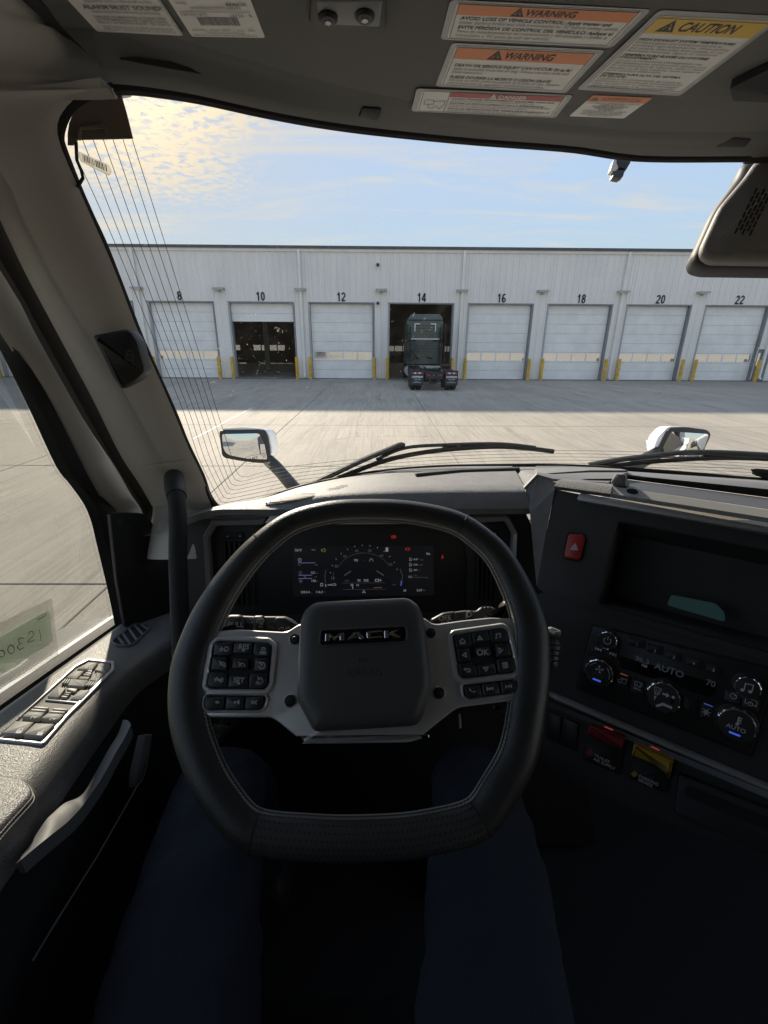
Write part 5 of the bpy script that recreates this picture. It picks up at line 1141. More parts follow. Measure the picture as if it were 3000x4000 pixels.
q.strokes(fW, [W5((252,1095),(262,1130),(262,1168)), W5((183,1128),(190,1110),(205,1104),(216,1118),(210,1140),(185,1160),(178,1176),(196,1172),(222,1160)), W5((152,1152),(132,1148),(116,1160),(122,1178),(140,1184),(122,1190),(110,1208),(126,1224),(156,1210)), W5(*[(70+22*math.cos(a*.52), 1222+28*math.sin(a*.52)) for a in range(13)]), W5(*[(8+20*math.cos(a*.52), 1250+22*math.sin(a*.52)) for a in range(13)]), W5((240,1030),(280,1012),(302,992))], .0016); q.build('handwriting', M['ink'], nt)
# ================================================================== steering wheel
zh = Z(1100, 2300, 660/1659)
WF = Fr(rel(-.01, .44, -.363), (1, 0, 0), (0, 1, 1))
M['wheel_leather'] = leather('wheel_leather', (.028, .027, .026), .38, 700, .28)
M['wheel_perf'] = leather('wheel_perforated', (.042, .041, .039), .42, 600, .3)
M['pad'] = mat('airbag_pad', (.055, .054, .052), .50, bump=.3, bscale=1100, bdist=.0004)
M['spoke'] = mat('spoke_silver', (.66, .655, .65), .31, metal=.65, bump=.04, bscale=1800, bdist=.0002)
sw_ = thing('steering_wheel', 'flat bottomed black leather steering wheel with silver spokes', 'steering wheel', WF.pt(0, 0, -.03))
outl = [(-.008,.220),(-.062,.216),(-.116,.199),(-.160,.163),(-.192,.122),(-.216,.078),(-.229,.038),(-.235,-.005),(-.226,-.059),(-.201,-.109),(-.170,-.148),(-.128,-.180),(-.06,-.188),(0,-.189),(.06,-.185),(.122,-.171),(.157,-.138),(.186,-.097),(.208,-.031),(.216,.010),(.219,.045),(.211,.086),(.186,.143),(.156,.177),(.118,.202),(.055,.217)]
hwv = {'t': .0165, 's': .0215, 'b': .0205}
def hw(a, b):
    t = max(0, min(1, (b+.16)/.38)); top = max(0, (b-.06)/.16)
    return .0205 + (.0225-.0205)*math.sin(math.pi*t)*(1-min(1, top)) + (.0163-.0205)*min(1, top)
NP = 260; po = sm_path([V((a, b, 0)) for a, b in outl], NP, True); cen = []; hws = []
for i, p in enumerate(po):
    t = po[(i+1) % NP]-po[i-1]; t.normalize(); n2 = V((-t.y, t.x, 0)); h_ = hw(p.x, p.y); 
    if (p+n2*.01).length > p.length: n2 = -n2
    cen.append(p+n2*h_); hws.append(h_)
ci = lambda sx, sy: min(range(NP), key=lambda i: (cen[i]-V((*WF.px(sx, sy), 0))).length)
iA, iB, iC, iD = ci(1040,2145), ci(1000,3250), ci(1880,3210), ci(1775,2110)
def rim(i0, i1, name, m_):
    idx = []; i = i0
    while True:
        idx.append(i % NP)
        if i % NP == i1: break
        i += 1
    q = MB(); q.tube([WF.pt(cen[i].x, cen[i].y, 0) for i in idx], [hws[i] for i in idx], 22, up=WF.n, ry=[.0165]*len(idx)); o = q.build(name, m_, sw_, ang=60); return idx, o
i1, o1 = rim(iA, iB, 'rim_side', M['wheel_leather']); i2, o2 = rim(iB, iC, 'rim_bottom', M['wheel_perf']); i3, o3 = rim(iC, iD, 'rim_side', M['wheel_leather']); i4, o4 = rim(iD, iA, 'rim_top', M['wheel_leather'])
q = MB()
for i in (iA, iB, iC, iD):
    j = (i+1) % NP; t = (WF.pt(cen[j].x, cen[j].y)-WF.pt(cen[i].x, cen[i].y)).normalized(); pc = WF.pt(cen[i].x, cen[i].y)
    side = t.cross(WF.n); q2 = [pc + WF.n*(.0167*math.cos(a*math.pi/12)) + side*((hws[i]+.0002)*math.sin(a*math.pi/12)) for a in range(24)]
    q.tube(q2, .0008, 5, closed=True)
q.build('leather_seams', M['hole'], sw_, kind='stuff')
# perforations on the lower grip
q = MB(); m_ = len(i2)
for a in range(46):
    for r in range(7):
        u_ = (a+.5+(r % 2)*.5)/47*(m_-1); i = i2[min(int(u_), m_-1)]; j = i2[min(int(u_)+1, m_-1)]; c_ = cen[i].lerp(cen[j], u_-int(u_))
        th = math.radians(-58+r*19.3); t = (cen[j]-cen[i]).normalized(); n2 = V((-t.y, t.x, 0)); n2 = n2 if n2.y > 0 else -n2
        N3 = (WF.n*math.cos(th)/.0165 + (WF.u*n2.x+WF.v*n2.y)*(math.sin(th)/hws[i])).normalized()
        P = WF.pt(c_.x, c_.y) + WF.n*(.0165*math.cos(th)) + (WF.u*n2.x+WF.v*n2.y)*(hws[i]*math.sin(th)) + N3*.0003
        f_ = Fr(P, WF.u, N3.cross(WF.u)); q.fill(f_, circ(.0011, 6), 0)
q.build('perforations', M['hole'], o2, smooth=False, kind='stuff', recalc=False)
# baseball stitching round the inner edge
q = MB()
for idx in (i1, i2, i3, i4):
    for k in range(len(idx)-1):
        for sub in (0, .5):
            i, j = idx[k], idx[k+1]; a = cen[i].lerp(cen[j], sub); b = cen[i].lerp(cen[j], min(1, sub+.42)); t = (cen[j]-cen[i]).normalized(); n2 = V((-t.y, t.x, 0))
            if a.dot(n2) > 0: n2 = -n2
            for th0, th1 in ((58, 66), (84, 76)):
                P = []
                for c_, th in ((a, th0), (b, th1)):
                    th = math.radians(th); P.append(WF.pt(c_.x, c_.y) + WF.n*(.0170*math.cos(th)) + (WF.u*n2.x+WF.v*n2.y)*((hws[i]+.0005)*math.sin(th)))
                q.tube(P, .0006, 4)
q.build('stitching', M['thread'], sw_, kind='stuff')
# spoke plate
D_ = lambda x, y: (x*3000/1659, y*3000/1659)
outline = [za(*a) for a in ((1255,92),(1130,172),(1080,188),(900,178),(560,160),(250,185),(190,210),(100,600),(55,870),(68,920),(230,1095),(275,1112),(935,1114),(1000,1150),(1290,1385))] + [D_(*a) for a in ((640,1592),(680,1607),(885,1604),(935,1588))] + [zb(*a) for a in ((115,1380),(480,1090),(540,1060),(1140,985),(1190,945),(1318,765),(1330,700),(1185,165),(1150,118),(1090,95),(880,86),(560,120),(300,158),(240,150),(155,85))]
q = MB(); Wp = WF.off(.006); pp = rnd(Wp.pxs(outline), .006, 3); q.prism(Wp, pp, -.018, 0, .002); sp_ = q.build('spoke_plate', M['spoke'], sw_, ang=40)
q = MB(); Wb = WF.off(-.013); pb = Wb.pxs(outline); bx0 = sum(a for a, b in pb)/len(pb); by0 = sum(b for a, b in pb)/len(pb); q.prism(Wb, [(bx0+(a-bx0)*.96, by0+(b-by0)*.93) for a, b in pb], -.02, 0); q.build('spoke_back', M['matt_black'], sw_)
# leather webs where the spokes meet the rim
def web(pts):
    q = MB(); w_ = WF.off(-.002); q.prism(w_, rnd(w_.pxs(pts), .012, 4), -.02, .004, .006); q.build('spoke_web', M['wheel_leather'], sw_, ang=60)
web([za(*a) for a in ((60,-20),(250,-40),(330,60),(480,150),(620,165),(200,240),(80,880),(260,1110),(620,1150),(430,1260),(330,1420),(120,1400),(0,700))])
web([zb(*a) for a in ((1020,-130),(985,0),(930,55),(760,100),(1160,130),(1330,700),(1180,965),(850,1040),(910,1100),(1040,1150),(1100,1280),(1240,1300),(1420,760),(1330,300),(1180,0))])
# button wells, bezels and buttons
M['btn_w'] = mat('wheel_button', (.022, .022, .023), .42, bump=.08, bscale=1500, bdist=.0002)
Wt = WF.off(.0062)
def well(zf, pts, bez=.006):
    p = ccw(rnd(Wt.pxs([zf(*a) for a in pts]), .002, 2)); q = MB(); q.ring(Wt, inset(p, -bez), p, -.003, .0035, .0016); q.build('button_bezel', M['spoke'], sw_, ang=30)
    q = MB(); q.prism(Wt, p, -.003, .0008); q.build('button_well', M['hole'], sw_)
well(za, ((372,288),(905,306),(952,345),(917,748),(872,810),(288,803),(246,768),(318,335)))
well(za, ((258,872),(868,880),(884,902),(862,992),(826,1032),(265,1034),(220,990),(238,892)), .003)
well(zb, ((478,276),(1000,203),(1047,240),(1142,642),(1112,688),(575,750),(530,712),(466,302)))
well(zb, ((573,820),(1140,753),(1172,780),(1184,862),(1152,902),(640,968),(588,932)), .003)
def btn(zf, pts, name='button', h=.0048):
    q = MB(); q.prism(Wt, rnd(Wt.pxs([zf(*a) for a in pts]), .0012, 2), .0005, h, .0014); return q.build(name, M['btn_w'], sw_, ang=40)
def bi(b, zf, lines=(), wd=.0009, fills=(), h=.0048):
    f_ = WF.off(.0062+h+.0003); q = MB(); q.strokes(f_, [f_.pxs([zf(*a) for a in l]) for l in lines], wd, 0)
    for p in fills: q.fill(f_, f_.pxs([zf(*a) for a in p]), 0)
    q.build('icon', M['icon_b'], b, recalc=False)
M['icon_b'] = mat('button_icon', (.42, .42, .43), .6)
def bt(b, zf, s, x, y, size, h=.0048): f_ = WF.off(.0062+h+.0003); text('legend', s, f_.at(*f_.px(*zf(x, y)), math.radians(1.5 if zf is zb else -2.5)), size, M['icon_b'], b, bold=.015, c=0)
def speed(cx, cy, k=1):
    ar = [(cx+30*k*math.cos(math.radians(a)), cy+12*k-34*k*math.sin(math.radians(a))) for a in range(-15, 200, 18)]
    return [ar, [(cx-26*k, cy-20*k), (cx+2*k, cy+14*k)], [(cx-42*k, cy-38*k), (cx-28*k, cy-24*k)]]
b = btn(za, ((335,312),(530,306),(530,410),(500,450),(324,450))); bi(b, za, [[(385,372),(412,362)], [(382,385),(412,376)], [(380,398),(412,390)], [(395,348),(445,402)], [(440,352),(462,350),(478,366),(472,388),(452,398),(438,388),(440,352)]])
b = btn(za, ((550,310),(745,314),(735,430),(535,425))); bt(b, za, 'RES', 642, 352, .0080); bi(b, za, [[(622,386),(655,387)], [(639,371),(638,402)]], .0014)
b = btn(za, ((765,317),(905,317),(940,350),(925,465),(790,462),(752,425))); bi(b, za, [[(832,392),(812,425)], [(870,394),(886,428)], [(828,412),(874,413)], [(822,426),(882,428)], [(834,400),(868,400)], [(836,378),(840,358),(866,358),(874,378),(836,378)]], .001)
b = btn(za, ((318,462),(470,462),(465,610),(295,605))); bi(b, za, speed(412,540)+[[(385,508),(438,570)]])
b = btn(za, ((545,483),(700,485),(692,593),(528,593)), h=.0062); bi(b, za, speed(622,550), h=.0062)
b = btn(za, ((772,477),(920,477),(905,622),(760,620))); bi(b, za, [[(838+32*math.cos(math.radians(a)), 552-34*math.sin(math.radians(a))) for a in range(-170, 140, 20)], [(820,525),(846,556)], [(800,508),(818,524)]], .0011)
b = btn(za, ((285,627),(440,630),(480,667),(468,790),(290,795),(262,760))); bi(b, za, [[(325,690),(345,696)], [(320,706),(342,706)], [(322,722),(342,718)], [(400,694),(422,688)], [(402,706),(425,706)], [(400,718),(420,724)], [(352,718),(352,695),(372,715),(392,694),(390,718)], [(348,676),(396,736)]])
b = btn(za, ((500,660),(700,660),(690,790),(480,790))); bt(b, za, 'SET', 590, 714, .0080); bi(b, za, [[(568,748),(602,748)]], .0014)
b = btn(za, ((735,642),(910,642),(895,770),(862,800),(705,800),(712,682))); bi(b, za, speed(820,700,.8)+[[(772,745),(785,725),(808,735),(806,752),(775,750)], [(815,758),(855,722)]])
b = btn(za, ((246,892),(446,896),(430,1025),(265,1025),(228,985))); bi(b, za, [[(368,935),(372,962)]], .001, [[(335,940),(345,940),(358,928),(356,968),(344,958),(334,956)]])
b = btn(za, ((466,896),(656,896),(645,1028),(452,1028))); bi(b, za, [[(570,936),(574,948),(570,962)], [(578,930),(583,948),(578,968)], [(586,925),(592,948),(586,974)]], .0009, [[(533,940),(543,940),(558,928),(556,968),(542,960),(532,956)]])
b = btn(za, ((676,896),(870,892),(850,985),(820,1025),(662,1028))); bi(b, za, [[(730,928),(726,948),(732,970)], [(742,932),(738,948),(743,966)], [(754,936),(750,948),(755,962)], [(786,930),(772,936),(766,948),(774,952),(768,964),(784,970)]], .0009)
b = btn(zb, ((478,292),(505,276),(648,263),(665,375),(630,415),(495,425))); bi(b, zb, [[(538,350),(568,318),(602,346)], [(546,345),(550,375),(562,374)], [(582,372),(598,370),(594,342)]], .001, [[(564,378),(562,352),(578,350),(581,376)]])
b = btn(zb, ((658,263),(838,240),(865,345),(680,378))); bi(b, zb, [[(736,330),(757,290),(785,324),(736,330)]], .0013)
b = btn(zb, ((858,237),(1010,217),(1040,242),(1060,350),(905,370),(870,340))); bi(b, zb, [[(940,316),(936,268),(978,262),(982,302)]], .0013, [[(930+10*math.cos(a), 314+8*math.sin(a)) for a in (0,1,2,3,4,5)], [(972+10*math.cos(a), 304+8*math.sin(a)) for a in (0,1,2,3,4,5)]])
b = btn(zb, ((500,437),(635,420),(655,560),(525,575))); bi(b, zb, [[(574,495),(606,470),(614,516),(574,495)]], .0013)
b = btn(zb, ((705,427),(850,407),(870,500),(725,525)), h=.0062); bt(b, zb, 'OK', 789, 468, .0098, .0062)
b = btn(zb, ((915,380),(1058,362),(1095,505),(935,525))); bi(b, zb, [[(962,420),(1004,440),(972,470),(962,420)]], .0013)
b = btn(zb, ((520,594),(670,577),(710,612),(730,720),(575,742),(540,715))); bi(b, zb, [[(592,648),(640,642),(656,655),(652,672),(615,676)], [(606,634),(590,648),(610,660)]], .0013)
b = btn(zb, ((722,604),(910,580),(930,695),(745,718))); bi(b, zb, [[(798,630),(848,624),(828,664),(798,630)]], .0013)
b = btn(zb, ((930,552),(960,537),(1105,517),(1135,640),(1110,670),(950,690))); bi(b, zb, [[(1000,586),(1058,578)], [(1004,608),(1062,600)], [(1008,630),(1066,622)]], .0016)
b = btn(zb, ((585,837),(750,820),(780,940),(640,960),(600,925))); bi(b, zb, (), .001, [[(642,862),(655,858),(664,872),(660,880),(680,892),(692,882),(712,882),(710,892),(690,898),(665,890),(646,876)]])
b = btn(zb, ((772,817),(945,797),(975,920),(790,940))); bi(b, zb, [[(836,838),(840,880)]], .0014, [[(844,862),(868,840),(872,876)], [(872,858),(900,836),(904,872)]])
b = btn(zb, ((970,792),(1140,767),(1165,802),(1170,855),(1140,890),(990,912))); bi(b, zb, [[(1096,810),(1100,850)]], .0014, [[(1032,818),(1064,834),(1036,854)], [(1064,814),(1094,832),(1068,850)]])
# airbag pad
Wh = WF.off(.014)
padp = ccw(Wh.pxs([zh(*a) for a in ((360,138),(1210,99),(1262,112),(1345,175),(1395,300),(1475,960),(1380,1260),(1340,1320),(1280,1345),(350,1400),(310,1380),(160,1100),(155,1000),(190,330),(232,220),(300,162))])); pad = rnd(padp, .01, 3)
q = MB(); vs = []; n_ = len(pad); rings = [(-.001, -.016), (-.0005, -.002), (.0, .004), (.0025, .010), (.006, .0135), (.012, .0160), (.020, .0170), (.05, .0174)]
pcx, pcy = sum(a for a, b in pad)/n_, sum(b for a, b in pad)/n_
for ins, h in rings: vs += [Wh.pt(pcx+(a-pcx)*(1-ins/.085), pcy+(b-pcy)*(1-ins/.085), h) for a, b in pad]
q.add(vs, [(k*n_+i, k*n_+(i+1) % n_, (k+1)*n_+(i+1) % n_, (k+1)*n_+i) for k in range(len(rings)-1) for i in range(n_)] + [tuple(range((len(rings)-1)*n_, len(rings)*n_))]); ab = q.build('airbag_pad', M['pad'], sw_, ang=60)
Wl = WF.off(.0312)
p = ccw(rnd(Wl.pxs([zh(*a) for a in ((388,412),(1200,374),(1220,395),(1222,498),(1196,516),(398,552),(380,538))]), .002, 3)); q = MB(); q.ring(Wl, inset(p, -.0022), p, -.002, .0012, .0008); q.build('emblem_rim', M['pad'], sw_)
q = MB(); q.prism(Wl, p, -.002, .0003); em = q.build('emblem', M['gloss_black'], sw_)
for nm, pts in (('M', [(426,520),(431,443),(478,440),(523,476),(570,435),(618,432),(620,507),(572,511),(570,477),(527,508),(518,509),(479,480),(476,516)]), ('A', [(638,505),(710,427),(762,424),(825,496),(772,500),(760,486),(708,489),(694,503)]), ('C', [(833,432),(848,418),(988,409),(990,432),(878,440),(880,471),(990,463),(990,486),(850,495),(835,482)]), ('K', [(1005,412),(1050,409),(1050,437),(1108,406),(1166,402),(1100,440),(1177,480),(1120,484),(1052,453),(1052,488),(1008,491)])):
    q = MB(); q.prism(Wl, Wl.pxs([zh(*a) for a in pts]), 0, .0024, .0009); q.build('letter', M['chrome'], em, ang=20)
q = MB(); q.fill(Wl, Wl.pxs([zh(*a) for a in ((718,472),(738,447),(756,469))]), .0026); q.build('letter_gap', M['gloss_black'], em)
M['deboss'] = mat('debossed_mark', (.018, .018, .018), .6)
text('airbag_lettering', 'AIRBAG', Wl.at(*Wl.px(*zh(812, 826)), math.radians(2)), .0125, M['deboss'], ab, c=.0002, sx=.95)
q = MB(); q.strokes(Wl, [Wl.pxs([zh(*a) for a in l]) for l in ([(762,672),(766,722)], [(766,678),(785,692),(855,686)], [(766,716),(786,702),(800,700)], [(795,712),(800,700),(840,696),(845,706),(838,714),(800,718),(795,712)])], .0011, .0002); q.build('horn_symbol', M['deboss'], ab)
for cx, cy, r in ((130,495,45),(86,1100,48),(1466,435,44),(1545,1022,47)):
    f_ = Wt.at(*Wt.px(*zh(cx, cy)), 0, 0); rr_ = r*.000137
    q = MB(); q.lathe(f_, [(rr_*1.12, -.001), (rr_*1.12, .0004), (rr_*1.02, .0010), (rr_*.98, .0002)], 24); bo = q.build('bolt_recess', M['spoke'], sw_)
    q = MB(); q.lathe(f_, [(rr_*.97, 0), (rr_*.97, .0012), (rr_*.9, .0013)], 20); q.build('recess_floor', M['hole'], bo)
    q = MB(); q.lathe(f_, [(rr_*.55, 0), (rr_*.55, .0022), (rr_*.45, .0028), (rr_*.22, .0028), (rr_*.2, .0018)], 12); q.build('bolt_head', M['btn'], bo)
# ---- column, stalks
col = thing('steering_column', 'black steering column shroud behind the steering wheel', 'steering column', WF.pt(0, -.05, -.2))
q = MB(); q.prism(Fr(WF.pt(0, -.01, -.30), WF.u, WF.v), rnd([(-.07, -.055), (.07, -.055), (.085, .03), (.06, .065), (-.06, .065), (-.085, .03)], .03), 0, .255, .03); q.build('shroud', M['matt_black'], col, ang=50)
Wk = WF.off(-.055)
def SP(name, m_, zf, pts, par, c0=-.02, c1=0, bev=.003, r=.003, fr=None):
    fr = fr or Wk; q = MB(); q.prism(fr, rnd(fr.pxs([zf(*a) for a in pts]), r, 3), c0, c1, bev); return q.build(name, m_, par, ang=40)
M['stalk'] = mat('stalk_grey', (.060, .060, .062), .45, bump=.1, bscale=1200, bdist=.0003)
tsl = thing('turn_signal_stalk', 'left column stalk with wiper ring and PULL lettering', 'stalk', Wk.pt(*Wk.px(*zl(800,1850))), 'column stalks')
SP('lever_body', M['stalk'], zl, ((330,1765),(530,1748),(900,1765),(1390,1765),(1500,1815),(1600,1895),(1640,2060),(330,2060)), tsl)
SP('lever_end', M['btn_w'], zl, ((425,1832),(525,1768),(702,1766),(748,1812),(748,2050),(425,2050)), tsl, 0, .014, .005)
SP('wiper_ring', M['btn_w'], zl, ((905,1782),(1050,1776),(1068,1800),(1060,2050),(895,2050)), tsl, 0, .012, .004)
SP('symbol_pad', M['btn_w'], zl, ((1240,1790),(1390,1795),(1590,1905),(1600,2060),(1210,2060),(1210,1860)), tsl, 0, .004, .002)
f_ = Wk.off(.0143); text('legend', 'PULL', f_.at(*f_.px(*zl(582,1912))), .0098, M['icon_b'], tsl, bold=.012)
f_ = Wk.off(.0123); text('legend', 'LO', f_.at(*f_.px(*zl(985,1845)), 0), .0085, M['icon_b'], tsl, bold=.012); text('legend', 'HI', f_.at(*f_.px(*zl(985,1808)), 0), .0065, M['icon_b'], tsl, bold=.012)
q = MB(); q.strokes(f_, [f_.pxs([zl(*a) for a in l]) for l in ([(962,1895),(1015,1895)], [(960,1945),(1000,1945)])], .0013); f2 = Wk.off(.0003); q.fill(f2, f2.pxs([zl(*a) for a in ((825,1885),(850,1850),(870,1885))])); f3 = Wk.off(.0043); q.strokes(f3, [f3.pxs([zl(*a) for a in l]) for l in ([(1275,1990),(1335,1940),(1330,1960),(1362,1960),(1362,1990)], [(1475,1985),(1440,1940),(1440,1960),(1402,1962),(1402,1990)])], .0008)
q.strokes(f2, [f2.pxs([zl(*a) for a in l]) for l in ([(805,1800),(880,1798),(860,1825),(825,1822),(805,1800)], [(840,1800),(850,1820)])], .0008); q.build('symbols', M['icon_b'], tsl, recalc=False)
rs = thing('light_stalk', 'right column stalk with OFF dial and ribbed grey lever', 'stalk', Wk.pt(*Wk.px(*zb(500,80))), 'column stalks')
SP('lever_body', M['stalk'], zr, ((-260,1900),(-120,1830),(250,1778),(430,1790),(470,1772),(520,1722),(720,1712),(808,1775),(860,1900),(600,2080),(-300,2120)), rs)
SP('dial', M['btn_w'], zb, ((215,118),(350,45),(470,28),(500,60),(512,160),(240,180)), rs, 0, .010, .004)
SP('switch_ring', M['btn_w'], zb, ((605,30),(668,20),(690,110),(600,130)), rs, 0, .010, .003)
for k in range(3): SP('grip_rib', M['hole'], zr, ((535+k*62,1718),(560+k*62,1716),(565+k*62,1765),(545+k*62,1772)), rs, -.001, .0012, .0004, .001)
f_ = Wk.off(.0103); text('legend', 'OFF', f_.at(*f_.px(*zb(378,97)), .05), .0095, M['icon_b'], rs, bold=.012); text('legend', 'A', f_.at(*f_.px(*zb(432,106)), .05), .0085, M['icon_b'], rs, bold=.012); text('legend', 'D', f_.at(*f_.px(*zb(642,58)), .05), .011, M['icon_b'], rs, bold=.012)
q = MB(); q.strokes(f_, [f_.pxs([zb(*a) for a in l]) for l in ([(400,118),(422,142)], [(335,150),(360,138),(385,145)])], .0011); q.build('symbols', M['icon_b'], rs, recalc=False)
ss = thing('shift_stalk', 'short grey ribbed stalk right of the steering wheel rim', 'stalk', Wk.pt(*Wk.px(*z7(250,1200))), 'column stalks')
W9 = WF.off(-.05)
SP('stalk_top', M['grey_pl'], z7, ((188,1110),(243,1074),(320,1104),(305,1145),(205,1132)), ss, -.02, .006, .004, .003, W9)
SP('stalk_body', M['stalk'], z7, ((205,1132),(305,1145),(325,1190),(305,1350),(240,1350),(210,1240)), ss, -.03, 0, .006, .005, W9)
for k in range(4): SP('stalk_rib', M['matt_black'], z7, ((240,1180+k*36),(318,1195+k*34),(316,1203+k*34),(240,1190+k*36)), ss, -.001, .002, .001, .001, W9)
f_ = W9.off(.0063); q = MB(); q.strokes(f_, [f_.pxs([z7(*a) for a in l]) for l in ([(240,1085),(240,1106),(275,1108)], arc(260,1097,9,0,360,12), arc(262,1116,4,0,360,8), arc(272,1118,4,0,360,8))], .0012); q.build('symbols', M['icon'], ss, recalc=False)
ky = thing('key_tab', 'thin metal strip hanging behind the right wheel spoke', 'metal strip', WF.pt(.11, -.1, -.1)); f_ = WF.off(-.08); q = MB(); q.prism(f_, f_.pxs([zb(*a) for a in ((528,1132),(550,1132),(562,1285),(538,1288))]), -.002, 0, .0005); q.build('strip', M['plate_steel'], ky)
# ================================================================== overhead labels and fittings
from mathutils.bvhtree import BVHTree
HB = BVHTree.FromPolygons([V(v) for v in HLQ.v+FPQ.v], [f for f in HLQ.f]+[tuple(i+len(HLQ.v) for i in f) for f in FPQ.f])
def onH(sx, sy):
    h = HB.ray_cast(EYE, ray(sx, sy).normalized()); return h[0] if h[0] else atZ(sx, sy, CAM_H+.33)
z2 = Z(1500, 0, 1500/1659); z1 = Z(0, 0, 1500/1659); zL = Z(300, 0, 800/1659)
M['lab_white'] = mat('label_white', (.62, .61, .57), .55); M['lab_clear'] = mat('label_border', (.24, .24, .23), .35); M['lab_orange'] = mat('label_orange', (.62, .20, .06), .55); M['lab_yellow'] = mat('label_yellow', (.62, .40, .05), .55)
M['lab_red'] = mat('label_red', (.38, .06, .05), .55); M['lab_ink'] = mat('label_ink', (.05, .05, .05), .7); M['lab_ink2'] = mat('label_print', (.20, .20, .195), .7); M['lab_dim'] = mat('label_dim_white', (.42, .40, .37), .55); M['tag_white'] = mat('tag_white', (.7, .69, .66), .6)
_n = M['tag_white'].node_tree; _tl = nd(_n, 'ShaderNodeBsdfTranslucent'); _tl.inputs[0].default_value = (.75, .74, .7, 1); _mx = nd(_n, 'ShaderNodeMixShader'); _mx.inputs[0].default_value = .6
_n.links.new(_n.nodes['Principled BSDF'].outputs[0], _mx.inputs[1]); _n.links.new(_tl.outputs[0], _mx.inputs[2]); _n.links.new(_mx.outputs[0], _n.nodes['Material Output'].inputs[0])
class Quad:
    def __init__(s, c, lift=.0015):
        cx = sum(a[0] for a in c)/4; cy = sum(a[1] for a in c)/4
        H_ = [onH(cx+(a[0]-cx)*k, cy+(a[1]-cy)*k) for a in c for k in (1, .75, .5, .25)] + [onH(cx, cy)]; P4 = [onH(*a) for a in c]
        n = (P4[1]-P4[3]).cross(P4[2]-P4[0]).normalized(); m = sum(H_, V((0, 0, 0)))/len(H_)
        if n.dot(EYE-m) < 0: n = -n
        top_ = max((h-m).dot(n) for h in H_); m = m+n*top_          # flat label clears the curved lining
        s.p = [EYE + ray(*a)*((m-EYE).dot(n)/ray(*a).dot(n)) for a in c]
        s.n = n; s.o = [p+n*lift for p in s.p]; s.w = ((s.p[1]-s.p[0]).length+(s.p[2]-s.p[3]).length)/2; s.h = ((s.p[3]-s.p[0]).length+(s.p[2]-s.p[1]).length)/2
    def at(s, u, v, c=0):
        a = s.o[0].lerp(s.o[1], u); b = s.o[3].lerp(s.o[2], u); return a.lerp(b, v)+s.n*c
    def sheet(s, name, m_, u0, v0, u1, v1, c, par, r=.0, thick=.0003):
        pl = rect(u0*s.w, v0*s.h, u1*s.w, v1*s.h); pl = rnd(pl, r, 4) if r else pl; q = MB(); n = len(pl)
        tp = [s.at(a/s.w, b/s.h, c) for a, b in pl]; bt_ = [s.at(a/s.w, b/s.h, c-thick) for a, b in pl]
        q.add(tp+bt_, [tuple(range(n)), tuple(range(2*n-1, n-1, -1))] + [(i, (i+1) % n, n+(i+1) % n, n+i) for i in range(n)]); return q.build(name, m_, par, smooth=False)
    def txt(s, st, u, v, h, m_, par, al='LEFT', bold=0, c=.0006, fit=None, shear=0):
        k = [1]
        def wp(x, y): return s.at(u + x*k[0]/s.w, v - y/s.h, c)
        o = text('print', st, None, h*s.h, m_, par, al, bold=bold, warp=lambda x, y: V((x, y, 0)), shear=shear)
        xs = [vv.co.x for vv in o.data.vertices]; wd = (max(xs)-min(xs)) if xs else 1
        if fit: k[0] = fit*s.w/wd
        for vv in o.data.vertices: vv.co = wp(vv.co.x, vv.co.y)
        return o
    def lines(s, name, ls, wd, m_, par, c=.0006):
        q = MB(); f_ = Fr(s.at(0, 0, c), s.p[1]-s.p[0], s.p[0]-s.p[3]); L = []
        for l in ls:
            r_ = []
            for a in l: p = s.at(a[0], a[1], c)-f_.o; r_.append((p.dot(f_.u), p.dot(f_.v)))
            L.append(r_)
        if f_.n.dot(s.n) < 0: pass
        q.strokes(f_, L, wd, 0); return q.build(name, m_, par, smooth=False, recalc=False)
def label_(zf, c, name, label, border=True):
    qd = Quad([zf(*a) for a in c], .0006); t = thing(name, label, 'label', qd.at(.5, .5), 'labels on the headliner')
    if border:
        qd.sheet('clear_border', M['lab_clear'], 0, 0, 1, 1, 0, t, .006); qd.sheet('label_face', M['lab_white'], .035, .05, .965, .95, .0003, t, .004)
        qd.lines('keyline', [[(.048, .07), (.952, .07), (.952, .93), (.048, .93), (.048, .07)]], .0007, M['lab_ink'], t, .0007)
    else: qd.sheet('label_face', M['lab_white'], 0, 0, 1, 1, 0, t, .003)
    return qd, t
def tri(qd, t, u, v, h, m_):
    a = h*qd.h/qd.w; qd.lines('warning_triangle', [[(u-a*.55, v+h*.45), (u, v-h*.5), (u+a*.55, v+h*.45), (u-a*.55, v+h*.45)], [(u, v-h*.15), (u, v+h*.3)], [(u-a*.2, v+h*.3), (u+a*.2, v+h*.3)]], h*qd.h*.22, m_, t, .0008)
qd, t = label_(z2, ((287,-4),(1157,38),(985,204),(243,168)), 'warning_label', 'white and orange WARNING label about vehicle control, topmost beside the caution label')
qd.sheet('colour_band', M['lab_orange'], .05, .075, .95, .32, .0006, t)
qd.txt('WARNING', .52, .20, .21, M['lab_ink'], t, 'CENTER', .02, .0009, fit=.26, shear=.15); tri(qd, t, .355, .20, .17, M['lab_ink'])
for v, b, s_, f_ in ((.40, .02, 'AVOID LOSS OF VEHICLE CONTROL: Apply tractor and', .80), (.505, 0, 'trailer parking brake and shift transmission to "N" before exiting vehicle.', .86), (.63, .02, 'EVITE PÉRDIDA DE CONTROL DEL VEHÍCULO: Aplique el', .85), (.735, 0, 'freno de estacionamiento del tractocamión y del remolque y cambie la', .84), (.84, 0, 'transmisión a "N" antes de salir del vehículo.', .53)): qd.txt(s_, .075, v, .115, M['lab_ink'] if b else M['lab_ink2'], t, 'LEFT', b, .0006, f_, .1)
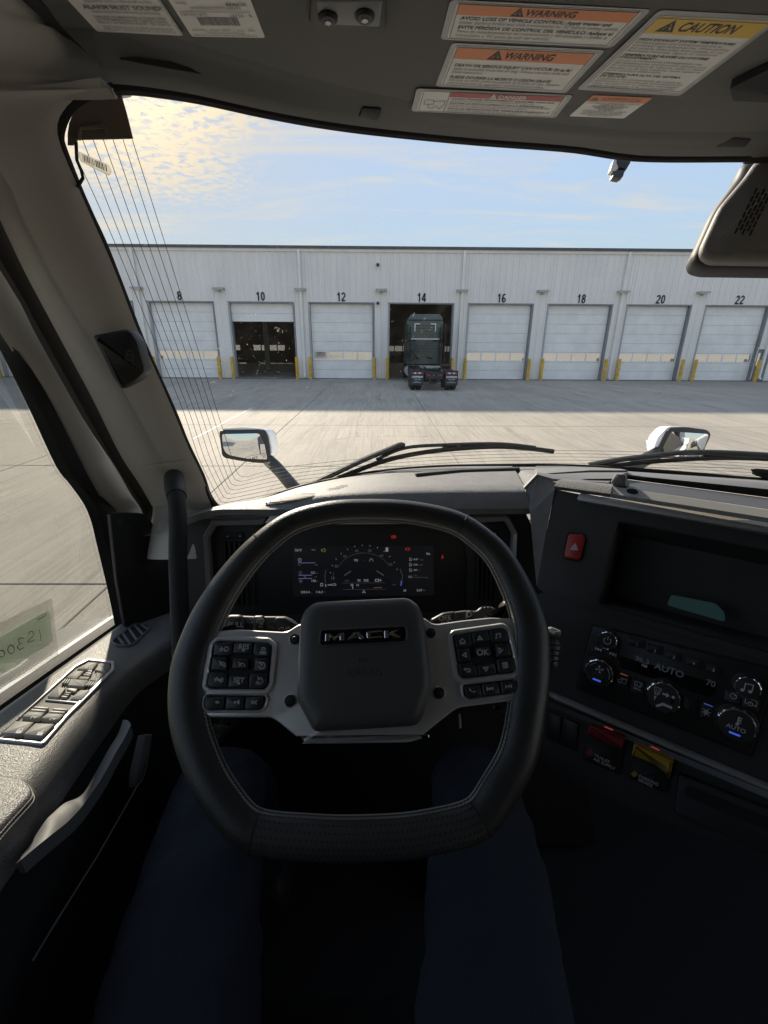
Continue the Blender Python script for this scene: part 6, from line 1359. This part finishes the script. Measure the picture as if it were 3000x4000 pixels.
qd, t = label_(z2, ((292,183),(957,214),(786,401),(221,371)), 'warning_label', 'white and orange WARNING label about death or serious injury, in the middle')
qd.sheet('colour_band', M['lab_orange'], .05, .075, .95, .31, .0006, t)
qd.txt('WARNING', .54, .20, .20, M['lab_ink'], t, 'CENTER', .02, .0009, fit=.33, shear=.15); tri(qd, t, .32, .20, .16, M['lab_ink'])
for v, b, s_, f_ in ((.45, .02, 'DEATH OR SERIOUS INJURY CAN OCCUR: Sit as far', .82), (.53, 0, 'back as possible from the air bag. Always use seat belts and', .82), (.61, 0, 'child restraints.', .22), (.73, .02, 'PUEDE OCURRIR LA MUERTE O LESIÓN GRAVE:', .74), (.80, 0, 'Siéntese tan atrás como sea posible de la bolsa de aire. Siempre', .82), (.875, 0, 'utilice cinturones de seguridad y restricciones para niños.', .72)): qd.txt(s_, .075, v, .088, M['lab_ink'] if b else M['lab_ink2'], t, 'LEFT', b, .0006, f_, .1)
qd, t = label_(z2, ((142,380),(819,409),(741,508),(117,479)), 'danger_label', 'white and dark red DANGER label about trailer detachment, lowest of the stack')
qd.sheet('colour_band', M['lab_red'], .22, .075, .95, .27, .0006, t); qd.txt('DANGER', .62, .175, .18, M['lab_white'], t, 'CENTER', .02, .0009, fit=.18); tri(qd, t, .495, .175, .14, M['lab_white'])
qd.lines('divider', [[(.215, .07), (.215, .93)]], .0007, M['lab_ink'], t, .0008); qd.lines('coupling_drawing', [[(.07, .45), (.10, .42), (.13, .45), (.13, .62), (.07, .62), (.07, .45)], [(.10, .62), (.10, .75), (.13, .80), (.15, .68), (.18, .80), (.20, .62), (.20, .45), (.13, .48)]], .0008, M['lab_ink'], t, .0008)
for v, b, s_, f_ in ((.34, .02, 'AVOID TRAILER DETACHMENT! Inspect fifth wheel lock', .68), (.42, 0, 'mechanism to confirm lock is engaged before driving.', .55), (.53, .02, 'ÉVITER LE DÉTACHEMENT DE LA REMORQUE :', .64), (.60, 0, 'Inspecter le mécanisme de verrouillage de sellette pour confirmer', .68), (.67, 0, 'que le verrouillage est engagé avant de conduire.', .53), (.77, .02, 'EVITE LA SEPARACIÓN DEL REMOLQUE: Inspeccione el', .69), (.84, 0, 'mecanismo de bloqueo de la quinta rueda para confirmar', .64), (.90, 0, 'que el seguro se acopló antes de conducir.', .48)): qd.txt(s_, .235, v, .082, M['lab_ink'] if b else M['lab_ink2'], t, 'LEFT', b, .0006, f_, .1)
qd, t = label_(z2, ((1192,40),(1735,68),(1277,413),(832,385)), 'caution_label', 'large white and yellow CAUTION label about exhaust heat at the right')
qd.sheet('colour_band', M['lab_yellow'], .05, .06, .95, .23, .0006, t); qd.txt('CAUTION', .52, .15, .135, M['lab_ink'], t, 'CENTER', .02, .0009, fit=.47, shear=.15); tri(qd, t, .20, .15, .10, M['lab_ink'])
v = .30
for b, s_, f_ in ((1, 'HIGH EXHAUST SYSTEM TEMPERATURE:', .82), (0, 'Exhaust gases and components are at', .74), (0, 'extremely high temperatures. When parking', .83), (0, 'the vehicle, keep away from people, or any', .82), (0, 'flammable materials, vapors, or structures.', .80), (2, 'TEMPÉRATURE ÉLEVÉE DU SYSTÈME', .76), (1, "D'ÉCHAPPEMENT :", .33), (0, 'Les gaz et composants d\'échappement ont', .76), (0, 'des températures extrêmement élevées. Lors', .83), (0, 'du stationnement du véhicule, rester à l\'écart', .84), (0, 'des gens ou de tout matériau, toute vapeur ou', .84), (0, 'toute structure inflammable.', .50), (2, 'ETEMPERATURA ALTA DEL SISTEMA', .72), (1, 'DE ESCAPE:', .24), (0, 'Los gases y los componentes de escape se', .78), (0, 'encuentran a temperaturas extremadamente', .82), (0, 'altas. Al estacionar el vehículo, manténgase', .82), (0, 'alejado de personas, o de cualquier material', .80), (0, 'inflamable, de vapores o de estructuras.', .72)):
    if b == 2: v += .018
    qd.txt(s_, .07, v, .036, M['lab_ink'] if b else M['lab_ink2'], t, 'LEFT', .02 if b else 0, .0006, f_, .1); v += .0335
qd, t = label_(z2, ((905,409),(1161,420),(1036,510),(800,500)), 'notice_label', 'small unbordered ADVERTENCIA label with an orange top below the caution label', False)
qd.sheet('colour_band', M['lab_orange'], 0, .0, 1, .26, .0003, t); qd.txt('ADVERTENCIA', .53, .14, .19, M['lab_ink2'], t, 'CENTER', .01, .0006, fit=.7); tri(qd, t, .1, .14, .14, M['lab_ink2'])
for k, s_ in enumerate(('ESTE VEHÍCULO ESTÁ EQUIPADO CON UNA', 'ALARMA DE REVERSA', '¡LA ALARMA DEBE SONAR AL', 'OPERAR ESTE VEHÍCULO', 'EN REVERSA!', 'NO MANTENER UNA VISTA CLARA EN', 'LA DIRECCIÓN DE VIAJE PUEDE', 'RESULTAR EN LESIONES GRAVES O', 'INCLUSO LA MUERTE')): qd.txt(s_, .5, .32+.073*k, .082, M['lab_ink'], t, 'CENTER', .01 if k in (2, 3, 4) else 0, .0006, min(.92, .026*len(s_)), .1)
qd, t = label_(zL, ((-255,-200),(547,-200),(864,287),(165,252)), 'alarm_label', 'white back up alarm label with ALARM MUST SOUND print at the upper left', False)
qd.lines('keyline', [[(.985, 0), (.985, .985), (.02, .985)]], .0006, M['lab_ink2'], t)
for v, b, s_, f_ in ((.10, .01, 'WARNING', .5), (.40, 0, 'EQUIPPED WITH A BACK-UP ALARM', .72), (.505, .03, 'ALARM MUST SOUND!', .86), (.59, .01, 'WHEN OPERATING THIS VEHICLE IN REVERSE.', .76), (.68, .015, 'FAILURE TO MAINTAIN A CLEAR VIEW', .80), (.735, .015, 'IN THE DIRECTION OF TRAVEL COULD', .80), (.79, .015, 'RESULT IN SERIOUS INJURY OR DEATH.', .82), (.875, 0, 'THE OPERATOR IS RESPONSIBLE FOR', .80), (.925, 0, 'THE SAFE OPERATION OF THIS VEHICLE', .82)): qd.txt(s_, .53, v, .10 if b == .03 else .058, M['lab_ink2'], t, 'CENTER', b, .0006, f_)
qd, t = label_(zL, ((617,-200),(1333,-200),(1526,302),(932,291)), 'weight_label', 'white vehicle weight label with barcode at the upper left', False)
qd.txt('MACK', .80, .42, .06, M['lab_ink2'], t, 'CENTER', .03, .0006, .26); qd.txt('VIN#:', .06, .40, .06, M['lab_ink2'], t, 'LEFT'); qd.txt('1M1PR4GY4TM100395', .52, .48, .075, M['lab_ink2'], t, 'CENTER', 0, .0006, .62); qd.lines('rule', [[(.05, .535), (.93, .535)]], .0007, M['lab_ink2'], t)
qd.txt('GROSS WT:', .04, .59, .07, M['lab_ink2'], t, 'LEFT', 0, .0006, .34); qd.txt('16720   lb', .95, .60, .07, M['lab_ink2'], t, 'RIGHT', 0, .0006, .28)
rb_ = random.Random(5); x_ = .22; 
while x_ < .74:
    w_ = rb_.choice((.006, .009, .014)); qd.sheet('barcode_bar', M['lab_ink2'], x_, .635, x_+w_, .775, .0006, t); x_ += w_+rb_.choice((.006, .008, .012))
qd.txt('Axle Wts    Front   9840        Rear   6880', .48, .86, .045, M['lab_ink2'], t, 'CENTER', 0, .0006, .84); qd.txt('Factory Certified Weight', .5, .91, .045, M['lab_ink2'], t, 'CENTER', 0, .0006, .5); qd.txt('Minimal Fuel & Before Body Builder Modification', .48, .96, .04, M['lab_ink2'], t, 'CENTER', .01, .0006, .86)
# fittings in the headliner
def onHf(pts, name, m_, thick, par, lift=.0005):
    P = [onH(*a) for a in pts]; n = (P[1]-P[0]).cross(P[-1]-P[0]).normalized(); n = n if n.dot(EYE-P[0]) > 0 else -n
    f_ = Fr(sum(P, V((0, 0, 0)))/len(P), P[1]-P[0], n.cross(P[1]-P[0])); q = MB(); q.prism(f_, rnd([((p-f_.o).dot(f_.u), (p-f_.o).dot(f_.v)) for p in P], .003, 3), -.004, thick, min(.002, thick*.4)); return q.build(name, m_, par), f_
br = thing('overhead_bracket', 'black overhead mounting plate with two torx screws at the top edge', 'bracket', onH(1360, 40))
onHf([z1(*a) for a in ((1345,-60),(1665,-60),(1665,110),(1350,98),(1335,80))], 'base_plate', M['matt_black'], .004, br)
pl, f_ = onHf([z1(*a) for a in ((1365,-50),(1655,-50),(1640,68),(1375,58))], 'cover_plate', M['grey_pl'], .010, br)
for c in ((1415,22),(1575,12)):
    p = onH(*z1(*c)); ff = Fr(p+f_.n*.0098, f_.u, f_.v); q = MB(); q.lathe(ff, [(.0105, -.001), (.0105, .002), (.008, .0045), (.004, .005), (.0038, .003)], 20); s_ = q.build('torx_screw', M['matt_black'], br)
    q = MB(); q.prism(ff, [((.0042 if i % 2 else .0026)*math.cos(i*math.pi/6), (.0042 if i % 2 else .0026)*math.sin(i*math.pi/6)) for i in range(12)], .004, .0056); q.build('torx_socket', M['plate_steel'], s_)
onHf([z1(*a) for a in ((1568,458),(1648,466),(1632,512),(1548,500))], 'clip_socket', M['matt_black'], .003, hl)
onHf([zL(*a) for a in ((335,472),(480,462),(760,498),(1000,572),(1075,612),(860,575),(520,512))], 'visor_slot', M['hole'], .0012, hl)
ov = thing('overhead_grip', 'black overhead console recess at the right frame edge', 'overhead console', onH(*z2(1600,340)))
onHf([z2(*a) for a in ((1500,345),(1535,325),(1680,255),(1760,260),(1760,415),(1512,402))], 'grip_pad', M['hole'], .010, ov)
onHf([z2(*a) for a in ((1435,632),(1510,592),(1588,600),(1560,632))], 'slot', M['hole'], .0015, hl)
# hanging connector
cn = thing('hanging_connector', 'small black and white wiring plug hanging from the headliner', 'connector', atD(*z2(1020,720), .93))
fc = Fr(atD(*z2(1020,720), .93), CR, CU)
c_ = fc.pxs([z2(*a) for a in ((1075,640),(1092,650),(1080,662),(1062,658),(1045,672),(1035,690))]); q = MB(); q.tube([fc.pt(a, b) for a, b in c_], .0030, 8); q.build('cable', M['rubber'], cn)
q = MB(); q.prism(fc, fc.pxs([z2(*a) for a in ((1000,688),(1028,672),(1055,680),(1058,712),(1040,742),(1012,735),(998,715))]), -.008, .008, .002); q.build('plug_body', M['matt_black'], cn)
q = MB(); q.prism(fc, fc.pxs([z2(*a) for a in ((985,702),(998,685),(1008,735),(990,752),(972,745))]), -.006, .006, .002); q.build('plug_face', M['lab_dim'], cn)
q = MB(); q.prism(fc, fc.pxs([z2(*a) for a in ((985,748),(1035,742),(1028,768),(1012,778),(982,772))]), -.007, .007, .002); q.build('plug_latch', M['black_pl'], cn)
# barcode tag with cord at the left corner
tg = thing('barcode_tag', 'white barcode tag hanging by the upper left windshield corner', 'tag', gl(*z1(400,700), -.02))
ft = Fr(gl(*z1(400,705), -.02), gl(*z1(470,735), -.02)-gl(*z1(340,675), -.02), V((0, 0, 1)))
q = MB(); q.prism(ft, rnd(ft.pxs([z1(*a) for a in ((335,652),(470,712),(484,742),(472,760),(348,697))]), .002, 2), -.001, .0005); q.build('tag_strip', M['tag_white'], tg)
for k in range(15):
    t_ = .08+.058*k; a = (345+125*t_, 662+56*t_); b = (a[0]+4, a[1]+30); q = MB(); q.strokes(ft, [ft.pxs([z1(*a), z1(*b)])], random.choice((.0005, .0009, .0012)), .0008); q.build('barcode_bar', M['lab_ink'], tg, recalc=False)
q = MB(); q.tube([gl(*z1(*a), -.015) for a in ((322,610),(326,690),(345,735),(352,765),(340,785),(326,805))], .0022, 6); q.build('cord', M['rubber'], tg)
# camera pod at the right of the windshield
pod = thing('windshield_pod', 'dark rounded sensor pod with slotted grille on the right of the windshield', 'sensor housing', atD(2850, 850, .80))
fp = Fr(atD(2800, 880, .84), V((.92, -.38, 0)), V((.25, .2, .93)))
q = MB(); q.prism(fp, rnd(fp.pxs([z2(*a) for a in ((1552,690),(1900,560),(1900,1300),(1400,1043),(1352,1040),(1334,1010),(1360,960))][:3] + [Z(1500,900,1500/1659)(*a) for a in ((1900,155),(1390,152),(1343,138),(1332,105))] + [z2(*a) for a in ((1420,905),(1535,750))]), .015, 4), -.05, .0, .015); q.build('rear_shell', M['matt_black'], pod, ang=50)
M['pod'] = leather('pod_plastic', (.16, .15, .14), .55, 500, .4)
fq = fp.off(.003); z4 = Z(1500, 900, 1500/1659)
q = MB(); q.prism(fq, rnd(fq.pxs([z2(1600,700), z2(1900,600)] + [z4(*a) for a in ((1900,145),(1400,140),(1362,120),(1362,80))] + [z2(1440,905), z2(1555,770)]), .012, 4), -.02, .012, .010); q.build('front_cover', M['pod'], pod, ang=50)
fg = fp.off(.0152); a0 = V((1612, 812)); ax = V((-100, 205)); bx_ = V((58, -6))
for r in range(6):
    for c in range(5):
        base_ = a0 + ax*(r+.5*(c % 2))/6 + V((16, 2))*c; 
        if base_.x > 1690: continue
        if (r+.5*(c % 2)) > 5.4: continue
        pts = [base_ + V((-5, 0)), base_ + V((4, 0)), base_ + V((-9, 27)), base_ + V((-18, 27))]
        q = MB(); q.prism(fg, rnd(fg.pxs([z2(*p) for p in pts]), .0015, 2), -.003, .0003); q.build('grille_slot', M['hole'], pod)
# ================================================================== outside parts of our own truck
z4 = Z(1500, 900, 1500/1659); zA = Z(800, 1600, 400/1659); zB = Z(2400, 1600, 400/1659)
def wiper(label, arm, blade, blade2):
    t = thing('windshield_wiper', label, 'wiper', gl(*arm[0], .03), 'wipers'); P = lambda l, o: [gl(*a, o) for a in l]
    q = MB(); q.tube(sm_path(P(arm, .022), 24), [.011-.005*i/23 for i in range(24)], 8, ry=[.008-.002*i/23 for i in range(24)]); q.build('arm', M['black_pl'], t)
    q = MB(); q.tube(sm_path(P(blade, .014), 30), [.005]*30, 8, ry=[.0062]*30); q.build('blade', M['rubber'], t)
    q = MB(); q.tube(sm_path(P(blade2, .018), 24), .0045, 6); q.build('spine', M['black_pl'], t)
    m_ = blade[len(blade)//2]; q = MB(); q.tube(P([(m_[0]-26, m_[1]-2), (m_[0]+26, m_[1]-2)], .026), .0075, 8); q.build('clip', M['black_pl'], t)
wiper('black wiper lying along the lower windshield ahead of the wheel', [(1240,1905),(1330,1862),(1430,1815),(1520,1778),(1572,1756),(1590,1758)], [(1300,1892),(1400,1852),(1500,1815),(1620,1786),(1770,1766),(1940,1756),(2060,1762),(2169,1775)], [(1480,1812),(1590,1765),(1760,1752),(1960,1748),(2100,1762)])
wiper('black wiper at the lower right of the windshield by the right mirror', [(2310,1835),(2420,1815),(2540,1800),(2680,1785),(2830,1785),(3050,1797)], [(2330,1838),(2480,1822),(2620,1810),(2780,1801),(2920,1801),(3050,1806)], [(2420,1812),(2560,1796),(2700,1786),(2850,1790),(3050,1800)])
def mirror_(label, M0, nrm, zf, shell, rim_, glass_, arm, bulge_):
    t = thing('hood_mirror', label, 'mirror', M0, 'hood mirrors'); f_ = Fr(M0, V((-nrm.y, nrm.x, 0)) if 1 else 0, V((0, 0, 1))); n = nrm.normalized()
    u = V((0, 0, 1)).cross(n).normalized(); f_ = Fr(M0, u, n.cross(u))
    ps = ccw(rnd(f_.pxs([zf(*a) for a in shell]), .02, 4)); q = MB(); vs = []; k = len(ps)
    for ins, h in ((0, 0), (.002, -.02), (.012, -.06), (.035, -.095), (.07, -.11)): vs += [f_.pt(a+bulge_[0]*h, b+bulge_[1]*h, h) for a, b in inset(ps, ins)]
    q.add(vs, [(j*k+i, j*k+(i+1) % k, (j+1)*k+(i+1) % k, (j+1)*k+i) for j in range(4) for i in range(k)] + [tuple(range(4*k, 5*k)), tuple(range(k-1, -1, -1))]); q.build('shell', M['truck_white'], t, ang=50)
    pr_ = rnd(f_.pxs([zf(*a) for a in rim_]), .018, 4); q = MB(); q.prism(f_, pr_, -.004, .012, .006); q.build('rim', M['black_pl'], t)
    pg = ccw(rnd(f_.pxs([zf(*a) for a in glass_]), .012, 4)); cx = sum(a for a, b in pg)/len(pg); cy = sum(b for a, b in pg)/len(pg); q = MB(); vs = []; k = len(pg)
    for s_ in (1, .8, .6, .4, .2): vs += [f_.pt(cx+(a-cx)*s_, cy+(b-cy)*s_, .0125+.004*(1-s_*s_)) for a, b in pg]
    vs.append(f_.pt(cx, cy, .0165)); q.add(vs, [(j*k+i, j*k+(i+1) % k, (j+1)*k+(i+1) % k, (j+1)*k+i) for j in range(4) for i in range(k)] + [(4*k+i, 4*k+(i+1) % k, 5*k) for i in range(k)]); q.build('mirror_glass', M['mirror'], t, ang=180)
    q = MB(); q.tube(sm_path(arm, 12), [.026]*12, 10, ry=[.040]*12); q.build('arm', M['black_pl'], t)
    return t
ml = atY(*zA(650,580), 2.40)
mirror_('white backed hood mirror on the left with a black arm', ml, V((.05, -1, .05)), zA, ((262,335),(300,308),(600,285),(940,312),(1000,335),(1055,420),(1092,640),(1085,720),(1040,850),(850,858),(560,822),(330,778),(285,735)), ((240,350),(290,325),(940,320),(990,345),(1030,430),(1068,640),(1070,720),(1040,850),(1000,866),(850,860),(560,825),(330,780),(285,738),(252,480)), ((288,392),(860,380),(905,402),(985,590),(1025,800),(720,790),(420,735),(345,690),(305,600)), [atY(*zA(1010,800), 2.43), atY(*zA(1180,960), 2.36), atY(*zA(1300,1100), 2.28), atY(*zA(1500,1330), 2.18)], (-.55, -.05))
mr = atY(*zB(1130,560), 2.40)
mirror_('white backed hood mirror on the right behind the wiper', mr, V((-.30, -1, .03)), zB, ((640,640),(700,450),(840,300),(900,275),(1130,272),(1480,318),(1550,375),(1480,560),(1420,700),(1340,760),(720,780),(650,750)), ((650,720),(840,330),(900,290),(1130,280),(1480,322),(1545,370),(1552,420),(1470,600),(1420,710),(1340,765),(720,785),(655,760)), ((715,745),(830,500),(900,365),(940,350),(1480,388),(1515,410),(1450,600),(1370,735),(1310,755),(730,752)), [atY(*zB(700,700), 2.44), atY(*zB(600,760), 2.42), atY(*zB(450,840), 2.34), atY(*zB(200,1000), 2.25)], (.55, -.05))
# bonnet of our truck, below the sight line
hd = thing('truck_bonnet', 'white truck bonnet reflected in the hood mirrors', 'bonnet', rel(.5, 2.4, -1.6))
rails = []
for i in range(13):
    t_ = i/12; y = 1.28+2.0*t_; zt_ = -.43-.30*(y-1.28)-.10*t_*t_; hw_ = .80-.12*t_; r_ = []
    for k in range(17):
        a = math.pi*k/16; x = .5 - hw_*math.copysign(abs(math.cos(a))**.5, math.cos(a)); z = zt_ - .75*(1-abs(math.sin(a))**.38); r_.append(rel(x, y, z))
    rails.append(r_)
q = MB(); q.loft(rails, .01); q.build('bonnet_skin', M['truck_white'], hd, ang=50)
cs2 = thing('truck_cab_exterior', 'white outer side of our own cab reflected in the right mirror', 'cab side', rel(1.66, 0, -1.6))
q = MB(); q.box(1.62, -2.2, CAM_H-1.7, 1.68, .95, CAM_H-.45); q.build('door_skin', M['truck_white'], cs2, smooth=False); q = MB(); q.box(1.63, -1.9, CAM_H-2.1, 1.8, .7, CAM_H-1.75); q.build('step', M['plate_steel'], cs2)
q = MB(); q.box(1.681, .2, CAM_H-.75, 1.70, .35, CAM_H-.71); q.build('door_handle', M['matt_black'], cs2); q = MB(); q.box(1.62, -3.2, CAM_H-1.7, 1.68, -1.22, CAM_H+.5); q.build('sleeper_skin', M['truck_white'], cs2, smooth=False)
q = MB(); q.tube([rel(1.72, .95, -1.2), rel(1.72, .95, -.5)], .02, 8); q.build('grab_bar', M['chrome'], cs2)
# ================================================================== driver and seat
M['denim'] = mat('denim', (.0105, .0145, .026), .9, bump=.6, bscale=900, bdist=.001, var=.28, vscale=320)
M['seat'] = mat('seat_fabric', (.014, .014, .015), .9, bump=.4, bscale=700, bdist=.001)
M['shoe'] = mat('shoe', (.02, .018, .016), .6)
per = thing('person', 'driver in dark blue jeans seated behind the steering wheel, thighs visible', 'person', rel(-.04, .05, -.78))
J = {'pel': (-.04, -.12, -.70), 'lh': (-.14, -.02, -.69), 'lt': (-.195, .20, -.668), 'lm': (-.225, .36, -.655), 'lk': (-.25, .52, -.66), 'lb': (-.25, .58, -.74), 'ls': (-.245, .62, -.90), 'la': (-.24, .66, -1.08),
     'rh': (.06, -.02, -.69), 'rt': (.115, .20, -.668), 'rm': (.138, .36, -.655), 'rk': (.155, .52, -.66), 'rb': (.158, .58, -.74), 'rs': (.165, .62, -.90), 'ra': (.17, .66, -1.08)}
names = list(J); rad = {'pel': .13, 'h': .105, 't': .092, 'm': .083, 'k': .072, 'b': .068, 's': .06, 'a': .05}
E_ = [('pel', 'lh'), ('lh', 'lt'), ('lt', 'lm'), ('lm', 'lk'), ('lk', 'lb'), ('lb', 'ls'), ('ls', 'la'), ('pel', 'rh'), ('rh', 'rt'), ('rt', 'rm'), ('rm', 'rk'), ('rk', 'rb'), ('rb', 'rs'), ('rs', 'ra')]
me_ = bpy.data.meshes.new('legs'); me_.from_pydata([tuple(rel(*J[n])) for n in names], [(names.index(a), names.index(b)) for a, b in E_], [])
ob = bpy.data.objects.new('legs', me_); COL.objects.link(ob); ob.modifiers.new('skin', 'SKIN'); bpy.context.view_layer.update()
if not me_.skin_vertices:
    bpy.context.view_layer.objects.active = ob; bpy.ops.mesh.customdata_skin_add()
for i, n in enumerate(names):
    r = rad['pel'] if n == 'pel' else rad[n[1]]; me_.skin_vertices[0].data[i].radius = (r, r)
    me_.skin_vertices[0].data[i].use_root = (n == 'pel')
ss_ = ob.modifiers.new('sub', 'SUBSURF'); ss_.levels = ss_.render_levels = 4
tx = bpy.data.textures.new('fold', 'CLOUDS'); tx.noise_scale = .075; tx.noise_depth = 4
dm = ob.modifiers.new('fold', 'DISPLACE'); dm.texture = tx; dm.strength = .022; dm.mid_level = .5
dg = bpy.context.evaluated_depsgraph_get(); nm = bpy.data.meshes.new_from_object(ob.evaluated_get(dg)); bpy.data.objects.remove(ob)
nm.materials.clear(); nm.materials.append(M['denim']); nm.shade_smooth(); lg = bpy.data.objects.new('jeans', nm); COL.objects.link(lg); put(lg, per)
for s_, x in ((-1, -.24), (1, .17)):
    q = MB(); f_ = Fr(rel(x, .72, -1.148), (1, 0, 0), (0, 1, 0)); q.prism(f_, rnd([(-.045, -.12), (.045, -.12), (.052, .06), (.03, .16), (-.03, .16), (-.052, .06)], .03), 0, .085, .035); q.build('shoe', M['shoe'], per, ang=60)
seat = thing('driver_seat', 'black driver seat cushion under the legs', 'seat', rel(-.03, -.1, -1.15))
q = MB(); q.prism(Fr(rel(-.04, .0, -.95), (1, 0, 0), (0, 1, 0)), rnd(rect(-.27, -.40, .27, .34), .08, 6), 0, .175, .05); q.build('seat_cushion', M['seat'], seat, ang=60)
q = MB(); q.prism(Fr(rel(-.04, 0, -1.15), (1, 0, 0), (0, 1, 0)), rnd(rect(-.20, -.3, .20, .22), .04), 0, .2, .01); q.build('seat_base', M['matt_black'], seat)
q = MB(); q.prism(Fr(rel(-.04, -.42, -.78), (-1, 0, 0), (0, -.2, 1)), rnd(rect(-.26, 0, .26, .75), .1, 6), -.07, .07, .05); q.build('seat_back', M['seat'], seat, ang=60)
pd = thing('pedals', 'black floor pedals in the dark footwell', 'pedals', rel(.08, .85, -1.1))
for x, w_ in ((-.06, .045), (.2, .03)):
    q = MB(); f_ = Fr(rel(x, .86, -1.02), (1, 0, 0), (0, .5, 1)); q.prism(f_, rnd(rect(-w_, -.06, w_, .06), .01), 0, .015, .004); q.build('pedal', M['rubber'], pd)
    q = MB(); q.tube([rel(x, .87, -1.02), rel(x, .98, -.85)], .012, 8); q.build('pedal_arm', M['matt_black'], pd)
